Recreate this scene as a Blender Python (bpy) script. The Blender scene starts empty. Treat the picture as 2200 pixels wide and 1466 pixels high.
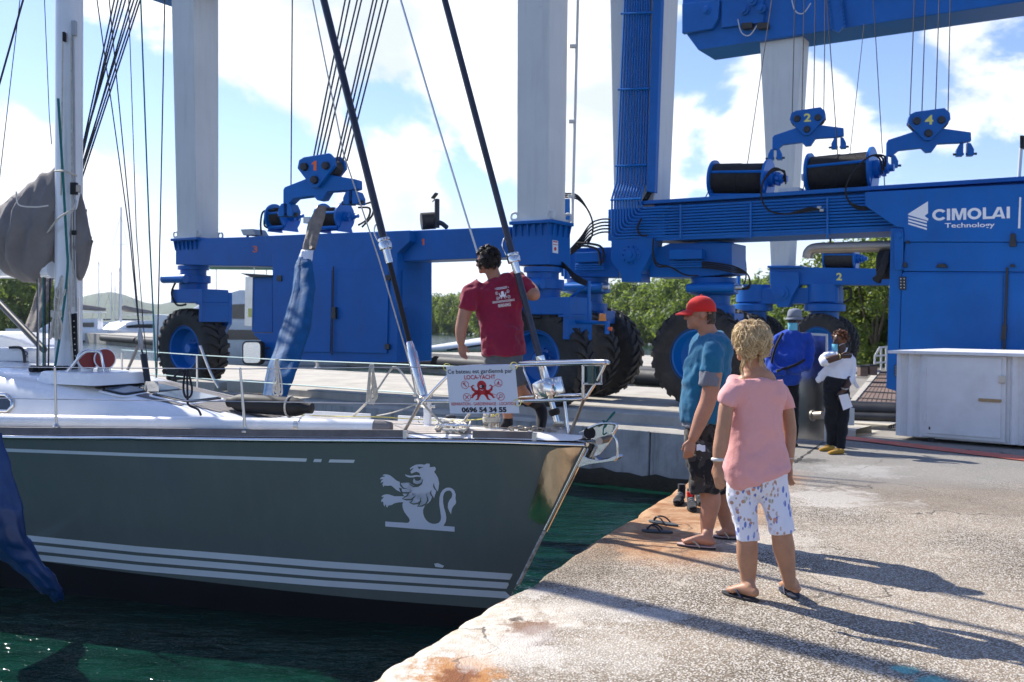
import bpy, bmesh, math, random
from mathutils import Vector, Matrix, noise
from mathutils.bvhtree import BVHTree
from mathutils.geometry import tessellate_polygon
random.seed(7)
R = math.radians
V = Vector
C = bpy.context.scene.collection
sc = bpy.context.scene

# ------------------------------------------------------------------ camera
FPX = 2139.0
EYE = V((0, 0, 1.62))
PITCH, ROLL = math.atan(38 / FPX), 0.010
cam_d = bpy.data.cameras.new('camera')
cam = bpy.data.objects.new('camera', cam_d)
C.objects.link(cam)
cam_d.sensor_width = 36
cam_d.lens = 36 * FPX / 2200
cam_d.clip_start, cam_d.clip_end = 0.05, 9000
CM = Matrix.Rotation(R(90) - PITCH, 4, 'X') @ Matrix.Rotation(ROLL, 4, 'Z')
cam.matrix_world = Matrix.Translation(EYE) @ CM
cam_d.dof.use_dof = True
cam_d.dof.focus_distance = 7.6
cam_d.dof.aperture_fstop = 4.0
sc.camera = cam
CR = CM.to_3x3()

def ray(px, py):
    return (CR @ V(((px - 1100) / FPX, -(py - 733) / FPX, -1))).normalized()
def P(px, py, d):
    r = ray(px, py)
    return EYE + r * (d / r.y)
def G(px, py, z=0.0):
    r = ray(px, py)
    return EYE + r * ((z - EYE.z) / r.z)
def pix(p):
    q = CR.transposed() @ (V(p) - EYE)
    return (1100 + FPX * q.x / -q.z, 733 - FPX * q.y / -q.z)

# ------------------------------------------------------------------ light
SUN_EL = 43.0
SHADOW = V((0.735, -0.678, 0)).normalized()
sd = bpy.data.lights.new('sun', 'SUN')
sd.energy = 4.5
sd.angle = R(0.53)
sd.color = (1.0, 0.95, 0.87)
so = bpy.data.objects.new('sun', sd)
C.objects.link(so)
sdir = (SHADOW * math.cos(R(SUN_EL)) + V((0, 0, -math.sin(R(SUN_EL))))).normalized()
so.rotation_euler = sdir.to_track_quat('-Z', 'Y').to_euler()
so.location = (-20, 30, 40)

world = bpy.data.worlds.new('World')
sc.world = world
world.use_nodes = True
wn, wl = world.node_tree.nodes, world.node_tree.links
wn.clear()
def W_(t, **k):
    n = wn.new(t)
    for a, b in k.items(): setattr(n, a, b)
    return n
sky = W_('ShaderNodeTexSky', sky_type='NISHITA', sun_disc=False)
sky.sun_elevation = R(SUN_EL)
sky.sun_rotation = math.atan2(-SHADOW.x, -SHADOW.y)
sky.air_density, sky.dust_density, sky.ozone_density = 1.0, 0.25, 2.5
tc = W_('ShaderNodeTexCoord')
mp = W_('ShaderNodeMapping')
mp.inputs['Scale'].default_value = (1.0, 1.0, 1.55)
wl.new(tc.outputs['Generated'], mp.inputs['Vector'])
nz = W_('ShaderNodeTexNoise')
nz.inputs['Scale'].default_value = 4.3
nz.inputs['Detail'].default_value = 11
nz.inputs['Roughness'].default_value = 0.57
nz.inputs['Distortion'].default_value = 0.25
wl.new(mp.outputs[0], nz.inputs['Vector'])
acc = nz.outputs['Fac']
# (photo pixel aimed at, angular radius in px, strength): the cumulus heaps and the blue gaps between them
BLOBS = [(150, 120, 420, .12), (60, 420, 260, .10), (650, 130, 330, .15), (800, 60, 280, .10), (300, 560, 300, .05), (1280, 330, 230, .16), (960, 330, 150, .08),
         (1560, 290, 240, .16), (1900, 120, 330, .10), (2180, 160, 190, .13), (1050, 130, 260, .12), (820, 440, 170, .09), (1780, 320, 170, .07), (2050, 260, 150, .06),
         (520, 400, 190, -.14), (930, 250, 150, -.08), (1500, 160, 110, -.15), (2000, 350, 200, -.15), (300, 260, 190, -.13), (860, 260, 130, -.10), (1480, 330, 60, -.10), (1950, 215, 110, -.08), (1820, 90, 60, -.05)]
for bx, by, br, amp in BLOBS:
    c = ray(bx, by)
    dt = W_('ShaderNodeVectorMath', operation='DOT_PRODUCT')
    nrm = W_('ShaderNodeVectorMath', operation='NORMALIZE')
    wl.new(tc.outputs['Generated'], nrm.inputs[0])
    wl.new(nrm.outputs[0], dt.inputs[0])
    dt.inputs[1].default_value = c
    mr = W_('ShaderNodeMapRange', interpolation_type='SMOOTHSTEP')
    mr.inputs['From Min'].default_value = math.cos(br * 1.25 / FPX)
    mr.inputs['From Max'].default_value = 1.0
    mr.inputs['To Min'].default_value = 0
    mr.inputs['To Max'].default_value = amp
    wl.new(dt.outputs['Value'], mr.inputs['Value'])
    ad = W_('ShaderNodeMath', operation='ADD')
    wl.new(acc, ad.inputs[0]); wl.new(mr.outputs[0], ad.inputs[1])
    acc = ad.outputs[0]
cm = W_('ShaderNodeMapRange', interpolation_type='SMOOTHSTEP')
cm.inputs['From Min'].default_value = 0.59
cm.inputs['From Max'].default_value = 0.675
wl.new(acc, cm.inputs['Value'])
nz2 = W_('ShaderNodeTexNoise')
nz2.inputs['Scale'].default_value = 7.0
nz2.inputs['Detail'].default_value = 8
wl.new(mp.outputs[0], nz2.inputs['Vector'])
cr = W_('ShaderNodeValToRGB')
cr.color_ramp.elements[0].position = 0.36
cr.color_ramp.elements[0].color = (3.9, 4.3, 5.0, 1)
cr.color_ramp.elements[1].position = 0.64
cr.color_ramp.elements[1].color = (6.9, 7.0, 7.1, 1)
wl.new(nz2.outputs['Fac'], cr.inputs['Fac'])
mx = W_('ShaderNodeMix', data_type='RGBA')
wl.new(cm.outputs[0], mx.inputs['Factor'])
hsv = W_('ShaderNodeHueSaturation')
hsv.inputs['Saturation'].default_value = 1.06
hsv.inputs['Value'].default_value = 0.86
tn = W_('ShaderNodeMix', data_type='RGBA', blend_type='MULTIPLY'); tn.inputs['Factor'].default_value = 1.0
wl.new(sky.outputs['Color'], tn.inputs['A']); tn.inputs['B'].default_value = (0.95, 0.90, 1.04, 1)
wl.new(tn.outputs['Result'], hsv.inputs['Color'])
# thin bright veil low over the horizon
sx = W_('ShaderNodeSeparateXYZ'); wl.new(tc.outputs['Generated'], sx.inputs[0])
hz = W_('ShaderNodeMapRange', interpolation_type='SMOOTHSTEP')
hz.inputs['From Min'].default_value = 0.13; hz.inputs['From Max'].default_value = -0.02
hz.inputs['To Min'].default_value = 0.0; hz.inputs['To Max'].default_value = 0.85
wl.new(sx.outputs['Z'], hz.inputs['Value'])
hm = W_('ShaderNodeMix', data_type='RGBA'); wl.new(hz.outputs[0], hm.inputs['Factor']); wl.new(hsv.outputs[0], hm.inputs['A'])
hm.inputs['B'].default_value = (5.2, 5.8, 6.6, 1)
wl.new(hm.outputs['Result'], mx.inputs['A'])
wl.new(cr.outputs['Color'], mx.inputs['B'])
bg = W_('ShaderNodeBackground')
bg.inputs['Strength'].default_value = 0.128
wl.new(mx.outputs['Result'], bg.inputs['Color'])
wo = W_('ShaderNodeOutputWorld')
wl.new(bg.outputs[0], wo.inputs['Surface'])
sc.view_settings.view_transform = 'Standard'
sc.view_settings.look = 'None'
sc.view_settings.exposure = 0.82
sc.view_settings.gamma = 1
sc.view_settings.use_curve_mapping = False
try:
    sc.cycles.max_bounces = 6
    sc.cycles.use_denoising = True
except Exception:
    pass

# ------------------------------------------------------------------ mesh helpers
class MB:
    def __init__(s): s.v, s.f = [], []
    def add(s, vs, fs):
        o = len(s.v)
        s.v += [V(p) for p in vs]
        s.f += [tuple(i + o for i in f) for f in fs]
        return s
    def obox(s, c, a, b, d):
        c, a, b, d = V(c), V(a), V(b), V(d)
        vs = [c + a * i + b * j + d * k for k in (-1, 1) for j in (-1, 1) for i in (-1, 1)]
        fs = [(0, 2, 3, 1), (4, 5, 7, 6), (0, 1, 5, 4), (2, 6, 7, 3), (0, 4, 6, 2), (1, 3, 7, 5)]
        if a.cross(b).dot(d) < 0: fs = [f[::-1] for f in fs]
        return s.add(vs, fs)
    def box(s, c, sx, sy, sz):
        return s.obox(c, (sx / 2, 0, 0), (0, sy / 2, 0), (0, 0, sz / 2))
    def prism(s, poly, ext):
        n = len(poly); poly = [V(p) for p in poly]; ext = V(ext)
        nrm = V((0, 0, 0))
        for i in range(n): nrm += poly[i].cross(poly[(i + 1) % n])
        if nrm.dot(ext) > 0: poly = poly[::-1]
        vs = poly + [p + ext for p in poly]
        fs = [tuple(range(n)), tuple(range(2 * n - 1, n - 1, -1))]
        fs += [(i, i + n, (i + 1) % n + n, (i + 1) % n) for i in range(n)]
        return s.add(vs, fs)
    def tube(s, pts, r, n=8, closed=False, cap=True):
        pts = [V(p) for p in pts]
        m = len(pts)
        rs = r if isinstance(r, (list, tuple)) else [r] * m
        t0 = (pts[1] - pts[0]).normalized()
        ref = V((0, 0, 1)) if abs(t0.z) < .9 else V((1, 0, 0))
        x = t0.cross(ref).normalized()
        vs, fs = [], []
        for i, p in enumerate(pts):
            if closed: t = (pts[(i + 1) % m] - pts[i - 1]).normalized()
            else: t = (pts[min(i + 1, m - 1)] - pts[max(i - 1, 0)]).normalized()
            x = (x - t * x.dot(t))
            x = x.normalized() if x.length > 1e-6 else t.orthogonal().normalized()
            y = t.cross(x)
            for k in range(n):
                a = 2 * math.pi * k / n
                vs.append(p + (x * math.cos(a) + y * math.sin(a)) * rs[i])
        for i in range(m if closed else m - 1):
            j = (i + 1) % m
            for k in range(n):
                l = (k + 1) % n
                fs.append((i * n + k, i * n + l, j * n + l, j * n + k))
        if cap and not closed:
            fs.append(tuple(range(n - 1, -1, -1)))
            fs.append(tuple(range((m - 1) * n, m * n)))
        return s.add(vs, fs)
    def cyl(s, a, b, r, r2=None, n=16):
        return s.tube([a, b], [r, r if r2 is None else r2], n)
    def lathe(s, prof, o, ax, n=24, cap=True):
        o, ax = V(o), V(ax).normalized()
        x = ax.orthogonal().normalized(); y = ax.cross(x)
        vs, fs = [], []
        m = len(prof)
        for r, h in prof:
            for k in range(n):
                a = 2 * math.pi * k / n
                vs.append(o + ax * h + (x * math.cos(a) + y * math.sin(a)) * max(r, 1e-4))
        for i in range(m - 1):
            for k in range(n):
                l = (k + 1) % n
                fs.append((i * n + k, i * n + l, (i + 1) * n + l, (i + 1) * n + k))
        if cap:
            fs.append(tuple(range(n - 1, -1, -1))); fs.append(tuple(range((m - 1) * n, m * n)))
        return s.add(vs, fs)
    def ball(s, c, rx, ry=None, rz=None, n=12, axes=None):
        ry = rx if ry is None else ry; rz = rx if rz is None else rz
        A = axes or (V((1, 0, 0)), V((0, 1, 0)), V((0, 0, 1)))
        c = V(c); vs = [c - A[2] * rz]; fs = []
        h = n // 2
        for i in range(1, h):
            t = math.pi * i / h
            for k in range(n):
                a = 2 * math.pi * k / n
                vs.append(c + A[0] * rx * math.sin(t) * math.cos(a) + A[1] * ry * math.sin(t) * math.sin(a) - A[2] * rz * math.cos(t))
        vs.append(c + A[2] * rz); top = len(vs) - 1
        for k in range(n):
            l = (k + 1) % n
            fs.append((0, 1 + l, 1 + k))
            for i in range(h - 2):
                fs.append((1 + i * n + k, 1 + i * n + l, 1 + (i + 1) * n + l, 1 + (i + 1) * n + k))
            fs.append((1 + (h - 2) * n + k, 1 + (h - 2) * n + l, top))
        return s.add(vs, fs)
    def rings(s, rings, cap=True):
        n = len(rings[0]); vs = [p for r in rings for p in r]; fs = []
        for i in range(len(rings) - 1):
            for k in range(n):
                l = (k + 1) % n
                fs.append((i * n + k, i * n + l, (i + 1) * n + l, (i + 1) * n + k))
        if cap:
            fs.append(tuple(range(n - 1, -1, -1))); fs.append(tuple(range((len(rings) - 1) * n, len(rings) * n)))
        return s.add(vs, fs)
    def grid(s, rows):
        n = len(rows[0]); vs = [p for r in rows for p in r]; fs = []
        for i in range(len(rows) - 1):
            for k in range(n - 1):
                fs.append((i * n + k, i * n + k + 1, (i + 1) * n + k + 1, (i + 1) * n + k))
        return s.add(vs, fs)
    def build(s, name, m, parent=None, smooth=None, bevel=0, kind=None, fix=False):
        me = bpy.data.meshes.new(name)
        off = root_loc(parent)
        me.from_pydata([p - off for p in s.v], [], s.f)
        me.update()
        if fix:
            bm = bmesh.new(); bm.from_mesh(me)
            bmesh.ops.recalc_face_normals(bm, faces=bm.faces[:]); bm.to_mesh(me); bm.free()
        if smooth is not None:
            me.shade_smooth()
            if smooth < 180: me.set_sharp_from_angle(angle=R(smooth))
        if m is not None: me.materials.append(m)
        o = bpy.data.objects.new(name, me)
        C.objects.link(o)
        if parent is not None: o.parent = parent
        if kind: o['kind'] = kind
        if bevel:
            b = o.modifiers.new('edge', 'BEVEL'); b.width = bevel; b.segments = 2; b.limit_method = 'ANGLE'; b.angle_limit = R(40)
            b.harden_normals = False
        return o
def root_loc(o):
    t = V((0, 0, 0))
    while o is not None:
        t = t + o.location; o = o.parent
    return t
def tag(o, label, cat, group=None):
    o['label'] = label; o['category'] = cat
    if group: o['group'] = group
    return o
def thing(name, label, cat, loc=(0, 0, 0), group=None):
    o = bpy.data.objects.new(name, None)
    C.objects.link(o)
    o.location = loc
    o.empty_display_size = 0.2
    return tag(o, label, cat, group)
def dup(root, delta=(0, 0, 0), label=None, group=None):
    r = root.copy(); C.objects.link(r); r.location = root.location + V(delta)
    if label: r['label'] = label
    if group: r['group'] = group
    for ch in list(root.children):
        c = ch.copy(); C.objects.link(c); c.parent = r
        for g in list(ch.children):
            d = g.copy(); C.objects.link(d); d.parent = c
    return r
def bez(pts, n=8):
    """Catmull-Rom through the points."""
    pts = [V(p) for p in pts]; out = []
    for i in range(len(pts) - 1):
        p0, p1, p2, p3 = pts[max(i - 1, 0)], pts[i], pts[i + 1], pts[min(i + 2, len(pts) - 1)]
        for k in range(n):
            t = k / n
            out.append(.5 * ((2 * p1) + (p2 - p0) * t + (2 * p0 - 5 * p1 + 4 * p2 - p3) * t * t + (3 * p1 - p0 - 3 * p2 + p3) * t ** 3))
    out.append(pts[-1])
    return out
def lerp(a, b, t): return a + (b - a) * t
def interp(tab, x):
    if x <= tab[0][0]: return tab[0][1]
    for (x0, y0), (x1, y1) in zip(tab, tab[1:]):
        if x <= x1:
            return y0 + (y1 - y0) * (x - x0) / (x1 - x0)
    return tab[-1][1]

# flat print: 2-D shapes that are mapped onto a surface afterwards
_tcache = {}
def text2d(s, bold=0.0):
    """Text as 2-D triangles, height of a capital = 1, starting at x = 0."""
    k = (s, bold)
    if k in _tcache: return _tcache[k]
    cu = bpy.data.curves.new('t', 'FONT'); cu.body = s; cu.size = 1.0; cu.offset = bold
    cu.resolution_u = 4
    ob = bpy.data.objects.new('t', cu); C.objects.link(ob)
    dg = bpy.context.evaluated_depsgraph_get()
    me = ob.evaluated_get(dg).to_mesh()
    vs = [(v.co.x, v.co.y) for v in me.vertices]
    fs = [tuple(p.vertices) for p in me.polygons]
    ob.evaluated_get(dg).to_mesh_clear()
    bpy.data.objects.remove(ob); bpy.data.curves.remove(cu)
    x0 = min(v[0] for v in vs); x1 = max(v[0] for v in vs)
    sc_ = 1 / 0.7
    vs = [((x - x0) * sc_, y * sc_) for x, y in vs]
    _tcache[k] = (vs, fs, (x1 - x0) * sc_)
    return _tcache[k]
class Flat:
    def __init__(s): s.v, s.f = [], []
    def tri(s, vs, fs):
        o = len(s.v); s.v += [tuple(p) for p in vs]; s.f += [tuple(i + o for i in f) for f in fs]; return s
    def poly(s, pts):
        t = tessellate_polygon([[V((x, y, 0)) for x, y in pts]])
        return s.tri(pts, t)
    def stroke(s, pts, w):
        pts = [V((x, y)) for x, y in pts]; m = len(pts)
        ws = w if isinstance(w, (list, tuple)) else [w] * m
        vs, fs = [], []
        for i, p in enumerate(pts):
            t = pts[min(i + 1, m - 1)] - pts[max(i - 1, 0)]
            t = t.normalized() if t.length else V((1, 0))
            nn = V((-t.y, t.x)) * ws[i] / 2
            vs += [p + nn, p - nn]
        fs = [(2 * i, 2 * i + 1, 2 * i + 3, 2 * i + 2) for i in range(m - 1)]
        return s.tri(vs, fs)
    def disc(s, x, y, rx, ry=None, n=20):
        ry = rx if ry is None else ry
        return s.tri([(x + rx * math.cos(2 * math.pi * k / n), y + ry * math.sin(2 * math.pi * k / n)) for k in range(n)], [tuple(range(n))])
    def ring(s, x, y, r, w, n=24):
        vs = []
        for k in range(n):
            c, d = math.cos(2 * math.pi * k / n), math.sin(2 * math.pi * k / n)
            vs += [(x + r * c, y + r * d), (x + (r - w) * c, y + (r - w) * d)]
        return s.tri(vs, [(2 * k, 2 * k + 1, (2 * k + 3) % (2 * n), (2 * k + 2) % (2 * n)) for k in range(n)])
    def text(s, t, x0, x1, ybase, cap, bold=0.0, up=1):
        vs, fs, w = text2d(t, bold)
        k = (x1 - x0) / w
        return s.tri([(x0 + x * k, ybase + up * y * cap) for x, y in vs], fs)
    def build(s, name, m, fn, parent=None, cut=0):
        bm = bmesh.new()
        vs = [bm.verts.new((x, y, 0)) for x, y in s.v]
        for f in s.f:
            try: bm.faces.new([vs[i] for i in f])
            except ValueError: pass
        if cut:
            bmesh.ops.triangulate(bm, faces=bm.faces[:])
            for _ in range(5):
                es = [e for e in bm.edges if e.calc_length() > cut]
                if not es: break
                bmesh.ops.subdivide_edges(bm, edges=es, cuts=1)
                bmesh.ops.triangulate(bm, faces=bm.faces[:])
        off = root_loc(parent)
        for v in bm.verts: v.co = fn(v.co.x, v.co.y) - off
        me = bpy.data.meshes.new(name); bm.to_mesh(me); bm.free()
        me.materials.append(m)
        o = bpy.data.objects.new(name, me); C.objects.link(o)
        if parent is not None: o.parent = parent
        return o

# ------------------------------------------------------------------ materials
def srgb(r, g, b):
    return tuple(((c / 255) / 12.92 if c / 255 < .04045 else ((c / 255 + .055) / 1.055) ** 2.4) for c in (r, g, b))
def mat(name, col, rough=.5, metal=0.0, var=.12, vscale=3.0, bump=0.0, bscale=30.0, dirt=None, damt=.4, dscale=1.5, streak=False, coat=0.0, spec=.5, trans=0.0, chips=None):
    m = bpy.data.materials.new(name); m.use_nodes = True
    nt = m.node_tree; n, l = nt.nodes, nt.links
    b = n['Principled BSDF']
    b.inputs['Roughness'].default_value = rough
    b.inputs['Metallic'].default_value = metal
    b.inputs['Specular IOR Level'].default_value = spec
    b.inputs['Coat Weight'].default_value = coat
    b.inputs['Transmission Weight'].default_value = trans
    t = n.new('ShaderNodeTexCoord')
    out = None
    c3 = V(col)
    if var or dirt:
        nx = n.new('ShaderNodeTexNoise'); nx.inputs['Scale'].default_value = vscale; nx.inputs['Detail'].default_value = 7
        nx.inputs['Roughness'].default_value = .62
        l.new(t.outputs['Object'], nx.inputs['Vector'])
        rp = n.new('ShaderNodeValToRGB')
        rp.color_ramp.elements[0].position = .3; rp.color_ramp.elements[1].position = .7
        rp.color_ramp.elements[0].color = (*(c3 * (1 - var)), 1); rp.color_ramp.elements[1].color = (*[min(1, x * (1 + var)) for x in c3], 1)
        l.new(nx.outputs['Fac'], rp.inputs['Fac'])
        out = rp.outputs['Color']
        rr = n.new('ShaderNodeMapRange')
        rr.inputs['To Min'].default_value = max(0.0, rough - .08); rr.inputs['To Max'].default_value = min(1, rough + .1)
        l.new(nx.outputs['Fac'], rr.inputs['Value']); l.new(rr.outputs[0], b.inputs['Roughness'])
    if dirt:
        mp_ = n.new('ShaderNodeMapping'); l.new(t.outputs['Object'], mp_.inputs['Vector'])
        if streak: mp_.inputs['Scale'].default_value = (6, 6, .5)
        n2 = n.new('ShaderNodeTexNoise'); n2.inputs['Scale'].default_value = dscale; n2.inputs['Detail'].default_value = 9; n2.inputs['Roughness'].default_value = .68
        l.new(mp_.outputs[0], n2.inputs['Vector'])
        mr_ = n.new('ShaderNodeMapRange'); mr_.inputs['From Min'].default_value = .5; mr_.inputs['From Max'].default_value = .75; mr_.inputs['To Max'].default_value = damt
        l.new(n2.outputs['Fac'], mr_.inputs['Value'])
        mm = n.new('ShaderNodeMix'); mm.data_type = 'RGBA'; l.new(mr_.outputs[0], mm.inputs['Factor'])
        l.new(out, mm.inputs['A']); mm.inputs['B'].default_value = (*dirt, 1)
        out = mm.outputs['Result']
    if chips:
        n4 = n.new('ShaderNodeTexNoise'); n4.inputs['Scale'].default_value = 9; n4.inputs['Detail'].default_value = 8; n4.inputs['Roughness'].default_value = .75
        l.new(t.outputs['Object'], n4.inputs['Vector'])
        m4 = n.new('ShaderNodeMapRange'); m4.inputs['From Min'].default_value = .665; m4.inputs['From Max'].default_value = .70; m4.inputs['To Max'].default_value = .75
        l.new(n4.outputs['Fac'], m4.inputs['Value'])
        k4 = n.new('ShaderNodeMix'); k4.data_type = 'RGBA'; l.new(m4.outputs[0], k4.inputs['Factor']); l.new(out, k4.inputs['A']); k4.inputs['B'].default_value = (*chips, 1)
        out = k4.outputs['Result']
    if out is not None: l.new(out, b.inputs['Base Color'])
    else: b.inputs['Base Color'].default_value = (*col, 1)
    if bump:
        n3 = n.new('ShaderNodeTexNoise'); n3.inputs['Scale'].default_value = bscale; n3.inputs['Detail'].default_value = 5
        l.new(t.outputs['Object'], n3.inputs['Vector'])
        bp = n.new('ShaderNodeBump'); bp.inputs['Strength'].default_value = bump; bp.inputs['Distance'].default_value = .02
        l.new(n3.outputs['Fac'], bp.inputs['Height']); l.new(bp.outputs[0], b.inputs['Normal'])
    return m
M = {}
M['blue'] = mat('blue_paint', (.001, .112, .40), .40, var=.14, vscale=1.2, dirt=(.03, .10, .26), damt=.35, dscale=2.2, streak=True, bump=.03, bscale=5, spec=.28, chips=(.02, .03, .07))
M['blue_pipe'] = mat('blue_pipe_paint', (.001, .130, .44), .32, var=.10, vscale=2, spec=.35)
M['white_steel'] = mat('white_steel', (.62, .62, .59), .45, var=.07, vscale=.7, dirt=(.22, .19, .15), damt=.20, dscale=1.2, streak=True, bump=.03, bscale=2, chips=(.20, .16, .12))
M['white'] = mat('white_gelcoat', (.80, .80, .79), .25, var=.03, coat=.3, dirt=(.5, .49, .46), damt=.25, dscale=2)
M['white_rough'] = mat('white_painted_sheet', (.74, .74, .73), .5, var=.05, dirt=(.30, .25, .19), damt=.22, dscale=2.2, bump=.05, bscale=10, chips=(.34, .26, .18))
M['black'] = mat('black_rubber', (.012, .012, .013), .62, var=.3, spec=.35)
M['tyre'] = mat('tyre_rubber', (.022, .021, .020), .75, var=.35, vscale=4, dirt=(.10, .09, .075), damt=.55, dscale=3, bump=.12, bscale=25)
M['cable'] = mat('steel_cable', (.03, .03, .032), .5, metal=.3, var=.2)
M['drum_rope'] = mat('greased_wire_rope', (.035, .031, .027), .6, metal=.2, var=.4, vscale=8)
M['chrome'] = mat('polished_steel', (.72, .70, .67), .11, metal=1.0, var=.05)
M['steel'] = mat('brushed_steel', (.56, .55, .53), .30, metal=1.0, var=.12, vscale=6, dirt=(.3, .22, .14), damt=.3)
M['grey_metal'] = mat('grey_metal', (.34, .35, .36), .45, metal=.4, var=.12)
M['dark_metal'] = mat('dark_metal', (.035, .036, .04), .4, metal=.5, var=.2)
M['carbon'] = mat('dark_foil', (.020, .024, .045), .30, metal=.2, var=.2, dirt=(.2, .2, .2), damt=.15, dscale=6)
M['orange'] = mat('orange_paint', (.80, .14, .03), .5, var=.1)
M['yellow'] = mat('yellow_paint', (.80, .72, .16), .5, var=.08)
M['logo_white'] = mat('white_lettering', (.80, .81, .82), .45, var=.03)
M['red_print'] = mat('red_print', (.50, .012, .016), .5, var=.04)
M['black_print'] = mat('black_print', (.015, .014, .02), .5, var=.04)
M['alu'] = mat('aluminium_spar', (.70, .71, .72), .38, metal=.15, var=.05, dirt=(.4, .4, .4), damt=.25, streak=True, dscale=2)
M['rope'] = mat('rope', (.55, .52, .45), .8, var=.2, vscale=30, bump=.5, bscale=120)
M['rope_dark'] = mat('dark_rope', (.02, .018, .026), .8, var=.25, vscale=30)
M['rope_green'] = mat('green_rope', (.012, .15, .14), .75, var=.2, vscale=30)
M['rope_yellow'] = mat('yellow_line', (.62, .55, .12), .7, var=.15)
M['glass'] = mat('smoked_glass', (.015, .02, .028), .08, var=.05, coat=.4)
M['grey_glass'] = mat('hatch_acrylic', (.10, .14, .19), .12, var=.15, vscale=2, coat=.5, dirt=(.4, .42, .44), damt=.3, dscale=3)
# ------------------------------------------------------------------ setting: water, quay, piers, hills
def nodes(m): return m.node_tree.nodes, m.node_tree.links
def node_math(n, l, op, a, b=None, clamp=False):
    q = n.new('ShaderNodeMath'); q.operation = op; q.use_clamp = clamp
    for i, x in enumerate((a, b)):
        if x is None: continue
        if isinstance(x, (int, float)): q.inputs[i].default_value = x
        else: l.new(x, q.inputs[i])
    return q.outputs[0]
def node_map(n, l, x, a, b, c=0.0, d=1.0):
    q = n.new('ShaderNodeMapRange'); q.interpolation_type = 'SMOOTHSTEP'
    for nm, v_ in (('From Min', a), ('From Max', b), ('To Min', c), ('To Max', d)): q.inputs[nm].default_value = v_
    l.new(x, q.inputs['Value']); return q.outputs[0]
def node_mix(n, l, f, a, b, mode='MIX'):
    q = n.new('ShaderNodeMix'); q.data_type = 'RGBA'; q.blend_type = mode
    for nm, x in (('Factor', f), ('A', a), ('B', b)):
        if isinstance(x, (int, float)): q.inputs[nm].default_value = x
        elif isinstance(x, tuple): q.inputs[nm].default_value = (*x[:3], 1)
        else: l.new(x, q.inputs[nm])
    return q.outputs['Result']
def node_noise(n, l, vec, scale, detail=6, rough=.6, dist=0.0):
    q = n.new('ShaderNodeTexNoise'); q.inputs['Scale'].default_value = scale; q.inputs['Detail'].default_value = detail
    q.inputs['Roughness'].default_value = rough; q.inputs['Distortion'].default_value = dist
    l.new(vec, q.inputs['Vector']); return q.outputs['Fac']

ZW = -1.03
ORD = 'first second third fourth fifth sixth seventh eighth ninth tenth eleventh twelfth thirteenth fourteenth fifteenth sixteenth seventeenth eighteenth nineteenth twentieth twenty-first twenty-second twenty-third twenty-fourth twenty-fifth'.split()
# water
mw = bpy.data.materials.new('harbour_water'); mw.use_nodes = True
n, l = nodes(mw); b = n['Principled BSDF']
b.inputs['Base Color'].default_value = (.0025, .024, .017, 1)
b.inputs['Roughness'].default_value = .06
b.inputs['IOR'].default_value = 1.33
b.inputs['Specular IOR Level'].default_value = .5
t = n.new('ShaderNodeTexCoord')
m1 = n.new('ShaderNodeMapping'); m1.inputs['Rotation'].default_value = (0, 0, R(24)); m1.inputs['Scale'].default_value = (1, 2.3, 1)
l.new(t.outputs['Object'], m1.inputs['Vector'])
h1 = node_noise(n, l, m1.outputs[0], 1.5, 4, .5, .6)
h2 = node_noise(n, l, m1.outputs[0], 6.0, 3, .5, .4)
hs = node_math(n, l, 'ADD', node_math(n, l, 'MULTIPLY', h1, 1.0), node_math(n, l, 'MULTIPLY', h2, .28))
bp = n.new('ShaderNodeBump'); bp.inputs['Strength'].default_value = 1.0; bp.inputs['Distance'].default_value = .075
l.new(hs, bp.inputs['Height']); l.new(bp.outputs[0], b.inputs['Normal'])
tint = node_mix(n, l, node_map(n, l, h1, .35, .65), (.0016, .018, .012), (.0032, .033, .022))
l.new(tint, b.inputs['Base Color'])
mb = MB()
mb.add([(-5000, -300, ZW), (5000, -300, ZW), (5000, 7000, ZW), (-5000, 7000, ZW)], [(0, 1, 2, 3)])
mb.build('water', mw, kind='structure')

# quay: the concrete we stand on. Its slip edge is a ragged line.
E0, E1 = G(700, 1504, 0), G(1480, 1028, 0)
ed = (E1 - E0).normalized()
en = V((ed.y, -ed.x, 0))                    # into the land
E_start = E0 - ed * 9
OFFS = [0, .015, .04, .08, .14, .22, .35, .55, .9, 1.5, 2.5, 4, 7, 12, 25, 60, 160]
def edge_wob(s):
    w = .055 * noise.noise((s * 1.1, 3.1, 0)) + .03 * noise.noise((s * 4.3, 7.7, 0)) + .014 * noise.noise((s * 17, 1.7, 0)) + .006 * noise.noise((s * 53, 2.7, 0))
    return w
rows = []; NS = 1100; LEN = 190.0
ss = []
s_ = 0.0
while s_ < LEN:
    ss.append(s_)
    s_ += .03 if s_ < 26 else (.5 if s_ < 60 else 6)
verts, dist = [], []
for s_ in ss:
    near = 1.0 if s_ < 26 else 0.0
    row = []
    for k, o_ in enumerate(OFFS):
        fade = max(0, 1 - o_ / .9)
        p = E_start + ed * s_ + en * (o_ + edge_wob(s_) * fade * near)
        z = 0.0
        if near:
            chip = max(0, noise.noise((s_ * 2.1, o_ * 2, 9.0)) + .15) * .05 + .012 * abs(noise.noise((s_ * 11, o_ * 14, 4)))
            z -= (.055 + chip) * max(0, 1 - o_ / .09) ** 1.6 + chip * .5 * max(0, 1 - o_ / .55)
            z += .006 * noise.noise((p.x * 1.7, p.y * 1.7, 2)) * min(1, o_ * 2) * (1 if o_ < 20 else 0)
        row.append((p.x, p.y, z))
    rows.append(row)
mb = MB().grid(rows)
wall = MB()
wr = []
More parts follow.
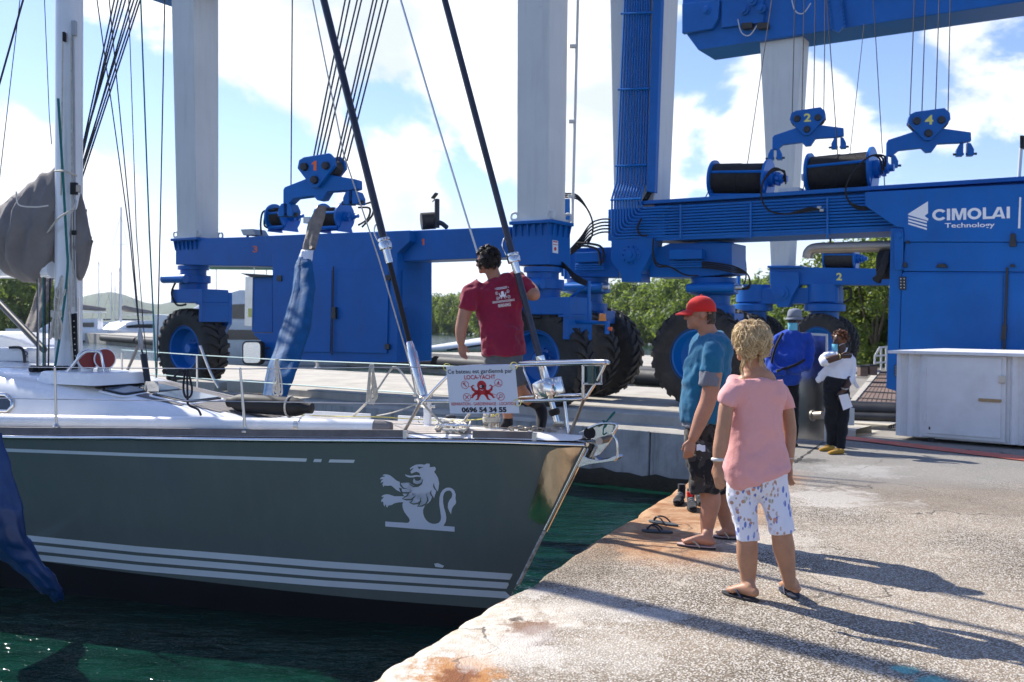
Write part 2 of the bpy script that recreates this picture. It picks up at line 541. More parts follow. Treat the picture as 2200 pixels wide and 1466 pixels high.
for k in range(0, len(ss)):
    s_ = ss[k]; top = V(rows[k][0]); r_ = [top]
    for z, g in ((-.12, .02), (-.3, .05), (-.6, .03), (-1.0, .05), (-3, .02)):
        r_.append(V((top.x, top.y, z)) + en * (g + .05 * noise.noise((s_ * 3, z * 3, 5))))
    wr.append(r_)
mb.grid([r_[::-1] for r_ in wr])
mq = bpy.data.materials.new('aggregate_concrete'); mq.use_nodes = True
n, l = nodes(mq); b = n['Principled BSDF']; b.inputs['Roughness'].default_value = .85; b.inputs['Specular IOR Level'].default_value = .3
t = n.new('ShaderNodeTexCoord'); ob = t.outputs['Object']
vor = n.new('ShaderNodeTexVoronoi'); vor.inputs['Scale'].default_value = 88; l.new(ob, vor.inputs['Vector'])
vor.inputs['Randomness'].default_value = 1
rp = n.new('ShaderNodeValToRGB'); cr_ = rp.color_ramp
cr_.elements[0].position = 0; cr_.elements[0].color = (.50, .42, .32, 1)
cr_.elements[1].position = 1; cr_.elements[1].color = (.20, .17, .14, 1)
for p_, c_ in ((.25, (.62, .57, .49)), (.5, (.36, .30, .23)), (.7, (.70, .67, .61)), (.85, (.30, .26, .21))):
    e_ = cr_.elements.new(p_); e_.color = (*c_, 1)
sep = n.new('ShaderNodeSeparateColor'); l.new(vor.outputs['Color'], sep.inputs[0]); l.new(sep.outputs[0], rp.inputs['Fac'])
gap = node_map(n, l, vor.outputs['Distance'], .36, .62)
big = node_noise(n, l, ob, .55, 6, .62, .4)
mid = node_noise(n, l, ob, 2.3, 7, .65, .5)
fine = node_noise(n, l, ob, 16, 5, .7)
gapd = node_mix(n, l, node_map(n, l, big, .38, .62), (.10, .078, .052), (.26, .205, .145))
stone = node_mix(n, l, gap, rp.outputs['Color'], gapd)
# worn cement skin over the stones, in patches
skin = node_map(n, l, node_math(n, l, 'ADD', mid, node_math(n, l, 'MULTIPLY', fine, .35)), .74, .92)
col = node_mix(n, l, node_math(n, l, 'MULTIPLY', skin, .55), stone, (.60, .53, .43))
xyz = n.new('ShaderNodeSeparateXYZ'); l.new(ob, xyz.inputs[0])
# dist from the edge line and distance along it
def dotc(v, c):
    q = n.new('ShaderNodeVectorMath'); q.operation = 'DOT_PRODUCT'; l.new(ob, q.inputs[0]); q.inputs[1].default_value = v
    return node_math(n, l, 'SUBTRACT', q.outputs['Value'], c)
de = dotc(en, en.dot(E_start)); da = dotc(ed, ed.dot(E_start))
dew = node_math(n, l, 'ADD', de, node_math(n, l, 'MULTIPLY', node_math(n, l, 'SUBTRACT', mid, .5), 1.1))
def along(px, py): return (G(px, py) - E_start).dot(ed)
a1, a2, a3 = along(1080, 1290), along(1170, 1215), along(1250, 1150)
# dirt packed in the aggregate, and the grey road surface further off
dk = node_map(n, l, node_noise(n, l, ob, .33, 4, .55, .8), .50, .66)
col = node_mix(n, l, node_math(n, l, 'MULTIPLY', dk, .6), col, (.17, .135, .10))
gz = node_map(n, l, node_math(n, l, 'ADD', xyz.outputs['Y'], node_math(n, l, 'MULTIPLY', mid, 1.5)), 10.2, 11.6)
col = node_mix(n, l, node_math(n, l, 'MULTIPLY', gz, .7), col, (.225, .22, .205))
# old coping band along the edge: pale at the near end, rust stained further on
band = node_map(n, l, dew, .62, .36)
nearb = node_math(n, l, 'MULTIPLY', band, node_map(n, l, node_math(n, l, 'ADD', da, node_math(n, l, 'MULTIPLY', mid, .6)), a1 + .45, a1 + .15))
cop = node_mix(n, l, node_map(n, l, fine, .35, .65), (.48, .40, .30), (.68, .62, .53))
col = node_mix(n, l, nearb, col, cop)
farw = node_map(n, l, node_math(n, l, 'ADD', da, node_math(n, l, 'MULTIPLY', mid, .5)), a2 + .30, a3 + .1)
farw = node_math(n, l, 'MULTIPLY', farw, node_map(n, l, da, along(1500, 1016) + .9, along(1500, 1016) - .1))
band2 = node_map(n, l, dew, 1.25, .75)
cop2 = node_mix(n, l, node_map(n, l, node_noise(n, l, ob, 4, 7, .7, .6), .35, .65), (.30, .13, .05), (.50, .31, .17))
cop2 = node_mix(n, l, node_map(n, l, node_noise(n, l, ob, 2.0, 6, .7), .56, .72), cop2, (.10, .05, .03))
col = node_mix(n, l, node_math(n, l, 'MULTIPLY', node_math(n, l, 'MULTIPLY', band2, farw), .95), col, cop2)
# a dark, gritty rim between the two
midr = node_math(n, l, 'MULTIPLY', node_map(n, l, dew, .45, .2), node_math(n, l, 'MULTIPLY', node_map(n, l, da, a1 + .1, a1 + .3), node_map(n, l, da, a3 + .3, a3)))
col = node_mix(n, l, node_math(n, l, 'MULTIPLY', midr, .7), col, node_mix(n, l, gap, (.30, .24, .17), (.05, .04, .03)))
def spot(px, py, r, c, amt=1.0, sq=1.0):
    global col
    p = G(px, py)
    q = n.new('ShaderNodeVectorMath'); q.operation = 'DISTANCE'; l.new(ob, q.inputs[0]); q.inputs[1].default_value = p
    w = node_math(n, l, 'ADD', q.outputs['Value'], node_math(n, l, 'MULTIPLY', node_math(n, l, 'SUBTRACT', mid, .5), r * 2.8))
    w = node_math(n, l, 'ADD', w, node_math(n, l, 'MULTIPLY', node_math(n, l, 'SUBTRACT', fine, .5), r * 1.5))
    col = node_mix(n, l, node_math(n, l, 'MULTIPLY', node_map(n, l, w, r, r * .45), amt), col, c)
spot(1000, 1445, .30, (.42, .17, .03), .85)
spot(985, 1450, .14, (.16, .045, .015), .8)
spot(1125, 1345, .17, (.20, .10, .05), .85)
spot(1110, 1330, .07, (.05, .03, .02), .8)
spot(1150, 1370, .22, (.42, .36, .34), .4)
spot(1390, 1320, .22, (.70, .66, .60), .35)
spot(1160, 1270, .2, (.70, .65, .58), .4)
spot(1100, 1410, .3, (.70, .65, .57), .45)
spot(1300, 1400, .4, (.66, .61, .53), .3)
spot(1250, 1300, .35, (.66, .61, .53), .3)
spot(1790, 1070, .7, (.62, .59, .54), .45)
spot(1620, 1160, .6, (.66, .61, .53), .35)
spot(1940, 1440, .09, (.12, .50, .46), .7)
spot(2010, 1462, .10, (.12, .50, .46), .6)
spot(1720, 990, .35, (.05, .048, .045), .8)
spot(1850, 1010, .6, (.55, .53, .50), .3)
# hairline cracks
cmn = n.new('ShaderNodeVectorMath'); cmn.operation = 'ADD'; l.new(ob, cmn.inputs[0])
cnz = n.new('ShaderNodeTexNoise'); cnz.inputs['Scale'].default_value = 1.7; cnz.inputs['Detail'].default_value = 6; l.new(ob, cnz.inputs['Vector'])
l.new(cnz.outputs['Color'], cmn.inputs[1])
vc = n.new('ShaderNodeTexVoronoi'); vc.feature = 'DISTANCE_TO_EDGE'; vc.inputs['Scale'].default_value = .42; l.new(cmn.outputs[0], vc.inputs['Vector'])
ck = node_math(n, l, 'MULTIPLY', node_map(n, l, vc.outputs['Distance'], .0045, .0015), node_map(n, l, big, .46, .56))
col = node_mix(n, l, node_math(n, l, 'MULTIPLY', ck, .8), col, (.05, .042, .034))
l.new(col, b.inputs['Base Color'])
bh = node_math(n, l, 'ADD', node_math(n, l, 'MULTIPLY', node_math(n, l, 'SUBTRACT', 1.0, gap), .5), node_math(n, l, 'MULTIPLY', fine, .8))
bp = n.new('ShaderNodeBump'); bp.inputs['Strength'].default_value = .55; bp.inputs['Distance'].default_value = .012
l.new(bh, bp.inputs['Height']); l.new(bp.outputs[0], b.inputs['Normal'])
strip_gap = 0
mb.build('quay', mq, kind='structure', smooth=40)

# pier concrete
M['concrete'] = mat('pier_concrete', (.42, .39, .33), .85, var=.18, vscale=1.3, dirt=(.20, .18, .15), damt=.6, dscale=1.1, bump=.25, bscale=14, spec=.3)
M['wall_concrete'] = mat('slip_wall_concrete', (.36, .36, .345), .85, var=.25, vscale=2.2, dirt=(.07, .065, .05), damt=.85, dscale=1.0, streak=True, bump=.3, bscale=9, spec=.3)
M['weed'] = mat('tidal_growth', (.028, .024, .012), .8, var=.5, vscale=5, bump=.6, bscale=18)
ZL = -.05
LA, LB = G(673, 862, ZL), G(1470, 927, ZL)
ld = (LB - LA).normalized(); ln = V((-ld.y, ld.x, 0))      # along, and away from the slip
if ln.y < 0: ln = -ln
# corner where the far slip wall meets the quay edge line
def meet(p, d, q, e):
    den = d.x * e.y - d.y * e.x
    k = ((q.x - p.x) * e.y - (q.y - p.y) * e.x) / den
    return p + d * k
corner = meet(LA, ld, E_start, ed); corner.z = 0
def strip(name, m, prof, base, s0, s1, seg=24, jag=0.0):
    """Cross-section (offset along ln, z) swept along the pier direction."""
    rows = []
    for i in range(seg + 1):
        p = base + ld * lerp(s0, s1, i / seg); p.z = 0
        rows.append([p + ln * o_ + V((0, 0, z)) + (ln * (jag * noise.noise((i * 1.3, z * 4, o_))) if jag else V((0, 0, 0))) for o_, z in prof])
    return MB().grid(rows).build(name, m, kind='structure', smooth=30, fix=True)
sC = (corner - LA).dot(ld)
back = (G(960, 809) - LA).dot(ln)
strip('pier', M['concrete'], [(.03, ZL - .06), (.10, ZL), (.62, ZL), (.63, .09), (.66, .11), (1.35, .11), (1.38, .0), (2.2, 0.0), (2.22, .05), (2.6, .05), (2.62, 0), (back * .5, 0.0), (back, 0.0), (back, -3)], LA, -75, sC + 1.2)
strip('pier_apron', M['concrete'], [(.70, -.02), (4, -.02), (9, -.02), (back + 1.0, -.02)], LA, sC - 2, sC + 16)
# slip wall: cast panels with recessed joints
wm = MB()
pw = 2.4; s_ = -40.0
pier_wall = thing('slip_wall', 'stained grey concrete slip wall below the far pier', 'wall', corner)
i = 0
while s_ < sC - .05:
    s2 = min(s_ + pw, sC)
    q = MB(); off = .012 * math.sin(i * 2.7)
    a, c = LA + ld * (s_ + .012), LA + ld * (s2 - .012)
    a.z = c.z = 0
    poly = [a + V((0, 0, ZL - .045)) + ln * .03, c + V((0, 0, ZL - .045)) + ln * .03, c + V((0, 0, -.86)), a + V((0, 0, -.86))]
    q.prism([p - ln * off for p in poly], ln * .25)
    q.build('wall_panel', M['wall_concrete'], pier_wall, bevel=.012)
    s_ = s2; i += 1
q = MB(); a, c = LA + ld * -75, corner.copy(); a.z = c.z = 0
q.prism([a + V((0, 0, -.80)) + ln * .06, c + V((0, 0, -.80)) + ln * .06, c + V((0, 0, -3)) + ln * .06, a + V((0, 0, -3)) + ln * .06], ln * .5)
q.build('tidal_band', M['weed'], pier_wall)
q = MB(); r_ = []
for i in range(160):
    s_ = lerp(-30, sC, i / 159); p = LA + ld * s_; p.z = 0
    w_ = .02 + .03 * abs(noise.noise((s_ * 2, 1, 1)))
    r_.append([p - ln * w_ + V((0, 0, -.80 + .07 * noise.noise((s_ * 3, 0, 0)))), p - ln * (w_ + .03) + V((0, 0, -.9)), p - ln * .03 + V((0, 0, -1.1))])
q.grid(r_).build('mussel_crust', M['weed'], pier_wall, smooth=180)

# second dock beyond the wide slip, with black fender pipes
DA, DB = G(510, 735), G(1380, 786)
dd = (DB - DA).normalized(); dn = V((-dd.y, dd.x, 0))
if dn.y < 0: dn = -dn
rows = []
for i in range(13):
    p = DA + dd * lerp(-90, 62, i / 12)
    rows.append([p + dn * o_ + V((0, 0, z)) for o_, z in ((0, -3), (0, -.95), (0, 0), (4, 0), (9.5, 0), (9.5, -3))])
MB().grid(rows).build('far_dock', M['concrete'], kind='structure', smooth=30, fix=True)
for k in range(7):
    a = DA + dd * (-40 + k * 14); c = DA + dd * (-40 + k * 14 + 13.4)
    o = MB().cyl(a - dn * .3 + V((0, 0, -.42)), c - dn * .3 + V((0, 0, -.42)), .32, n=18).build('fender_pipe', M['black'], smooth=40)
    mid_ = pix((a + c) / 2)
    tag(o, f'{ORD[k]} black fender pipe from the left along the far dock', 'fender', 'black fender pipes along the far dock')

# hills
mh = mat('hill_forest', (.045, .075, .035), .9, var=.55, vscale=.05, dirt=(.09, .12, .05), damt=.7, dscale=.02, bump=1.0, bscale=.08)
def ridge(name, pts, d, deep):
    rows = []
    xs = [pts[0][0] + (pts[-1][0] - pts[0][0]) * i / 90 for i in range(91)]
    for k in range(9):
        f = k / 8
        row = []
        for x in xs:
            top = P(x, interp(pts, x), d + deep)
            h = (top.z - ZW) * math.sin(f * math.pi / 2)
            y = d + deep * f
            q = P(x, 700, y)
            h *= 1 + .09 * noise.noise((q.x * .012, q.y * .012, 1)) * (1 - f * .7) + .02 * noise.noise((q.x * .06, q.y * .06, 1))
            row.append((q.x, y, ZW - .5 + h))
        rows.append(row)
    MB().grid(rows).build(name, mh, kind='structure', smooth=180)
ridge('far_hill', [(-500, 560), (-150, 585), (0, 602), (60, 620), (110, 645), (170, 668), (400, 690)], 1900, 500)
ridge('hill', [(60, 684), (130, 655), (170, 640), (205, 630), (240, 627), (270, 634), (310, 650), (340, 655), (380, 646), (440, 642), (520, 655), (700, 668), (900, 680), (1000, 692)], 1300, 350)

# thin warm-weather air: far things pale a little
mz = bpy.data.materials.new('thin_air'); mz.use_nodes = True
n, l = nodes(mz); n.clear()
pv = n.new('ShaderNodeVolumePrincipled'); pv.inputs['Density'].default_value = .00013; pv.inputs['Color'].default_value = (.80, .88, 1, 1); pv.inputs['Anisotropy'].default_value = .2
om = n.new('ShaderNodeOutputMaterial'); l.new(pv.outputs[0], om.inputs['Volume'])
MB().box((0, 1300, 52), 5200, 3200, 108).build('haze', mz, kind='stuff')
# trees
def leaf_mat(name, c0, c1, c2):
    m = bpy.data.materials.new(name); m.use_nodes = True
    n, l = nodes(m); b = n['Principled BSDF']
    g = n.new('ShaderNodeNewGeometry'); r = n.new('ShaderNodeValToRGB')
    r.color_ramp.elements[0].color = (*c0, 1); r.color_ramp.elements[1].color = (*c2, 1)
    r.color_ramp.elements.new(.5).color = (*c1, 1)
    l.new(g.outputs['Random Per Island'], r.inputs['Fac'])
    l.new(r.outputs['Color'], b.inputs['Base Color'])
    b.inputs['Roughness'].default_value = .5
    tr = n.new('ShaderNodeBsdfTranslucent'); l.new(r.outputs['Color'], tr.inputs['Color'])
    hs = n.new('ShaderNodeHueSaturation'); hs.inputs['Value'].default_value = 2.2; hs.inputs['Hue'].default_value = .475
    l.new(r.outputs['Color'], hs.inputs['Color']); l.new(hs.outputs[0], tr.inputs['Color'])
    ms = n.new('ShaderNodeMixShader'); ms.inputs[0].default_value = .5
    l.new(b.outputs[0], ms.inputs[1]); l.new(tr.outputs[0], ms.inputs[2])
    l.new(ms.outputs[0], n['Material Output'].inputs['Surface'])
    return m
M['leaf'] = leaf_mat('mangrove_leaves', (.045, .085, .012), (.08, .140, .018), (.12, .18, .025))
M['leaf2'] = leaf_mat('bright_leaves', (.045, .085, .012), (.085, .14, .018), (.13, .18, .03))
M['bark'] = mat('bark', (.11, .085, .06), .9, var=.3, vscale=6, bump=.4, bscale=20)
def crown_mesh(name, m, rad, height, nclump, nleaf, lsize, seed):
    rnd = random.Random(seed)
    vs, fs = [], []
    for c in range(nclump):
        while True:
            q = V((rnd.uniform(-1, 1), rnd.uniform(-1, 1), rnd.uniform(-1, 1)))
            if .35 < q.length < 1: break
        q = q.normalized() * (q.length ** .4)
        lump = 1 + .28 * noise.noise(q * 1.7 + V((seed * 3.1, 0, 0)))
        cp = V((q.x * rad * lump, q.y * rad * lump, height * (.50 + .49 * q.z * lump)))
        cr_ = rad * rnd.uniform(.16, .32)
        for k in range(nleaf):
            d = V((rnd.gauss(0, 1), rnd.gauss(0, 1), rnd.gauss(0, .8)))
            d = d.normalized() * cr_ * rnd.uniform(.5, 1) ** .5
            p = cp + d
            if p.z < .02 * height: p.z = abs(p.z)
            nn = (d.normalized() + V((rnd.uniform(-.7, .7), rnd.uniform(-.7, .7), rnd.uniform(-.2, .9)))).normalized()
            a = nn.orthogonal().normalized(); a.rotate(Matrix.Rotation(rnd.uniform(0, 6.28), 3, nn)); e = nn.cross(a)
            s_ = lsize * rnd.uniform(.6, 1.3)
            o = len(vs)
            vs += [p - a * s_, p + e * s_ * .42, p + a * s_ + nn * s_ * .15, p - e * s_ * .42]
            fs.append((o, o + 1, o + 2, o + 3))
    me = bpy.data.meshes.new(name); me.from_pydata(vs, [], fs); me.materials.append(m)
    return me
def trunk_mesh(rad, height, seed):
    rnd = random.Random(seed); q = MB()
    tops = []
    for k in range(5):
        a = 6.28 * k / 5 + rnd.uniform(-.4, .4)
        d = V((math.cos(a), math.sin(a), 0)) * rad * rnd.uniform(.35, .65)
        q.tube(bez([V((0, 0, -.3)), V((0, 0, height * .16)), d * .5 + V((0, 0, height * .4)), d + V((0, 0, height * rnd.uniform(.6, .85)))], 4), [.17 * height / 7 * (1 - .85 * i / 12) for i in range(13)], 6)
    me = bpy.data.meshes.new('trunk'); me.from_pydata(q.v, [], q.f); me.materials.append(M['bark'])
    return me
KINDS_ = []
for i in range(4):
    KINDS_.append((crown_mesh('crown', M['leaf'], 4.3, 8.0 + i * .5, 130, 46, .30, i), trunk_mesh(4.0, 8, i)))
NEAR_ = [(crown_mesh('crown', M['leaf2'], 2.6, 6.0 + .8 * i, 150, 60, .15, 20 + i), trunk_mesh(2.4, 6.4, 20 + i)) for i in range(2)]
def tree(kind, loc, s, rz, label, group):
    cm_, tm_ = kind
    t = thing('mangrove_tree', label, 'tree', loc, group); t.rotation_euler.z = rz; t.scale = (s, s, s)
    for nm, me in (('crown', cm_), ('trunk', tm_)):
        o = bpy.data.objects.new(nm, me); C.objects.link(o); o.parent = t
rt = random.Random(3)
TR = [(905, 245, .9), (940, 238, 1.0), (975, 230, 1.05), (1010, 225, .95), (1050, 215, 1.0), (1095, 205, 1.0), (1140, 198, .95), (1185, 188, 1.0), (1230, 178, 1.0), (1262, 168, .98), (1300, 158, .98), (1340, 150, .94), (1378, 142, .88), (1420, 136, .90), (1465, 128, .92), (1505, 120, .85), (1550, 112, .80), (1590, 104, .78), (1630, 96, .78), (1672, 88, .76), (1715, 80, .72), (1760, 72, .70), (1810, 66, .72), (1868, 62, .74), (1930, 60, .75)]
for i, (x, d, s) in enumerate(TR):
    p = P(x, 700, d); p.z = ZW + .2
    tree(KINDS_[i % 4], p, s * rt.uniform(.92, 1.08), rt.uniform(0, 6), f'green mangrove, {ORD[i]} of the front row counted from the blue engine cabinet', 'mangrove trees along the far bank')
    if i % 2 == 0:
        p = P(x + 12, 700, d + 9); p.z = ZW + .2
        tree(KINDS_[(i + 2) % 4], p, s * 1.12, rt.uniform(0, 6), f'taller green mangrove, {ORD[i // 2]} of the back row counted from the blue engine cabinet', 'mangrove trees along the far bank')
# low mangrove scrub that closes the foot of the bank
sv, sf = [], []
rs = random.Random(11)
for i in range(5200):
    t = rs.random() * (len(TR) - 1); k = int(t); x = lerp(TR[k][0], TR[k + 1][0], t - k); d = lerp(TR[k][1], TR[k + 1][1], t - k) - rs.uniform(0, 5)
    p = P(x, 700, d); p.z = ZW + rs.uniform(0, 2.6) * rs.uniform(.4, 1)
    nn = V((rs.uniform(-1, 1), rs.uniform(-1, .3), rs.uniform(-.1, 1))).normalized(); a_ = nn.orthogonal().normalized(); e_ = nn.cross(a_); z_ = .35 * rs.uniform(.6, 1.4)
    o_ = len(sv); sv += [p - a_ * z_, p + e_ * z_ * .5, p + a_ * z_, p - e_ * z_ * .5]; sf.append((o_, o_ + 1, o_ + 2, o_ + 3))
MB().add(sv, sf).build('undergrowth', M['leaf'], kind='stuff')
for i, (x, d, s) in enumerate([(1842, 44, .80), (1880, 41, .78), (1905, 46, .95), (1800, 50, .85), (1935, 43, .9)]):
    p = P(x, 760, d); p.z = -.2
    tree(NEAR_[i % 2], p, s, rt.uniform(0, 6), ['bright green tree right behind the cage frame', 'bright green tree left of the blue logo cabinet', 'tall bright tree half hidden by the blue cabinet', 'bright tree behind the second lift wheel', 'bright tree wholly behind the blue cabinet'][i], 'bright trees at the head of the slips')
for i, (x, d, s) in enumerate([(-45, 128, 1.0), (15, 122, 1.02), (62, 126, .92), (98, 130, .78), (-10, 136, 1.05), (130, 140, .6)]):
    p = P(x, 700, d); p.z = ZW
    tree(KINDS_[i % 4], p, s, rt.uniform(0, 6), f'dark tree on the left bank, {ORD[[0, 2, 3, 4, 1, 5][i]]} counted from the left edge', 'trees on the bank behind the mast')
# ------------------------------------------------------------------ travel lifts
class PL:
    """A vertical working plane through a real point: u along it (right, towards us), v away from us."""
    def __init__(s, o, ang):
        s.o = V((o[0], o[1], 0)); s.u = V((math.cos(R(ang)), -math.sin(R(ang)), 0)); s.v = V((math.sin(R(ang)), math.cos(R(ang)), 0))
    def at(s, px, py, v=0.0):
        r = ray(px, py); k = ((s.o + s.v * v) - EYE).dot(s.v) / r.dot(s.v)
        return EYE + r * k
    def uz(s, px, py, v=0.0):
        p = s.at(px, py, v); return ((p - s.o).dot(s.u), p.z)
    def W(s, u, v, z): return s.o + s.u * u + s.v * v + V((0, 0, z))
    def pr(s, q, poly, v0, v1):
        return q.prism([s.at(x, y, v0) for x, y in poly], s.v * (v1 - v0))
    def bx(s, q, u0, u1, v0, v1, z0, z1):
        return q.obox(s.W((u0 + u1) / 2, (v0 + v1) / 2, (z0 + z1) / 2), s.u * (u1 - u0) / 2, s.v * (v1 - v0) / 2, V((0, 0, (z1 - z0) / 2)))
    def col(s, q, uz0, uz1, v0, d0, d1):
        (a0, b0, z0), (a1, b1, z1) = uz0, uz1
        rr = []
        for a, b_, z, d in ((a0, b0, z0, d0), (a1, b1, z1, d1)):
            rr.append([s.W(a, v0, z), s.W(b_, v0, z), s.W(b_, v0 + d, z), s.W(a, v0 + d, z)])
        return q.rings(rr)
WH = {}
def wheel(parent, c, ax, Rr, w, rimr, key):
    """hub (part) > tyre, rim"""
    ax = V(ax).normalized()
    q = MB()
    q.lathe([(.0, -.26 * w), (.10 * Rr, -.26 * w), (.13 * Rr, -.2 * w), (.13 * Rr, .1 * w), (.26 * Rr, .12 * w), (.26 * Rr, .2 * w), (0, .2 * w)], c, ax, 20)
    for k in range(10):
        a = 6.283 * k / 10; x = ax.orthogonal().normalized(); y = ax.cross(x)
        p = V(c) + (x * math.cos(a) + y * math.sin(a)) * .2 * Rr
        q.cyl(p + ax * .02, p - ax * .05 * w + ax * .0 - ax * .02, .022 * Rr, n=6)
    hub = q.build('wheel', M['blue_pipe'], parent, smooth=40)
    # tyre carcass + two rows of chevron lugs
    q = MB(); h = w / 2
    q.lathe([(rimr * .96, -h * .80), (rimr + .05, -h * .90), (Rr * .76, -h * 1.02), (Rr * .88, -h * .98), (Rr * .945, -h * .84), (Rr * .955, -h * .4), (Rr * .955, h * .4), (Rr * .945, h * .84), (Rr * .88, h * .98), (Rr * .76, h * 1.02), (rimr + .05, h * .90), (rimr * .96, h * .80)], c, ax, 60, cap=False)
    x = ax.orthogonal().normalized(); y = ax.cross(x); NL = 26
    for sd_ in (-1, 1):
        for k in range(NL):
            a0 = 6.283 * (k + (.5 if sd_ > 0 else 0)) / NL
            vs = []
            for (hh, rr, da) in ((.02, 1.0, .16), (.55, 1.0, .05), (.92, .985, 0), (1.03, .90, -.01)):
                for dw in (-.055, .055):
                    for rin in (0, 1):
                        a = a0 + da + dw
                        r_ = Rr * (rr if rin == 0 else min(.93, rr - .05) if hh < 1 else .86)
                        vs.append(V(c) + ax * (sd_ * h * hh) + (x * math.cos(a) + y * math.sin(a)) * r_)
            fs = []
            for i in range(3):
                o = i * 4
                fs += [(o, o + 4, o + 6, o + 2), (o + 1, o + 3, o + 7, o + 5), (o, o + 1, o + 5, o + 4), (o + 2, o + 6, o + 7, o + 3)]
            fs += [(0, 2, 3, 1), (12, 13, 15, 14)]
            q.add(vs, fs)
    q.build('tyre', M['tyre'], hub, smooth=32, fix=True)
    q = MB()
    q.lathe([(rimr * 1.0, -h * .88), (rimr * 1.03, -h * .84), (rimr * .93, -h * .78), (rimr * .90, -h * .3), (rimr * .80, .05 * h), (rimr * .35, .22 * h), (.02, .24 * h)], c, ax, 40, cap=False)
    q.lathe([(rimr * .98, -h * .86), (rimr * .98, -h * .80), (rimr * .90, -h * .76)], c, ax, 40, cap=False)
    q.build('rim', M['blue_pipe'], hub, smooth=40)
    return hub

ONE = [(.30, 0), (.72, 0), (.72, 1), (.42, 1), (.05, .76), (.05, .60), (.30, .72)]
def number(parent, pl, s, x0, x1, ybase, cap, v, m, bold=.02, name='number'):
    """Lettering painted on a plane: pixel box of the photo gives its place on that plane."""
    F = Flat()
    if s == '1': F.poly([(lerp(x0, x1, x), ybase - y * cap) for x, y in ONE])
    else: F.text(s, x0, x1, ybase, cap, bold, up=-1)
    return F.build(name, m, lambda x, y: pl.at(x, y, v), parent)

# ---- small lift: side frame with legs 3 and 1
B0 = G(1165, 883)
L1 = PL(B0, 32.5)
A_u = L1.uz(417, 600)[0]
lift1 = thing('travel_lift', 'blue boat lift with orange numbers 3 and 1, two white legs and single wheels', 'boat lift', L1.o)
zt = L1.uz(1150, 484, -.33)[1]
def part1(name, m='blue', bevel=.012, **k):
    def fin(q): return q.build(name, M[m], lift1, bevel=bevel, **k)
    return fin
q = MB(); L1.pr(q, [(377, 514), (572, 508), (590, 530), (590, 573), (377, 569)], -.33, .33); q.build('side_beam', M['blue'], lift1, bevel=.015)
q = MB(); L1.pr(q, [(872, 496), (1096, 487), (1096, 553), (852, 562)], -.33, .33); q.build('side_beam', M['blue'], lift1, bevel=.015)
# legs
for (bx0, bxm, tx0, txm, yb, dd0, dd1, up) in ((380, 422, 368, 414, 511, .66, .80, 0), (1110, 1178, 1111, 1181, 474, .62, .70, 1)):
    a0, z0 = L1.uz(bx0, yb, -.31); a1 = L1.uz(bxm, yb, -.31)[0]
    c0, z1 = L1.uz(tx0, 0, -.31); c1 = L1.uz(txm, 0, -.31)[0]
    e0, e1 = c0 + (c0 - a0) * .3, c1 + (c1 - a1) * .3
    q = MB(); L1.col(q, (a0, a1, z0 - .02), (e0, e1, z1 + (z1 - z0) * .3), -.31, dd0, dd1)
    leg = q.build('leg', M['white_steel'], lift1, bevel=.02)
    # foot flange with lifting eyes, gussets under it
    q = MB(); L1.bx(q, a0 - .05, a1 + .05, -.36, dd0 - .27, z0 - .02, z0 + .03); q.build('foot_flange', M['white_steel'], leg)
    for k, (uu, vv) in enumerate(((a0 - .05, -.3), (a1 + .05, -.3), (a1 + .05, dd0 - .3))):
        q = MB(); q.tube([L1.W(uu + .075 * math.cos(t), vv, z0 + .07 + .075 * math.sin(t)) for t in [6.283 * j / 14 for j in range(14)]], .024, 6, closed=True)
        q.build('lifting_eye', M['white_steel'], leg, smooth=40)
    q = MB(); L1.bx(q, a0 - .10, a1 + .13, -.42, dd0 - .2, z0 - .085, z0 - .022)
    q.build('leg_seat', M['blue'], lift1, bevel=.01)
    for k in range(6):
        u_ = lerp(a0 - .02, a1 + .02, k / 5)
        q = MB(); q.prism([L1.W(u_, -.40, z0 - .087), L1.W(u_, -.335, z0 - .087), L1.W(u_, -.335, z0 - .30), L1.W(u_, -.35, z0 - .30)], L1.u * .025)
        q.build('gusset', M['blue'], lift1)
    for k in range(4):
        v_ = lerp(-.28, dd0 - .3, k / 3)
        q = MB(); q.prism([L1.W(a1 + .125, v_, z0 - .087), L1.W(a1 + .06, v_, z0 - .087), L1.W(a1 + .06, v_, z0 - .3), L1.W(a1 + .075, v_, z0 - .3)], L1.v * .025)
        q.build('gusset', M['blue'], lift1)
    if up:      # the box under leg 1
        q = MB(); L1.bx(q, a0 - .08, a1 + .055, -.335, dd0 - .25, z0 - .83, z0 - .086); q.build('leg_box', M['blue'], lift1, bevel=.012)
        F = Flat(); F.poly([(1187, 516), (1199, 518), (1199, 545), (1187, 543)])
        us = a1 + .058
        def side(x, y, uu=us):
            r = ray(x, y); k = ((L1.o + L1.u * uu) - EYE).dot(L1.u) / r.dot(L1.u); return EYE + r * k
        stk = F.build('warning_sticker', M['logo_white'], side, lift1)
        F = Flat(); F.stroke([(1188, 519), (1198, 520.5)], 2.4); F.stroke([(1188, 525), (1198, 526.5)], 1.5); F.disc(1193, 535, 2.6, 4)
        F.build('print', M['red_print'], lambda x, y: side(x, y, us + .003), stk)
# top girder that joins the two legs, its end showing over leg 3
q = MB(); L1.bx(q, A_u - 1.25, 1.4, -.28, .42, L1.uz(352, 6)[1], L1.uz(352, 6)[1] + 1.0); q.build('top_girder', M['blue'], lift1, bevel=.02)
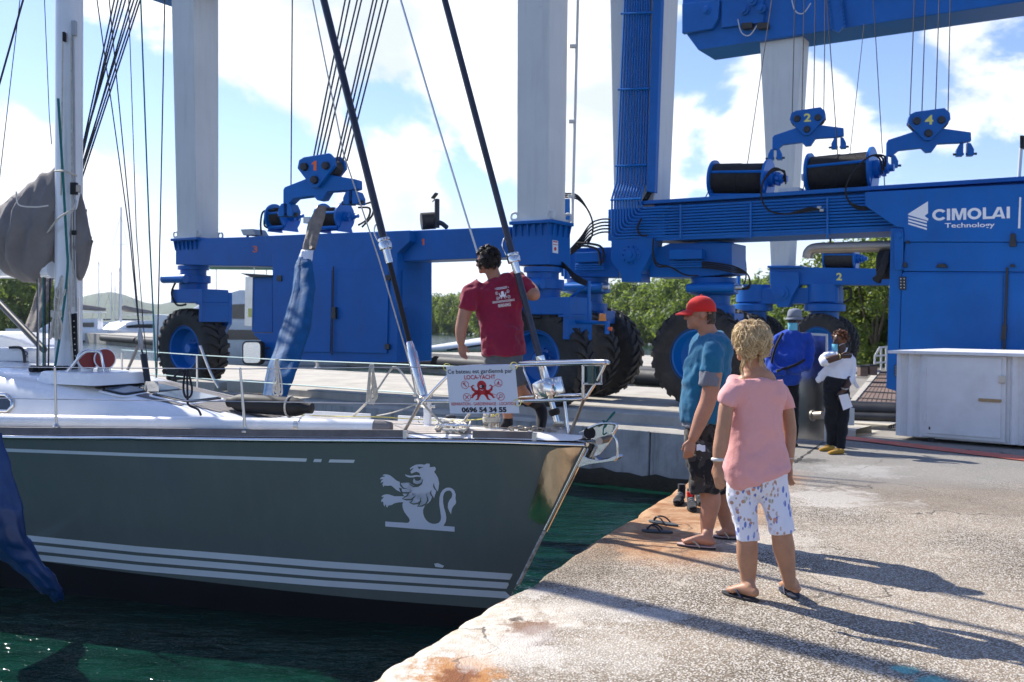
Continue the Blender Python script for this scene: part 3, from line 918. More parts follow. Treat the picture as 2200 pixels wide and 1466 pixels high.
# engine cabinet
cabp = [(570, 507), (880, 495), (880, 519), (853, 544), (853, 779), (612, 776), (563, 776), (561, 733), (545, 720), (545, 716), (586, 716), (585, 545), (571, 524)]
q = MB(); L1.pr(q, cabp, -.52, .62); cab = q.build('engine_cabinet', M['blue'], lift1, bevel=.012)
ucab = L1.uz(853, 700, -.52)[0]
def cab_side(x, y, o_=.002):
    r = ray(x, y); k = ((L1.o + L1.u * (ucab + o_)) - EYE).dot(L1.u) / r.dot(L1.u); return EYE + r * k
for k in range(10):
    y = 662 + 8.2 * k
    q = MB(); q.prism([cab_side(870, y), cab_side(905, y + .8), cab_side(905, y + 5.0), cab_side(870, y + 4.2)], L1.u * .03); q.build('louver', M['blue'], lift1)
q = MB(); q.prism([cab_side(864, 580), cab_side(909, 582), cab_side(907, 768), cab_side(862, 766)], L1.u * .008); q.build('side_hatch', M['blue'], lift1, bevel=.004)
for poly in ([(601, 581), (713, 580), (709, 757), (597, 757)], [(719, 580), (835, 579), (831, 760), (715, 757)]):
    q = MB(); L1.pr(q, poly, -.555, -.53); q.build('door', M['blue'], lift1, bevel=.006)
q = MB(); q.cyl(L1.at(716, 572, -.60), L1.at(713, 763, -.60), .016); L1.pr(q, [(712, 660), (720, 660), (720, 685), (711, 685)], -.64, -.58)
q.build('door_latch', M['dark_metal'], lift1)
for x, y in ((599, 598), (833, 597), (831, 745)):
    q = MB(); L1.pr(q, [(x - 5, y - 6), (x + 5, y - 6), (x + 5, y + 6), (x - 5, y + 6)], -.585, -.557); q.build('hinge', M['dark_metal'], lift1, bevel=.006)
# battery box with steel front, and the round-cornered mirror
q = MB(); L1.pr(q, [(544, 592), (585, 596), (585, 714), (541, 714)], -.45, .1); q.build('control_box', M['blue'], lift1, bevel=.008)
q = MB(); L1.pr(q, [(515, 587), (584, 591), (584, 594), (540, 596)], -.55, .15); q.build('rain_cover', M['dark_metal'], lift1)
q = MB(); L1.pr(q, [(527, 595), (543, 595), (541, 702), (525, 700)], -.47, -.1); q.build('control_panel', M['steel'], lift1, bevel=.006)
F = Flat(); F.poly([(533, 663), (540, 663), (540, 682), (533, 682)]); F.build('sticker', M['yellow'], lambda x, y: L1.at(x, y, -.474), lift1)
def rrect(x0, y0, x1, y1, r, n=5):
    out = []
    for cx, cy, a in ((x1 - r, y0 + r, -90), (x1 - r, y1 - r, 0), (x0 + r, y1 - r, 90), (x0 + r, y0 + r, 180)):
        for k in range(n + 1):
            t = R(a + 90 * k / n); out.append((cx + r * math.cos(t), cy + r * math.sin(t)))
    return out
q = MB(); L1.pr(q, rrect(520, 733, 563, 784, 9), -.75, -.66); mirror = q.build('mirror', M['black'], lift1, bevel=.01)
q = MB(); L1.pr(q, rrect(523, 736, 559, 780, 8), -.757, -.752); q.build('mirror_glass', M['chrome'], mirror)
q = MB(); q.tube([L1.at(563, 750, -.7), L1.at(580, 748, -.55)], .015); q.build('mirror_arm', M['dark_metal'], mirror)
# exhaust silencer and stack, lamp
q = MB(); q.cyl(L1.at(905, 476, -.1), L1.at(935, 474, .1), .17, n=18); q.build('silencer', M['drum_rope'], lift1, smooth=40)
q = MB(); q.cyl(L1.at(939, 490, 0), L1.at(939, 428, 0), .05); q.tube(bez([L1.at(935, 478, 0), L1.at(948, 480, 0), L1.at(960, 489, 0)]), .05); q.build('exhaust_stack', M['dark_metal'], lift1, smooth=40)
q = MB(); q.obox(L1.at(934, 421, 0), L1.u * .05 + V((0, 0, .05)), L1.v * .05, (L1.u * -.008 + V((0, 0, .008)))); q.tube([L1.at(934, 429, 0), L1.at(929, 434, 0)], .012); q.build('rain_cap', M['dark_metal'], lift1)
q = MB(); L1.pr(q, [(516, 493), (542, 492), (550, 505), (522, 506)], -.3, .1); q.build('work_lamp', M['grey_metal'], lift1, bevel=.01)
q = MB(); q.cyl(L1.at(532, 505, -.1), L1.at(532, 512, -.1), .03); q.build('lamp_foot', M['blue'], lift1)
number(lift1, L1, '3', 543, 553, 542, 13, -.334, M['orange'])
number(lift1, L1, '1', 905.5, 914, 527, 14, -.334, M['orange'])
# winches of the small lift, on top of the cabinet
def winch(parent, pl, x0, x1, yc, r, v, axis_tilt=0, rope='drum_rope', turns=34, base=None, fl=1.22, name='winch_drum'):
    a, c = pl.at(x0, yc, v), pl.at(x1, yc + axis_tilt, v)
    ax = (c - a); Ln = ax.length; ax = ax.normalized()
    prof = [(r * .4, 0)]
    for k in range(turns * 2 + 1):
        f = k / (turns * 2)
        prof.append((r * (1.0 if k % 2 else .965) * (1.03 if f < .5 else 1.0), Ln * f))
    prof.append((r * .4, Ln))
    d = MB().lathe(prof, a, ax, 28).build(name, M[rope], parent, smooth=60)
    for p, s_ in ((a, -1), (c, 1)):
        MB().lathe([(.02, 0), (r * fl, 0), (r * fl, .05), (.02, .05)], p + ax * (-.05 if s_ < 0 else 0), ax, 30).build('drum_flange', M['blue_pipe'], d, smooth=40)
    q = MB()
    for sv in (-1, 1):
        q.cyl(a + pl.v * sv * r * .95 + V((0, 0, r * .35)), c + pl.v * sv * r * .95 + V((0, 0, r * .35)), .03, n=8)
        q.cyl(a + pl.v * sv * r * .8 - V((0, 0, r * 1.12)), c + pl.v * sv * r * .8 - V((0, 0, r * 1.12)), .04, n=8)
    for p in (a - ax * .03, c + ax * .03):
        q.prism([p + pl.v * r * .5 + V((0, 0, -r * .3)), p - pl.v * r * .5 + V((0, 0, -r * .3)), p - pl.v * r * 1.05 + V((0, 0, -r * 1.55)), p + pl.v * r * 1.05 + V((0, 0, -r * 1.55))], ax * .04)
    q.build('winch_frame', M['blue_pipe'], parent)
    e = c + ax * .05
    q = MB(); q.lathe([(.0, 0), (r * .5, 0), (r * .5, .10), (r * .3, .12), (r * .3, .26), (r * .2, .28), (r * .2, .36), (0, .36)], e, ax, 16)
    for k in range(6):
        t = k * 1.05; q.box(e + ax * .17 + pl.v * math.cos(t) * r * .36 + V((0, 0, math.sin(t) * r * .36)), .06, .06, .06)
    q.build('winch_motor', M['blue_pipe'], parent, smooth=40)
    return a, c, ax
for x0, x1 in ((592, 622), (697, 738)):
    a, c, ax = winch(lift1, L1, x0, x1, 468, .21, 0, axis_tilt=-2, fl=1.45)
q = MB(); L1.pr(q, [(651, 466), (664, 466), (664, 480), (651, 480)], -.3, -.1); q.build('junction_box', M['white_steel'], lift1, bevel=.01)
for k, pts in enumerate(([(590, 452), (566, 455), (560, 480), (562, 505)], [(592, 458), (572, 462), (568, 484), (580, 492)], [(780, 440), (802, 436), (800, 462), (778, 488)], [(770, 446), (794, 448), (790, 470), (770, 484)])):
    q = MB().tube(bez([L1.at(x, y, -.2 + .1 * (k % 2)) for x, y in pts]), .022); q.build('hydraulic_hose', M['black'], lift1, smooth=60)
# running gear
for ci, (uc, Rr) in enumerate(((L1.uz(415, 700, 0)[0], .95), (L1.uz(1165, 700, 0)[0], .97))):
    zb = L1.uz(420, 572)[1] if ci == 0 else L1.uz(1165, 575)[1]
    q = MB(); q.lathe([(.36, 0), (.36, -.09), (.30, -.10), (.30, -.22), (.40, -.23), (.40, -.40), (.33, -.41), (.33, -.62)], L1.W(uc, 0, zb), (0, 0, 1), 28)
    q.build('slewing_post', M['blue'], lift1, smooth=35)
    q = MB(); a = L1.W(uc - .55, -.42, zb - .32); q.cyl(a, L1.W(uc + .25, -.42, zb - .32), .10, n=16); q.build('steering_cylinder', M['blue_pipe'], lift1, smooth=40)
    q = MB(); q.cyl(L1.W(uc + .02, -.5, zb - .32), L1.W(uc + .02, -.30, zb - .32), .06); q.build('cylinder_pin', M['steel'], lift1, smooth=40)
    zf = zb - .62
    q = MB(); L1.bx(q, uc - .34, uc + .78, -.38, .38, zf - .26, zf + .06); q.build('fork_head', M['blue'], lift1, bevel=.02)
    for sv in (.38,):
        q = MB(); q.prism([L1.W(uc - .1, sv, zf), L1.W(uc + .78, sv, zf), L1.W(uc + .78, sv, zf - .75), L1.W(uc + .15, sv, .85), L1.W(uc - .15, sv, .85)], L1.v * .12)
        q.build('fork_arm', M['blue'], lift1, bevel=.01)
    q = MB(); L1.bx(q, uc + .66, uc + .775, -.39, .39, zf - .70, zf + .058); q.build('fork_plate', M['blue'], lift1, bevel=.01)
    q = MB(); L1.bx(q, uc + .58, uc + .80, -.41, .41, zf - .30, zf - .262); q.build('fork_rib', M['blue'], lift1)
    wheel(lift1, L1.W(uc, 0, Rr), L1.v, Rr, .66, .53, ci)
    q = MB().tube(bez([L1.W(uc - .1, -.3, zb - .2), L1.W(uc - .25, -.42, zf), L1.W(uc - .1, -.4, zf - .3), L1.W(uc + .2, -.38, zf - .3)]), .025); q.build('hydraulic_hose', M['black'], lift1, smooth=60)
# conduit on leg 1, hoses to the other lift's side, beacon on its bracket
ue = L1.uz(1178, 474, -.31)[0]
q = MB(); q.tube([L1.W(ue + .09, .42, zt + .05), L1.W(ue + .14, .50, 9.5)], .028); 
for z in (4.0, 5.4, 6.8, 8.2): q.box(L1.W(ue + .05, .44, z), .12, .12, .05)
q.build('conduit', M['white_steel'], lift1, smooth=40)
q = MB(); q.cyl(L1.at(1218, 600, .7), L1.at(1218, 428, .7), .06); q.build('hose_post', M['blue_pipe'], lift1, smooth=40)
for k in range(5):
    q = MB().tube(bez([L1.at(1190, 560 + 4 * k, .3), L1.at(1208 + 2 * k, 565 + 3 * k, .1), L1.at(1235, 590 + 3 * k, 0), L1.at(1262, 606 + 2 * k, -.1)]), .02); q.build('hydraulic_hose', M['black'], lift1, smooth=60)
q = MB(); q.tube([L1.at(1266, 604, -.1), L1.at(1265, 693, -.1)], .03); q.tube([L1.at(1225, 692, -.1), L1.at(1308, 694, -.1)], .035); q.tube([L1.at(1305, 694, -.1), L1.at(1304, 718, -.1)], .045); q.tube([L1.at(1225, 640, 0), L1.at(1266, 610, -.1)], .025)
q.build('beacon_bracket', M['blue_pipe'], lift1)
M['beacon'] = mat('amber_lens', (.80, .24, .01), .2, var=.05, coat=.4)
q = MB(); q.lathe([(.075, 0), (.075, .02), (.07, .03), (.06, .12), (.04, .135), (0, .137)], L1.at(1294, 690, -.1), (0, 0, 1), 14); q.build('beacon', M['beacon'], lift1, smooth=40)
q = MB(); q.cyl(L1.at(1304, 706, -.1), L1.at(1314, 707, -.1), .035); q.build('reflector', M['orange'], lift1)

# ---- big lift: legs C (with the pipes) and D (behind), blue cabinet with the maker's sign
C0 = P(1368, 700, 21.3)
L2 = PL(C0, 33)
lift2 = thing('travel_lift', 'large blue boat lift with pipe bundles, white logo cabinet and yellow numbers', 'boat lift', L2.o)
def P2(name, poly, v0, v1, m='blue', bevel=.012, parent=None):
    q = MB(); L2.pr(q, poly, v0, v1); return q.build(name, M[m], parent or lift2, bevel=bevel)
# leg C
a0, z0 = L2.uz(1336, 432, -.45); a1 = L2.uz(1404, 432, -.45)[0]
zb = 4.05
q = MB(); L2.col(q, (L2.uz(1319, 425, -.45)[0], L2.uz(1405, 425, -.45)[0], zb), (L2.uz(1302, -110, -.45)[0], L2.uz(1425, -110, -.45)[0], L2.uz(1302, -110, -.45)[1] + 2), -.45, .80, 1.0)
legc = q.build('leg', M['white_steel'], lift2, bevel=.02)
P2('cable_cover', [(1409, -200), (1427, -200), (1406, 414), (1388, 412)], -.62, -.46)
for k in range(3):
    q = MB().tube(bez([L2.at(1400 - 4 * k, 412, -.55), L2.at(1394 - 4 * k, 424, -.6), L2.at(1386 - 4 * k, 436, -.55)]), .02); q.build('cable', M['black'], lift2, smooth=60)
# nested pipes: down the leg, round the corner, along the beam
NP = 11
ztop, zbot = L2.uz(1440, 445, -.62)[1], L2.uz(1440, 507, -.62)[1]
uend = L2.uz(1925, 480, -.62)[0]
for k in range(NP):
    f = k / (NP - 1)            # 0 = leftmost upright, lowest run
    xt, xm, xb = lerp(1352, 1402, f), lerp(1325, 1386, f), lerp(1315, 1376, f)
    zz = lerp(zbot, ztop, f)
    pts = [L2.at(xt, -210, -.52), L2.at(xm, 392, -.54), L2.at(lerp(xm, xb, .5), 408, -.64), L2.at(xb, 426, -.68)]
    u_b = L2.uz(xb, 430, -.68)[0]
    rad = .06
    pts += [L2.W(u_b, -.68, zz + rad * 1.6), L2.W(u_b + rad * .5, -.68, zz + rad * .5), L2.W(u_b + rad * 1.6, -.68, zz), L2.W(u_b + .55, -.68, zz), L2.W(u_b + .75, -.60, zz), L2.W(uend, -.60, zz)]
    MB().tube(pts, .0225, 8).build('hydraulic_pipe', M['blue_pipe'], lift2, smooth=60)
for (x0, x1, y, v) in ((1334, 1402, 30, -.58), (1328, 1396, 193, -.58), (1322, 1390, 357, -.58), (1312, 1378, 430, -.72)):
    q = MB().cyl(L2.at(x0, y, v), L2.at(x1, y - 3, v), .022, n=8); q.build('pipe_clamp', M['blue_pipe'], lift2)
for x in (1462, 1613, 1778):
    q = MB().cyl(L2.at(x, 440 - (x - 1462) * .045, -.64), L2.at(x, 512, -.64), .022, n=8); q.build('pipe_clamp', M['blue_pipe'], lift2)
# side beam: web, flanges
ub0, ub1 = L2.uz(1382, 470, -.45)[0], L2.uz(1945, 470, -.45)[0] + 3
q = MB(); L2.bx(q, ub0, ub1, -.40, .40, 3.42, 4.10); q.build('side_beam', M['blue'], lift2)
q = MB(); L2.bx(q, ub0 - .06, ub1, -.62, .62, 4.10, 4.17); q.build('beam_flange', M['blue'], lift2)
q = MB(); L2.bx(q, ub0 + .3, ub1, -.60, .60, 3.34, 3.42); q.build('beam_flange', M['blue'], lift2)
uL = L2.uz(1313, 470, -.5)[0]
q = MB(); L2.bx(q, uL - .02, ub0 + .55, -.6, .5, 3.38, 4.04); q.build('corner_box', M['blue'], lift2, bevel=.01)
# trunnion plate and its round boss
P2('trunnion_plate', [(1313, 508), (1405, 510), (1400, 545), (1377, 588), (1377, 606), (1335, 606), (1334, 590), (1313, 560)], -.66, -.2)
q = MB(); c_ = L2.at(1355, 548, -.68)
q.lathe([(.21, 0), (.21, .04), (.14, .06), (.14, .09), (.07, .10), (.07, .13), (0, .13)], c_ + L2.v * .05, -L2.v, 28)
for k in range(10):
    t = k * .628; p = c_ + (L2.u * math.cos(t) + V((0, 0, math.sin(t)))) * .175; q.cyl(p, p - L2.v * .05, .018, n=6)
q.build('trunnion_boss', M['blue'], lift2, smooth=35)
# bogie beams
P2('bogie_beam', [(1205, 534), (1320, 531), (1330, 596), (1205, 594)], -.40, .40)
P2('bogie_beam', [(1395, 540), (1440, 523), (1572, 522), (1572, 588), (1500, 596), (1395, 596)], -.42, .40)
q = MB(); q.lathe([(.42, 0), (.42, .62), (.40, .66), (0, .66)], L2.W(L2.uz(1533, 560)[0], 0, L2.uz(1533, 592)[1]), (0, 0, 1), 30); q.build('bogie_end', M['blue'], lift2, smooth=35)
P2('guard_box', [(1437, 536), (1508, 536), (1508, 556), (1437, 558)], -.60, -.43)
P2('guard_box', [(1236, 543), (1290, 541), (1290, 562), (1236, 564)], -.58, -.41)
for k in range(3):
    q = MB().cyl(L2.at(1438, 563 + 5 * k, -.5), L2.at(1515, 562 + 5 * k, -.5), .02, n=8); q.build('hydraulic_pipe', M['blue_pipe'], lift2, smooth=60)
    q = MB().cyl(L2.at(1236, 569 + 5 * k, -.5), L2.at(1298, 568 + 5 * k, -.5), .02, n=8); q.build('hydraulic_pipe', M['blue_pipe'], lift2, smooth=60)
for k, (xc, xw) in enumerate(((1262, 1282), (1533, 1522))):
    uc = L2.uz(xc, 640)[0]; zb_ = L2.uz(xc, 598)[1]
    q = MB(); q.lathe([(.46, 0), (.46, -.10), (.50, -.12), (.50, -.32), (.34, -.36), (.34, -.55), (.44, -.56), (.44, -.72)], L2.W(uc, 0, zb_), (0, 0, 1), 30); q.build('slewing_post', M['blue'], lift2, smooth=35)
    q = MB(); q.cyl(L2.W(uc - .35, -.52, zb_ - .22), L2.W(uc + .65, -.52, zb_ - .22), .09, n=14); q.build('steering_cylinder', M['blue_pipe'], lift2, smooth=40)
    q = MB(); q.cyl(L2.W(uc + .65, -.52, zb_ - .22), L2.W(uc + .8, -.52, zb_ - .22), .05); q.build('cylinder_rod', M['steel'], lift2, smooth=40)
    q = MB(); L2.bx(q, uc - .40, uc + .55, -.28, .28, zb_ - 1.0, zb_ - .72); q.build('axle_yoke', M['blue'], lift2, bevel=.02)
    q = MB(); q.cyl(L2.W(uc + .0, -.72, 1.0), L2.W(uc, .72, 1.0), .12); q.build('axle', M['dark_metal'], lift2)
    q = MB(); L2.bx(q, uc - .16, uc + .16, -.16, .16, .9, zb_ - .9); q.build('axle_post', M['blue'], lift2, bevel=.02)
    wheel(lift2, L2.W(uc, -.60, 1.0), L2.v, 1.0, .58, .56, 'c')
    wheel(lift2, L2.W(uc, .60, 1.0), -L2.v, 1.0, .58, .56, 'c')
# hoses
def hose(pts, v, r=.017, parent=None, m='black', pl=None):
    pl = pl or L2
    q = MB().tube(bez([pl.at(x, y, (v if not isinstance(v, (list, tuple)) else v[i])) for i, (x, y) in enumerate(pts)]), r, 7)
    return q.build('hydraulic_hose', M[m], parent or lift2, smooth=60)
for k in range(5):
    hose([(1312, 471 + 7 * k), (1290, 472 + 7 * k), (1268, 482 + 7 * k), (1248, 510 + 5 * k), (1226, 535 + 3 * k)], -.6, .018)
for k in range(3):
    hose([(1214, 416 + 4 * k), (1240, 420 + 4 * k), (1262, 450), (1273, 478), (1272, 505), (1262, 520 + 3 * k)], -.5, .019)
hose([(1240, 522), (1268, 524), (1290, 530), (1297, 545), (1296, 565)], -.62, .026); hose([(1240, 528), (1266, 530), (1286, 540), (1290, 570)], -.62, .026)
for k in range(4):
    hose([(1508, 563 + 4 * k), (1540, 566 + 4 * k), (1580, 574 + 4 * k), (1606, 590), (1610, 612 + 2 * k), (1590, 622)], -.52, .016)
for k in range(2):
    hose([(1404, 512), (1403, 540 + 8 * k), (1412, 566 + 6 * k), (1440, 574), (1470, 590), (1500, 593)], -.68, .017)
hose([(1378, 470), (1370, 490), (1376, 505), (1392, 506)], -.75, .02)
# rope winches on the beam
for (x0, x1, yc, r, tl, jb) in ((1538, 1648, 386, .315, -1, 1524), (1745, 1872, 377, .345, -12, 1725)):
    a, c, ax = winch(lift2, L2, x0, x1, yc, r, 0.1, axis_tilt=tl, turns=44, fl=1.24)
    q = MB(); L2.pr(q, [(jb - 4, 374), (jb + 9, 374), (jb + 9, 388), (jb - 4, 388)], -.2, 0); q.build('junction_box', M['white_steel'], lift2, bevel=.01)
    hose([(jb + 2, 388), (jb + 2, 402), (jb - 6, 420), (jb - 12, 430)], -.15, .010)
q = MB(); L2.pr(q, [(1672, 404), (1717, 402), (1717, 420), (1672, 422)], -.3, .1); L2.pr(q, [(1690, 420), (1702, 420), (1704, 432), (1688, 432)], -.2, 0); q.build('light_box', M['white_steel'], lift2, bevel=.015)
for k in range(3):
    hose([(1688 - 3 * k, 396 - 6 * k), (1685, 372 - 2 * k), (1662, 362 + 3 * k), (1640, 390), (1636, 425), (1652, 452), (1690, 460), (1740, 453 - 3 * k), (1768, 449 + 3 * k)], [-.3, -.4, -.6, -.7, -.75, -.78, -.78, -.76, -.7], .017)
for k in range(3):
    hose([(1902 - 3 * k, 358 + 8 * k), (1900 - 5 * k, 336 + 3 * k), (1870, 336), (1838, 364), (1818, 400), (1822, 430), (1845, 444 + 3 * k), (1880, 446)], [-.3, -.4, -.6, -.7, -.75, -.75, -.7, -.6], .017)
for xx in (1756, 1762): 
    q = MB().cyl(L2.at(xx, 446 + (xx - 1756), -.72), L2.at(xx + 8, 446 + (xx - 1756), -.72), .03); q.build('hose_coupling', M['steel'], lift2, smooth=40)
# maker's cabinet
VF = -.95
cab2 = P2('logo_cabinet', [(1858, 413), (2330, 389), (2330, 520), (1942, 520), (1942, 490), (1925, 488), (1858, 442)], VF, .9)
P2('cabinet_panel', [(1944, 520.8), (2330, 520.8), (2330, 585.2), (1940, 582.8)], VF + .02, .9)
lowc = P2('lower_cabinet', [(1940, 584), (2330, 586), (2330, 800), (1931, 800)], VF + .02, .9)
P2('cabinet_side', [(1914, 490), (1942, 490), (1938, 584), (1929, 842), (1904, 834)], VF + .03, .85)
P2('cabinet_post', [(1921, 500), (1941, 498), (1940, 580), (1921, 580)], VF - .03, VF + .02)
for yy in (505, 574):
    q = MB(); q.lathe([(.055, 0), (.055, .03), (0, .03)], L2.at(1931, yy, VF - .03), -L2.v, 16); q.build('post_pin', M['blue'], lift2, smooth=40)
P2('cabinet_door', [(1938, 588), (2155, 589), (2150, 800), (1932, 800)], VF, VF + .016, bevel=.005)
P2('cabinet_door', [(2164, 589), (2330, 590), (2330, 800), (2158, 800)], VF, VF + .016, bevel=.005)
q = MB(); q.cyl(L2.at(2164, 575, VF - .04), L2.at(2157, 760, VF - .04), .02); L2.pr(q, [(2153, 698), (2163, 698), (2161, 728), (2150, 732)], VF - .07, VF - .02); q.build('door_latch', M['dark_metal'], lift2)
for x, y, w_, h_ in ((1939, 609, 7, 14), (1927, 797, 5, 13)):
    q = MB(); L2.pr(q, [(x - w_, y - h_), (x + w_, y - h_), (x + w_, y + h_), (x - w_, y + h_)], VF - .03, VF + .0); hg = q.build('hinge', M['dark_metal'], lift2, bevel=.006)
    F = Flat()
    for sx in (-.5, .5):
        for kk in range(4): F.disc(x + sx * w_, y - h_ * .7 + kk * h_ * .46, 1.2)
    F.build('bolt', M['steel'], lambda X, Y: L2.at(X, Y, VF - .034), hg)
for (x, y, w_, h_) in ((2023, 571, 13, 4), (2176, 516, 8, 14), (1950, 520, 4, 3), (1944, 569, 5, 5), (2175, 571, 6, 3)):
    q = MB(); L2.pr(q, [(x - w_, y + h_), (x + w_, y + h_), (x + w_ * .6, y - h_), (x - w_ * .6, y - h_)], VF - .05, VF + .01); q.build('toggle_latch', M['dark_metal'], lift2, bevel=.008)
# sign: chevron, maker's name, second line, white bar
F = Flat(); VT = VF - .006
def c7(x, y): return (1650 + x / 2.4436, 400 + y / 2.4436)
F.poly([c7(736, 146), c7(840, 80), c7(840, 143), c7(822, 157), c7(842, 172), c7(840, 182), c7(736, 152)][:7])
for k in range(3):
    y0 = 160 + 16 * k
    F.poly([c7(736, y0), c7(834, y0 + 25 + 2 * k), c7(834, y0 + 35 + 2 * k), c7(736, y0 + 9)])
F.build('logo_chevron', M['logo_white'], lambda x, y: L2.at(x, y, VT), cab2)
# heavy extended capitals, 5.95 wide, 1 high
x0_, x1_ = c7(862, 0)[0], c7(1270, 0)[0]
F = Flat()
def arc(cx, cy, rx, ry, a0, a1, n_=18): return [(cx + rx * math.cos(R(lerp(a0, a1, i / n_))), cy + ry * math.sin(R(lerp(a0, a1, i / n_)))) for i in range(n_ + 1)]
def thick(F, cx, rx, a0, a1):
    o_, i_ = arc(cx, .5, rx, .5, a0, a1), arc(cx, .5, rx - .25, .28, a0, a1); vs_ = [p for pr in zip(o_, i_) for p in pr]
    F.tri(vs_, [(2 * k, 2 * k + 1, 2 * k + 3, 2 * k + 2) for k in range(len(o_) - 1)])
thick(F, .56, .56, 36, 324)
F.poly([(1.12, 0), (1.37, 0), (1.37, 1), (1.12, 1)])
F.poly([(1.5, 0), (1.73, 0), (1.73, 1), (1.5, 1)]); F.poly([(2.37, 0), (2.60, 0), (2.60, 1), (2.37, 1)]); F.poly([(1.731, 1), (1.84, 1), (2.05, .36), (2.05, 0), (1.95, 0), (1.731, .68)]); F.poly([(2.369, 1), (2.26, 1), (2.051, .36), (2.051, 0), (2.15, 0), (2.369, .68)])
thick(F, 3.22, .54, 0, 360)
F.poly([(3.86, 0), (4.11, 0), (4.11, 1), (3.86, 1)]); F.poly([(4.111, 0), (4.58, 0), (4.58, .22), (4.111, .22)])
F.poly([(4.48, .0), (4.75, 0), (5.13, .78), (5.0, 1), (4.96, 1)]); F.poly([(5.131, .78), (5.30, 0), (5.58, 0), (5.26, 1), (5.001, 1)]); F.poly([(4.84, .16), (5.27, .16), (5.23, .34), (4.92, .34)])
F.poly([(5.68, 0), (5.93, 0), (5.93, 1), (5.68, 1)])
F.v = [(lerp(x0_, x1_, x / 5.93), lerp(c7(0, 183)[1], c7(0, 169)[1], x / 5.93) - y * 25) for x, y in F.v]
F.build('logo_lettering', M['logo_white'], lambda x, y: L2.at(x, y, VT), cab2)
F = Flat(); x0_, x1_ = c7(928, 0)[0], c7(1190, 0)[0]
vs, fs, w_ = text2d('Technology', .015)
F.tri([(lerp(x0_, x1_, x / w_), lerp(c7(0, 219)[1], c7(0, 214)[1], x / w_) - y * 10) for x, y in vs], fs)
F.build('logo_lettering', M['logo_white'], lambda x, y: L2.at(x, y, VT), cab2)
F = Flat(); F.poly([(2190, 424), (2194, 424), (2192, 491), (2187, 491)]); F.build('logo_bar', M['logo_white'], lambda x, y: L2.at(x, y, VT), cab2)
# intake pipe, black air filter
M['hot_pipe'] = mat('exhaust_steel', (.38, .33, .27), .42, metal=.7, var=.2, dirt=(.16, .09, .05), damt=.5)
q = MB().tube(bez([L2.at(1735, 555, -.5), L2.at(1738, 542, -.5), L2.at(1752, 534, -.5), L2.at(1800, 532, -.5), L2.at(1915, 529, -.5)], 8), .10, 16); q.build('exhaust_pipe', M['hot_pipe'], lift2, smooth=50)
q = MB(); q.cyl(L2.at(1784, 532, -.5), L2.at(1784, 512, -.5), .02); q.build('pipe_hanger', M['dark_metal'], lift2)
q = MB(); q.lathe([(.0, -.02), (.24, 0), (.26, .02), (.26, .4), (.24, .42), (0, .42)], L2.at(1888, 570, -.55), L2.u, 24); q.build('air_filter', M['black'], lift2, smooth=40)
q = MB().tube(bez([L2.at(1909, 542, -.8), L2.at(1900, 570, -.85), L2.at(1892, 590, -.85), L2.at(1884, 602, -.8)]), [.06, .065, .07, .07, .07, .07, .075, .08] * 3 + [.09], 14); q.build('intake_hose', M['black'], lift2, smooth=60)
# mast lamp on the cabinet
q = MB(); q.cyl(L2.at(2188, 400, 0), L2.at(2194, 318, 0), .03); q.build('lamp_pole', M['white_steel'], lift2)
q = MB(); L2.pr(q, [(2191, 291), (2200, 291), (2200, 318), (2191, 318)], -.1, .1); q.build('signal_lamp', M['black'], lift2, bevel=.01)

# far frame of the big lift
D0 = P(1690, 700, 36.4)
L3 = PL(D0, 33)
def P3(name, poly, v0, v1, m='blue', bevel=.02):
    q = MB(); L3.pr(q, poly, v0, v1); return q.build(name, M[m], lift2, bevel=bevel)
a0, z0 = L3.uz(1656, 572, -.5); a1 = L3.uz(1693, 572, -.5)[0]
c0, z1 = L3.uz(1630, 56, -.5); c1 = L3.uz(1727, 40, -.5)[0]
q = MB(); L3.col(q, (a0, a1, z0), (c0, c1, z1 + .15), -.5, .9, .8); legd = q.build('leg', M['white_steel'], lift2, bevel=.02)
q = MB(); L3.bx(q, c0 - .05, c1 + .06, -.62, .55, z1 - .02, z1 + .1); q.build('leg_flange', M['white_steel'], legd, bevel=.01)
for k in range(9):
    q = MB(); u_ = lerp(c0, c1, k / 8); q.prism([L3.W(u_, -.6, z1 - .02), L3.W(u_, -.5, z1 - .02), L3.W(u_, -.5, z1 - .35)], L3.u * .03); q.build('gusset', M['white_steel'], legd)
P3('side_beam', [(1653, 573), (1960, 579), (1960, 613), (1710, 612), (1653, 610)], -.45, .45)
P3('leg_seat', [(1648, 571), (1722, 571), (1722, 576), (1648, 576)], -.6, .6)
P3('trunnion_plate', [(1655, 585), (1716, 585), (1716, 612), (1700, 640), (1694, 660), (1670, 660), (1664, 640), (1655, 615)], -.62, -.1)
q = MB(); q.lathe([(.26, 0), (.26, .05), (.14, .06), (.14, .1), (0, .1)], L3.at(1680, 630, -.62), -L3.v, 22); q.build('trunnion_boss', M['blue'], lift2, smooth=40)
P3('bogie_beam', [(1590, 620), (1800, 618), (1800, 652), (1612, 654), (1590, 650)], -.4, .4)
for k, xc in enumerate((1618, 1772)):
    uc = L3.uz(xc, 640)[0]; zb_ = L3.uz(xc, 652)[1]
    q = MB(); q.lathe([(.62, .68), (.62, .05), (.5, 0), (.72, -.05), (.72, -.28), (.5, -.3), (.5, -.75)], L3.W(uc, 0, zb_), (0, 0, 1), 28); q.build('slewing_post', M['blue'], lift2, smooth=35)
    q = MB(); L3.bx(q, uc - .16, uc + .16, -.16, .16, .9, zb_ - .6); q.build('axle_post', M['blue'], lift2, bevel=.02)
    wheel(lift2, L3.W(uc, -.62, 1.02), L3.v, 1.06, .6, .58, 'd'); wheel(lift2, L3.W(uc, .62, 1.02), -L3.v, 1.06, .6, .58, 'd')
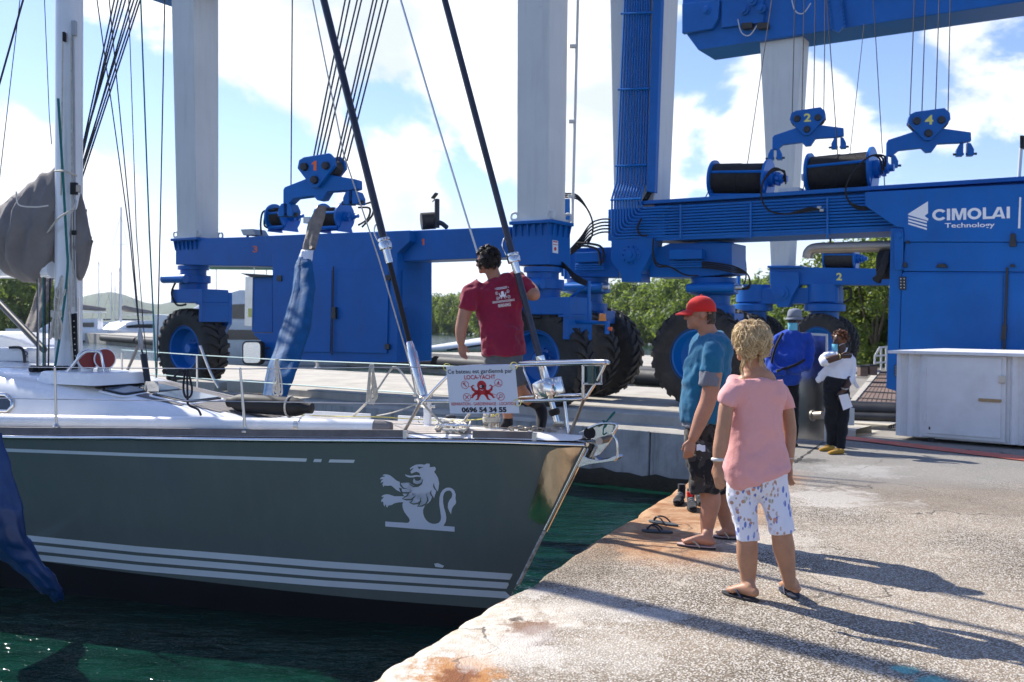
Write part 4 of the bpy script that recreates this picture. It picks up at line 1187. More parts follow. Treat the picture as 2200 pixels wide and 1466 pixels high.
hose([(1812, 622), (1826, 620), (1828, 640), (1812, 650)], -.3, .04, pl=L3); hose([(1590, 560), (1600, 555), (1602, 600), (1588, 622)], 0, .03, pl=L3)
q = MB(); q.cyl(L3.at(1587, 620, 0), L3.at(1587, 560, 0), .07); q.build('hose_post', M['blue_pipe'], lift2)
number(lift2, L3, '2', 1797, 1809, 602, 15, -.455, M['yellow'], .03)
winch(lift2, L3, 1776, 1838, 556, .34, 0, turns=20, fl=1.2)
# upper girder over leg D
gz0 = L3.uz(1500, 108, -.75)[1]; gu0 = L3.uz(1470, 70, -.75)[0]
q = MB(); q.prism([L3.at(1500, 108, -.75), L3.at(1466, 62, -.75), L3.at(1466, -60, -.75), L3.at(2700, -260, -.75), L3.W(L3.uz(2700, 0, -.75)[0], -.75, gz0)], L3.v * 1.7)
q.build('upper_girder', M['blue'], lift2, bevel=.03)
P3('girder_plate', [(1465, 72), (1530, 62), (1542, 40), (1546, 0), (1465, 8)], -.98, -.76)
P3('girder_plate', [(1550, 60), (1640, 48), (1640, -20), (1550, -8)], -.9, -.76)
for k, (x, y) in enumerate(((1520, 24), (1601, 24), (1637, 20), (1618, 4))):
    q = MB(); q.lathe([(.17, 0), (.17, .12), (.1, .14), (.1, .24), (0, .24)], L3.at(x, y, -.9), -L3.v, 18); q.build('sheave_pin', M['blue'], lift2, smooth=40)
for x in (1604, 1637):
    q = MB(); L3.pr(q, [(x - 11, 50), (x + 11, 48), (x + 11, 60), (x - 11, 62)], -1.02, -.76); q.build('girder_lug', M['drum_rope'], lift2)
q = MB(); q.prism([L3.at(1772, -40, -.9), L3.at(1800, -40, -.9), L3.at(1814, 55, -.9), L3.at(1800, 70, -.9), L3.at(1786, 62, -.9), L3.at(1778, 20, -.9)], L3.v * .14); q.build('splice_plate', M['blue'], lift2)
for k in range(9):
    q = MB(); y = -5 + 8 * k
    for s_ in (-1, 1):
        q.cyl(L3.at(1793 + s_ * 14 + k, y, -.9), L3.at(1793 + s_ * 14 + k, y, -.98), .045, n=6)
    q.build('splice_bolt', M['blue'], lift2)
for x, y in ((1585, 62), (1700, 15)):
    q = MB().tube(bez([L3.at(x, y - 20, -1), L3.at(x + 8, y + 8, -1), L3.at(x + 25, y + 14, -1), L3.at(x + 42, y - 8, -1)]), .02, 5); q.build('safety_wire', M['white_steel'], lift2)

# ---- hook blocks with their cables (things that hang)
def hook(cx, cy, d, width, num, col, yaw, label, cabs, blend=0, tall=1.0):
    pl = PL(P(cx, cy, d), yaw)
    c = pl.at(cx, cy)
    t = thing('hook_block', label, 'hook block', c, 'hook blocks of the boat lifts')
    def H(x, y, v=0.0): return c + pl.u * (x * width) + V((0, 0, -y * width * tall)) + pl.v * v
    for v0, v1 in ((-.20, -.12), (.12, .20)):
        q = MB().prism([H(x, y, v0) for x, y in ((-.23, -.02), (-.21, -.11), (-.15, -.14), (.17, -.17), (.23, -.11), (.24, -.03), (.03, .20), (-.04, .20))], pl.v * (v1 - v0))
        q.build('cheek_plate', M['blue'], t, bevel=.01)
    q = MB()
    for sx in (-.13, .14): q.lathe([(.02, -.10), (width * .09, -.10), (width * .075, 0), (width * .09, .10), (.02, .10)], H(sx, -.03), pl.v, 20)
    q.build('sheave', M['drum_rope'], t, smooth=40)
    for sx, sy in ((-.13, -.03), (.14, -.03), (0.0, .12)):
        q = MB(); q.lathe([(.06 * width * .8, 0), (.05 * width * .8, .06), (0, .07)], H(sx, sy, -.20), -pl.v, 12); q.build('pin', M['dark_metal'], t, smooth=40)
    arm = [(-.46, .20), (-.44, .17), (-.14, .08), (.16, .06), (.47, .12), (.475, .22), (.40, .235), (.11, .24), (.05, .33), (-.02, .335), (-.07, .28), (-.32, .30), (-.40, .37), (-.46, .35)]
    q = MB().prism([H(x, y, -.10) for x, y in arm], pl.v * .20); q.build('spreader_arm', M['blue'], t, bevel=.012)
    for sx, sy in ((-.42, .38), (.41, .27)):
        for s2 in (-1, 1):
            q = MB().prism([H(sx + s2 * .02, sy - .03, -.12), H(sx + s2 * .06, sy - .02, -.12), H(sx + s2 * .095, sy + .05, -.12), H(sx + s2 * .095, sy + .12, -.12), H(sx + s2 * .02, sy + .12, -.12)], pl.v * .24)
            q.build('clevis', M['blue'], t, bevel=.01)
            q = MB().cyl(H(sx + s2 * .01, sy + .10, -.05), H(sx + s2 * .13, sy + .10, -.05), .03, n=8); q.build('clevis_pin', M['dark_metal'], t)
    F = Flat()
    if num == '1': F.poly([(-.045 + .09 * x, .015 - .105 * y) for x, y in ONE])
    else: F.text(num, -.042, .05, .015, .105, .03, up=-1)
    F.build('number', M[col], lambda x, y: H(x, y, -.206), t)
    for (x0, x1, dz) in cabs:
        a = H((x0 - cx) * d / FPX / width, -.10)
        q = MB().tube([a, a + (P(x1, -2, d + dz) - a) * 1.25], .014, 5); q.build('hoist_cable', M['cable'], t)
    return t, H
h1, H1 = hook(692, 368, 15.2, 1.36, '1', 'orange', 20, 'large nearer hook block with orange number 1 above the wrapped blue sling', [(668, 742, 0), (676, 752, 0), (684, 768, .3), (694, 777, .3), (726, 802, 0), (733, 810, 0), (742, 823, .3), (752, 834, .3)])
h2, H2 = hook(1735, 262, 27, 1.98, '2', 'yellow', 20, 'hook block with yellow number 2 in front of the rear white leg', [(1703, 1708, 0), (1723, 1728, 0), (1747, 1752, 0), (1768, 1773, 0)])
h4, H4 = hook(1993, 268, 25, 2.1, '4', 'yellow', 16, 'hook block with yellow number 4 hanging above the logo cabinet', [(1957, 1965, 0), (1981, 1989, 0), (2008, 2018, 0), (2033, 2042, 0)])
h3, H3 = hook(92, 440, 17, 1.55, '3', 'orange', 20, 'hook block mostly hidden by the grey sail cover and mast', [(172, 246, 0), (176, 254, 0), (168, 262, .3), (164, 270, .3), (180, 281, 0), (174, 288, 0), (178, 296, .3), (184, 302, .3)])
def wire(name, pts, r, m, label, cat, group=None):
    o = MB().tube(pts, r, 5).build(name, M[m], None); return tag(o, label, cat, group)
for (x0, y0, x1, y1, d, lab) in ((1606, 352, 1660, -10, 24, 'thin hoist wire rising from the left rope drum past the rear leg'), (1800, 335, 1776, -10, 22.5, 'hoist wire rising from the right rope drum beside hook block 2'),
                                 (1826, 332, 1857, 50, 30, 'thin wire left of hook block 4, slanting up to the girder'), (1896, 330, 1876, -10, 26, 'thin wire between hook blocks 2 and 4, leaning left'),
                                 (625, 408, 628, -10, 17, 'thin dark wire left of hook block 1'), (1901, 408, 1898, 345, 21, 'short wire dropping behind the right drum motor')):
    a, c = P(x0, y0, d), P(x1, y1, d); wire('hoist_wire', [a, a + (c - a) * (1.2 if y1 < 0 else 1)], .012, 'cable', lab, 'wire', 'loose hoist wires of the lifts')
# ------------------------------------------------------------------ the sailing yacht
TH = 25
BW = P(1258, 957, 8.25); BZ = BW.z
be = V((-math.cos(R(TH)), math.sin(R(TH)), 0)); bn = V((-math.sin(R(TH)), -math.cos(R(TH)), 0)); UP = V((0, 0, 1))
def S(s, b, z): return V((BW.x, BW.y, 0)) + be * s + bn * b + UP * z
def table(pts):
    def f(x):
        if x <= pts[0][0]: return pts[0][1]
        for i in range(len(pts) - 1):
            if x <= pts[i + 1][0]:
                p0, p1, p2, p3 = pts[max(i - 1, 0)], pts[i], pts[i + 1], pts[min(i + 2, len(pts) - 1)]
                h = p2[0] - p1[0]; t = (x - p1[0]) / h
                m1 = (p2[1] - p0[1]) / (p2[0] - p0[0]) * h; m2 = (p3[1] - p1[1]) / (p3[0] - p1[0]) * h
                return (2 * t ** 3 - 3 * t * t + 1) * p1[1] + (t ** 3 - 2 * t * t + t) * m1 + (-2 * t ** 3 + 3 * t * t) * p2[1] + (t ** 3 - t * t) * m2
        return pts[-1][1]
    return f
bd = table([(0, .03), (.25, .145), (.63, .29), (1.45, .57), (2.46, .84), (3.97, 1.14), (5.32, 1.36), (8, 1.65), (11, 1.6), (13, 1.4)])
bwl = table([(0, .02), (.4, .14), (1.2, .37), (2.2, .58), (3.9, .86), (4.8, .96), (7.5, 1.3), (10.5, 1.2), (12.3, .8)])
zd = table([(0, .614), (.63, .626), (1.45, .618), (2.46, .593), (3.97, .553), (5.32, .508), (8, .47), (13, .5)])
def stem(z): return .574 * (BZ - z) / 1.157
def hull_b(srel, z):
    f = (z - ZW) / (zd(srel) - ZW)
    if f >= 0: return lerp(bwl(srel), bd(srel), min(1, f) ** .85)
    return bwl(srel) * max(0, 1 - (-f / .45) ** 2)
SA = 12.8
TS = [(i / 70) ** 1.5 for i in range(71)]
def row(fz, side, out=0.0):
    """fz(srel) -> z"""
    pts = []
    for t_ in TS:
        z = fz(0.0)
        srel = t_ * (SA - stem(z)); z = fz(srel)
        pts.append(S(srel + stem(z), side * (hull_b(srel, z) + out), z))
    return pts
def zblk(s): return -.845 + .03 * s
TOPR = [lambda s, k=k: lerp(zd(s), zblk(s), k / 14) for k in range(15)]
BOTR = [lambda s, k=k: lerp(zblk(s), -1.55, k / 8) for k in range(9)]
boat = thing('sailboat', 'grey green sailing yacht with white lion emblem on its bow', 'sailing yacht', S(6, 0, ZW))
M['hull'] = mat('hull_paint', (.112, .140, .130), .17, var=.06, vscale=.8, coat=.35, spec=.55, dirt=(.17, .205, .19), damt=.22, dscale=1.1, streak=True, bump=.015, bscale=1.6)
M['antifoul'] = mat('antifouling', (.006, .006, .009), .5, var=.3)
M['stripe'] = mat('stripe_vinyl', (.60, .68, .71), .32, var=.04)
M['emblem'] = mat('emblem_vinyl', (.56, .62, .72), .32, var=.03)
M['teak'] = mat('weathered_teak', (.40, .36, .32), .7, var=.2, vscale=7, bump=.2, bscale=40)
M['teak_dark'] = mat('grey_teak', (.15, .135, .13), .7, var=.25, vscale=7, bump=.2, bscale=40)
M['canvas'] = mat('grey_canvas', (.20, .18, .17), .85, var=.18, vscale=3, bump=.25, bscale=60)
nr = [row(f, 1) for f in TOPR]; fr = [row(f, -1) for f in TOPR]
q = MB(); q.grid(nr); q.grid([r_[::-1] for r_ in fr])
stem_r = [[a[0], c[0]] for a, c in zip(nr, fr)]; q.grid([[b_, a_] for a_, b_ in stem_r])
q.grid([[a[-1], c[-1]] for a, c in zip(nr, fr)])
q.build('hull', M['hull'], boat, smooth=50, fix=False)
hullbvh = BVHTree.FromPolygons(q.v, q.f)
q = MB(); nb = [row(f, 1) for f in BOTR]; fb = [row(f, -1) for f in BOTR]
q.grid(nb); q.grid([r_[::-1] for r_ in fb]); q.grid([[c[0], a[0]] for a, c in zip(nb, fb)]); q.grid([[a[-1], c[-1]] for a, c in zip(nb, fb)])
q.build('hull_bottom', M['antifoul'], boat, smooth=50)
def on_hull(x, y, out=.004):
    loc, nrm, i, d = hullbvh.ray_cast(EYE, ray(x, y))
    if loc is None: return P(x, y, 8.6)
    if nrm.dot(ray(x, y)) > 0: nrm = -nrm
    return loc + nrm * out
# deck: teak planks laid along the sheer, with caulked seams between
def deck_z(s, b): return zd(s) + .03 + .05 * (1 - (b / max(.05, bd(s))) ** 2)
rows = []
for i in range(60):
    s_ = .02 + (SA - .02) * (i / 59) ** 1.3
    w_ = bd(s_) - .005
    rows.append([S(s_, w_ * k / 10, deck_z(s_, w_ * k / 10)) for k in range(-10, 11)])
q = MB().grid(rows)
dk_ = q.build('deck', M['white'], boat, smooth=180, fix=True)
deckmb = q
NPL = 11
for side in (1, -1):
    for k in range(NPL):
        o0, o1 = .13 + .075 * k, .13 + .075 * (k + 1) - .007
        vs = []
        ss_ = [.5 + 5.6 * i / 26 for i in range(27)]
        L_, R_ = [], []
        for s_ in ss_:
            if bd(s_) - o1 < .02: continue
            L_.append(S(s_, side * (bd(s_) - o0), deck_z(s_, bd(s_) - o0) + .006)); R_.append(S(s_, side * (bd(s_) - o1), deck_z(s_, bd(s_) - o1) + .006))
        if len(L_) > 1:
            q = MB().grid([L_, R_]); q.build('deck_plank', M['teak'], dk_)
# coachroof
cw = table([(2.5, .10), (2.9, .36), (3.5, .58), (4.4, .76), (6, .96), (9, 1.1), (10.5, 1.05)])
ch = table([(2.5, .005), (2.9, .07), (3.5, .17), (4.4, .31), (6, .56), (9, .72), (10.5, .72)])
rows = []
for i in range(40):
    s_ = 2.5 + 8 * i / 39
    w_, h_ = cw(s_), ch(s_); z0 = zd(s_) + .02
    rows.append([S(s_, w_ * a, z0 + h_ * c) for a, c in ((-1.05, -.1), (-1.0, .35), (-.95, .70), (-.84, .90), (-.6, .985), (-.3, 1.03), (0, 1.045), (.3, 1.03), (.6, .985), (.84, .90), (.95, .70), (1.0, .35), (1.05, -.1))])
roofmb = MB().grid(rows); roof = roofmb.build('coachroof', M['white'], boat, smooth=60, fix=True)
allmb = MB(); allmb.add(deckmb.v, deckmb.f); allmb.add(roofmb.v, roofmb.f)
topbvh = BVHTree.FromPolygons(allmb.v, allmb.f)
def on_top(x, y, up=0.0):
    loc, nrm, i, d = topbvh.ray_cast(EYE, ray(x, y))
    return (loc if loc is not None else P(x, y, 9.5)) + UP * up
def top_at(s, b):
    loc, nrm, i, d = topbvh.ray_cast(S(s, b, 5), V((0, 0, -1)))
    return loc, nrm
for k in range(16):           # teak on the middle of the coachroof
    b0, b1 = -.56 + .07 * k, -.56 + .07 * k + .062
    L_, R_ = [], []
    for i in range(10):
        s_ = 3.1 + 1.9 * i / 9
        if max(abs(b0), abs(b1)) > cw(s_) * .72: continue
        a, c = top_at(s_, b0)[0], top_at(s_, b1)[0]
        L_.append(a + UP * .008); R_.append(c + UP * .008)
    if len(L_) > 1: MB().grid([L_, R_]).build('roof_plank', M['teak_dark'], roof)
# rub rail and toe rail
tr = row(lambda s: zd(s) + .004, 1, .006)
MB().tube([p for p in tr], .020, 8).build('rub_rail', M['chrome'], boat, smooth=60)
tr = row(lambda s: zd(s) + .004, -1, .006)
MB().tube([p for p in tr], .020, 8).build('rub_rail', M['chrome'], boat, smooth=60)
def edge_s(px, side=1, dz=0.0):
    lo, hi = 0.0, 12.0
    for _ in range(40):
        m_ = (lo + hi) / 2
        if pix(S(m_, side * bd(m_), zd(m_) + dz))[0] > px: lo = m_
        else: hi = m_
    return lo
for side, spans in ((1, ((-700, 862), (1012, 1140))), (-1, ((-300, 800), (860, 1000)))):
    for x0, x1 in spans:
        s0, s1 = edge_s(x1, side), edge_s(x0, side)
        rr = []
        for i in range(30):
            s_ = lerp(s0, s1, i / 29); b_ = side * (bd(s_) - .035)
            rr.append([S(s_, b_ + o_, zd(s_) + h_) for o_, h_ in ((-.016, .02), (.016, .02), (.012, .095), (-.012, .095))])
        MB().rings(rr).build('toe_rail', M['teak_dark'] if side > 0 else M['white'], boat, bevel=.004)
        if side > 0:
            for s_ in (s0, ):
                MB().prism([S(s_, bd(s_) - .05, zd(s_) + .02), S(s_, bd(s_) - .02, zd(s_) + .02), S(s_, bd(s_) - .02, zd(s_) + .09), S(s_, bd(s_) - .05, zd(s_) + .09)], be * -.04).build('toe_rail_end', M['steel'], boat, bevel=.004)
# stripes and emblem lie on the hull
def hull_strip(name, m, up, lo):
    F = Flat(); n_ = max(2, int((up[-1][0] - up[0][0]) / 25))
    vs = []
    for i in range(n_ + 1):
        t_ = i / n_
        xu, xl = lerp(up[0][0], up[-1][0], t_), lerp(lo[0][0], lo[-1][0], t_)
        vs += [(xu, interp(up, xu)), (xl, interp(lo, xl))]
    F.tri(vs, [(2 * i, 2 * i + 1, 2 * i + 3, 2 * i + 2) for i in range(n_)])
    return F.build(name, m, on_hull, boat)
hull_strip('sheer_stripe', M['stripe'], [(-60, 959), (0, 963), (300, 974), (660, 985)], [(-60, 966), (0, 970), (300, 981), (658, 992)])
hull_strip('sheer_stripe', M['stripe'], [(676, 986), (692, 986.5)], [(673, 992.5), (690, 993)])
hull_strip('sheer_stripe', M['stripe'], [(709, 987), (763, 988)], [(706, 993.5), (760, 994.5)])
for up, lo in (([(20, 1146), (300, 1174), (700, 1206), (1122, 1234)], [(20, 1158), (300, 1187), (700, 1220), (1115, 1247)]),
               ([(20, 1165), (300, 1194), (700, 1227), (1112, 1253)], [(20, 1178), (300, 1207), (700, 1240), (1105, 1266)]),
               ([(20, 1185), (300, 1214), (700, 1247), (1102, 1272)], [(20, 1197), (300, 1227), (700, 1260), (1094, 1286)])):
    hull_strip('boot_stripe', M['stripe'], up, lo)
def LN(*pts): return [(800 + x / 8.145, 980 + y / 8.145) for x, y in pts]
em = thing
F = Flat()
F.poly(LN((228, 1143), (600, 1168), (640, 1160), (658, 1120), (640, 1080), (600, 1030), (560, 975), (535, 910), (528, 850), (540, 805), (470, 808), (390, 825), (340, 855), (290, 862), (272, 880), (268, 900), (245, 885), (240, 850), (225, 845), (222, 885), (198, 850), (195, 815), (180, 790), (155, 805), (160, 765), (185, 740), (205, 705), (170, 720), (165, 705), (190, 680), (240, 667), (290, 668), (340, 685), (390, 702), (540, 702), (600, 720), (650, 690), (700, 640), (900, 640), (1040, 640), (1000, 800), (915, 875), (890, 940), (890, 1000), (910, 1065), (945, 1120), (990, 1160), (1050, 1183), (1110, 1184), (1165, 1165), (1198, 1120), (1205, 1060), (1190, 960), (1172, 840), (1175, 730), (1195, 650), (1235, 590), (1290, 555), (1350, 550), (1400, 568), (1440, 610), (1460, 670), (1455, 740), (1468, 800), (1455, 840), (1420, 875), (1390, 930), (1378, 1015), (1345, 960), (1322, 900), (1325, 830), (1350, 770), (1390, 720), (1400, 670), (1385, 620), (1350, 600), (1300, 608), (1262, 640), (1240, 700), (1238, 800), (1255, 900), (1285, 1000), (1295, 1080), (1285, 1150), (1245, 1220), (1441, 1235), (1441, 1322), (800, 1275), (228, 1230)))
F.poly(LN((510, 470), (640, 465), (690, 500), (760, 525), (830, 500), (875, 450), (885, 400), (850, 380), (845, 415), (800, 435), (750, 425), (730, 385), (712, 430), (725, 470), (790, 490), (850, 470), (880, 430), (890, 480), (830, 540), (740, 560), (680, 640), (700, 700), (560, 700), (520, 640)))
F.poly(LN((500, 470), (640, 463), (680, 490), (740, 520), (820, 515), (870, 470), (890, 410), (850, 390), (850, 365), (840, 345), (760, 330), (835, 338), (810, 290), (750, 278), (700, 300), (685, 305), (668, 270), (720, 215), (700, 212), (665, 240), (660, 210), (700, 180), (760, 150), (850, 142), (915, 150), (950, 130), (1000, 130), (1010, 165), (1000, 192), (1050, 190), (1090, 185), (1115, 215), (1100, 255), (1080, 275), (1110, 310), (1150, 380), (1170, 470), (1160, 560), (1145, 618), (1125, 590), (1110, 640), (1080, 735), (1060, 690), (1040, 740), (1030, 790), (970, 830), (985, 790), (930, 800), (900, 840), (832, 875), (838, 820), (790, 835), (700, 815), (720, 770), (640, 745), (575, 735), (620, 690), (560, 650), (520, 610), (560, 590), (500, 540)))
F.poly(LN((840, 340), (760, 332), (680, 345), (620, 335), (570, 318), (590, 350), (640, 372), (720, 372), (780, 358), (850, 366)))
F.poly(LN((845, 385), (848, 410), (815, 435), (765, 430), (735, 385), (712, 430), (722, 465), (770, 488), (830, 478), (875, 440), (880, 395)))
F.poly(LN((490, 455), (420, 425), (370, 380), (310, 335), (260, 320), (205, 318), (180, 342), (215, 345), (220, 360), (180, 362), (150, 375), (132, 405), (180, 402), (185, 415), (160, 425), (148, 470), (185, 450), (195, 460), (178, 490), (195, 540), (210, 515), (260, 520), (330, 515), (370, 545), (420, 590), (500, 632), (480, 560), (520, 560), (500, 500)))
lion = F.build('lion_emblem', M['emblem'], lambda x, y: on_hull(x, y, .004), boat, cut=5)
F = Flat()
for pts, w in ((((488, 455), (500, 510), (545, 560), (612, 570)), (14, 26, 24, 4)), (((472, 550), (500, 610), (540, 640), (620, 640), (690, 622)), (12, 24, 26, 26, 4)), (((650, 630), (610, 690), (525, 742)), (10, 24, 8)), (((525, 742), (600, 760), (680, 758), (730, 720), (755, 692)), (8, 26, 28, 22, 4)),
               (((715, 745), (690, 795), (650, 808)), (10, 22, 6)), (((650, 808), (720, 835), (800, 825), (845, 790), (852, 718)), (8, 26, 28, 24, 5)), (((845, 780), (825, 840), (788, 878)), (8, 22, 6)), (((788, 878), (870, 870), (935, 840), (975, 770), (945, 660)), (8, 26, 28, 28, 5)), (((1080, 735), (1040, 690), (1018, 640), (1035, 595)), (6, 22, 26, 5)),
               (((1145, 618), (1105, 580), (1078, 530), (1075, 472)), (6, 22, 28, 5)), (((985, 820), (1030, 780), (1045, 720)), (5, 14, 5)), (((665, 250), (690, 228), (720, 210)), (16, 14, 5)), (((730, 300), (775, 285), (815, 305), (835, 338)), (8, 30, 34, 6)), (((655, 490), (720, 530), (800, 522), (860, 480), (885, 410)), (14, 22, 30, 26, 5)), (((735, 380), (770, 400), (815, 395), (845, 375)), (10, 60, 56, 14))):
    F.stroke(LN(*pts), [x / 8.145 for x in w])
F.poly(LN((792, 182), (840, 185), (905, 188), (850, 205), (822, 225)))
F.build('emblem_line', M['hull'], lambda x, y: on_hull(x, y, .007), lion, cut=5)
# polished stem guard and stem bar
M['stem_steel'] = mat('polished_stem_plate', (.66, .64, .59), .07, metal=1, var=.12, vscale=4, bump=.03, bscale=6)
def C3(x, y): return (750 + x / 2.665, 750 + y / 2.665)
F = Flat(); F.poly([C3(*p) for p in ((1335, 560), (1270, 563), (1190, 568), (1150, 585), (1120, 620), (1110, 660), (1075, 790), (1030, 930), (1030, 965), (1060, 985), (1095, 1005), (1120, 1000), (1200, 830), (1290, 640))])
F.build('stem_guard', M['stem_steel'], lambda x, y: on_hull(x, y, .006), boat, cut=8)
pts = [S(stem(z) - .012, 0, z) for z in [BZ - .02 - i * .06 for i in range(13)]]
MB().tube(pts, .026, 10).build('stem_bar', M['chrome'], boat, smooth=60)
pts = [S(stem(z) - .002, 0, z) for z in [-.13 - i * .06 for i in range(9)]]
MB().tube(pts, [.024 + .004 * noise.noise((i * 1.7, 2, 3)) for i in range(9)], 8).build('stem_edge', mat('chipped_stem', (.45, .47, .46), .6, var=.6, vscale=30), boat, smooth=60)
F = Flat(); F.poly([(934, 1209), (942, 1208), (955, 1214), (952, 1218), (936, 1216)]); 
F.build('hull_fitting', M['stripe'], lambda x, y: on_hull(x, y, .02), boat)
# bow roller: two cheeks, curved floor, bail
def C4(x, y): return (850 + x / 3.385, 700 + y / 3.385)
def bowp(x, y, off): 
    # plane through the stem head, along the boat
    r = ray(x, y); o_ = S(0, off, 0); k = (o_ - EYE).dot(bn) / r.dot(bn); return EYE + r * k
rollr = None
q = MB().prism([bowp(*C4(x, y), -.12) for x, y in ((1330, 775), (1395, 748), (1500, 716), (1600, 712), (1618, 735), (1590, 790), (1540, 870), (1480, 940), (1400, 975), (1330, 960))], bn * -.014)
rollr = q.build('bow_roller', M['stem_steel'], boat, bevel=.004)
q = MB().prism([bowp(*C4(x, y), .02) for x, y in ((1278, 938), (1300, 922), (1345, 935), (1400, 965), (1470, 980), (1540, 970), (1600, 945), (1614, 962), (1590, 985), (1500, 998), (1400, 1012), (1330, 1034))], bn * -.15)
q.build('roller_floor', M['chrome'], rollr, bevel=.004)
q = MB().tube(bez([bowp(*C4(x, y), .0) for x, y in ((1400, 748), (1500, 712), (1610, 722), (1580, 790), (1606, 840), (1612, 950), (1590, 980))], 6), .011, 8); q.build('roller_bail', M['chrome'], rollr, smooth=60)
q = MB().cyl(bowp(*C4(1480, 840), .02), bowp(*C4(1480, 840), -.13), .03); q.build('roller_pin', M['hot_pipe'], rollr, smooth=40)
q = MB().cyl(bowp(*C4(1410, 780), -.10), bowp(*C4(1410, 780), -.118), .05); q.build('roller_wheel', M['black'], rollr, smooth=40)
# pulpit
def rail(name, pts, r=.0135, m='chrome', nseg=6): 
    return MB().tube(bez([P(x, y, d) for x, y, d in pts], nseg), r, 8).build(name, M[m], boat, smooth=60)
rail('pulpit_rail', [(905, 868, 8.42), (955, 815, 8.40), (980, 793, 8.38), (1005, 788, 8.36), (1110, 785, 8.2), (1220, 782, 8.05), (1290, 780, 7.98), (1306, 781, 8.03), (1296, 776, 8.2), (1200, 777, 8.5), (1110, 779, 8.8), (1060, 782, 9.0)])
rail('pulpit_rail', [(905, 862, 8.42), (970, 862, 8.38), (1110, 862, 8.2), (1220, 859, 8.08), (1253, 856, 8.08), (1262, 850, 8.15), (1240, 849, 8.4), (1180, 850, 8.6), (1110, 853, 8.85)])
rail('pulpit_leg', [(905, 862, 8.42), (888, 893, 8.5), (865, 933, 8.56)], .0145, 'hot_pipe')
rail('pulpit_leg', [(1253, 784, 8.06), (1253, 856, 8.08)]); rail('pulpit_leg', [(1300, 783, 8.0), (1284, 815, 8.03), (1258, 856, 8.08)])
rail('pulpit_leg', [(1255, 858, 8.08), (1240, 895, 8.2), (1222, 938, 8.4)], .0145, 'hot_pipe')
rail('pulpit_leg', [(1117, 778, 8.8), (1132, 815, 8.8), (1152, 856, 8.7)]); rail('pulpit_leg', [(1012, 883, 8.9), (990, 916, 9.0)])
rail('pulpit_leg', [(1212, 855, 8.5), (1222, 938, 8.45)])
# navigation light
q = MB().lathe([(.0, -.075), (.062, -.075), (.062, -.055), (.056, -.055), (.056, .055), (.062, .055), (.062, .07), (0, .07)], P(1270, 804, 8.06), UP, 18); nl = q.build('navigation_light', mat('green_lens', (.006, .06, .06), .1, coat=.5), boat, smooth=40)
q = MB()
for z in (-.075, .075): q.box(P(1272, 804, 8.07) + UP * z, .16, .13, .014)
for sx in (-.072, .072): q.box(P(1272, 804, 8.07) + V((sx, 0, 0)), .010, .13, .15)
q.build('light_frame', M['white_steel'], nl)
# stanchions and lifelines
def line(name, pts, r, m, nseg=0, n=5):
    pp = [P(*p) for p in pts]
    return MB().tube(bez(pp, nseg) if nseg else pp, r, n).build(name, M[m], boat, smooth=60)
def edge_d(px, side): s_ = edge_s(px, side); return S(s_, side * (bd(s_) - .06), 0).y
dn0, dn1, dn2 = edge_d(-150, 1), edge_d(120, 1), edge_d(522, 1)
for x0, y0, x1, y1 in ((121, 919, 118, 790), (527, 929, 516, 793)):
    d_ = edge_d(x0, 1); a, c = P(x0, y0, d_), P(x1, y1, d_)
    st = MB().tube([a, a + (c - a) * .3, c], [.017, .013, .011], 8).build('stanchion', M['steel'], boat, smooth=60)
    MB().lathe([(.035, 0), (.035, .012), (.018, .03), (.016, .05)], a, UP, 12).build('stanchion_foot', M['steel'], st, smooth=40)
    MB().ball(c, .013, n=8).build('stanchion_cap', M['chrome'], st, smooth=60)
for ys in ((787, 790, 793, 788), (853, 858, 863, 868)):
    line('lifeline', [(-160, ys[0], dn0), (118, ys[1], dn1), (517, ys[2], dn2), (905 if ys[0] > 800 else 985, ys[3], 8.42)], .0045, 'steel')
df = lambda x: edge_d(x, -1)
for x0, y0, x1, y1 in ((262, 802, 262, 758), (424, 836, 423, 763), (597, 862, 596, 772)):
    d_ = df(x0); MB().tube([P(x0, y0, d_), P(x1, y1, d_)], .012, 8).build('stanchion', M['steel'], boat, smooth=60)
M['teal_line'] = mat('pale_teal_lifeline', (.45, .62, .58), .5)
line('lifeline', [(262, 752, df(262)), (423, 763, df(424)), (596, 773, df(597)), (985, 788, 9.1)], .006, 'teal_line')
line('lifeline', [(262, 797, df(262)), (424, 813, df(424)), (596, 824, df(597)), (930, 848, 9.1)], .006, 'teal_line')
rail('gate_brace', [(430, 743, df(430)), (452, 800, df(440)), (470, 834, df(450))], .016, 'steel')
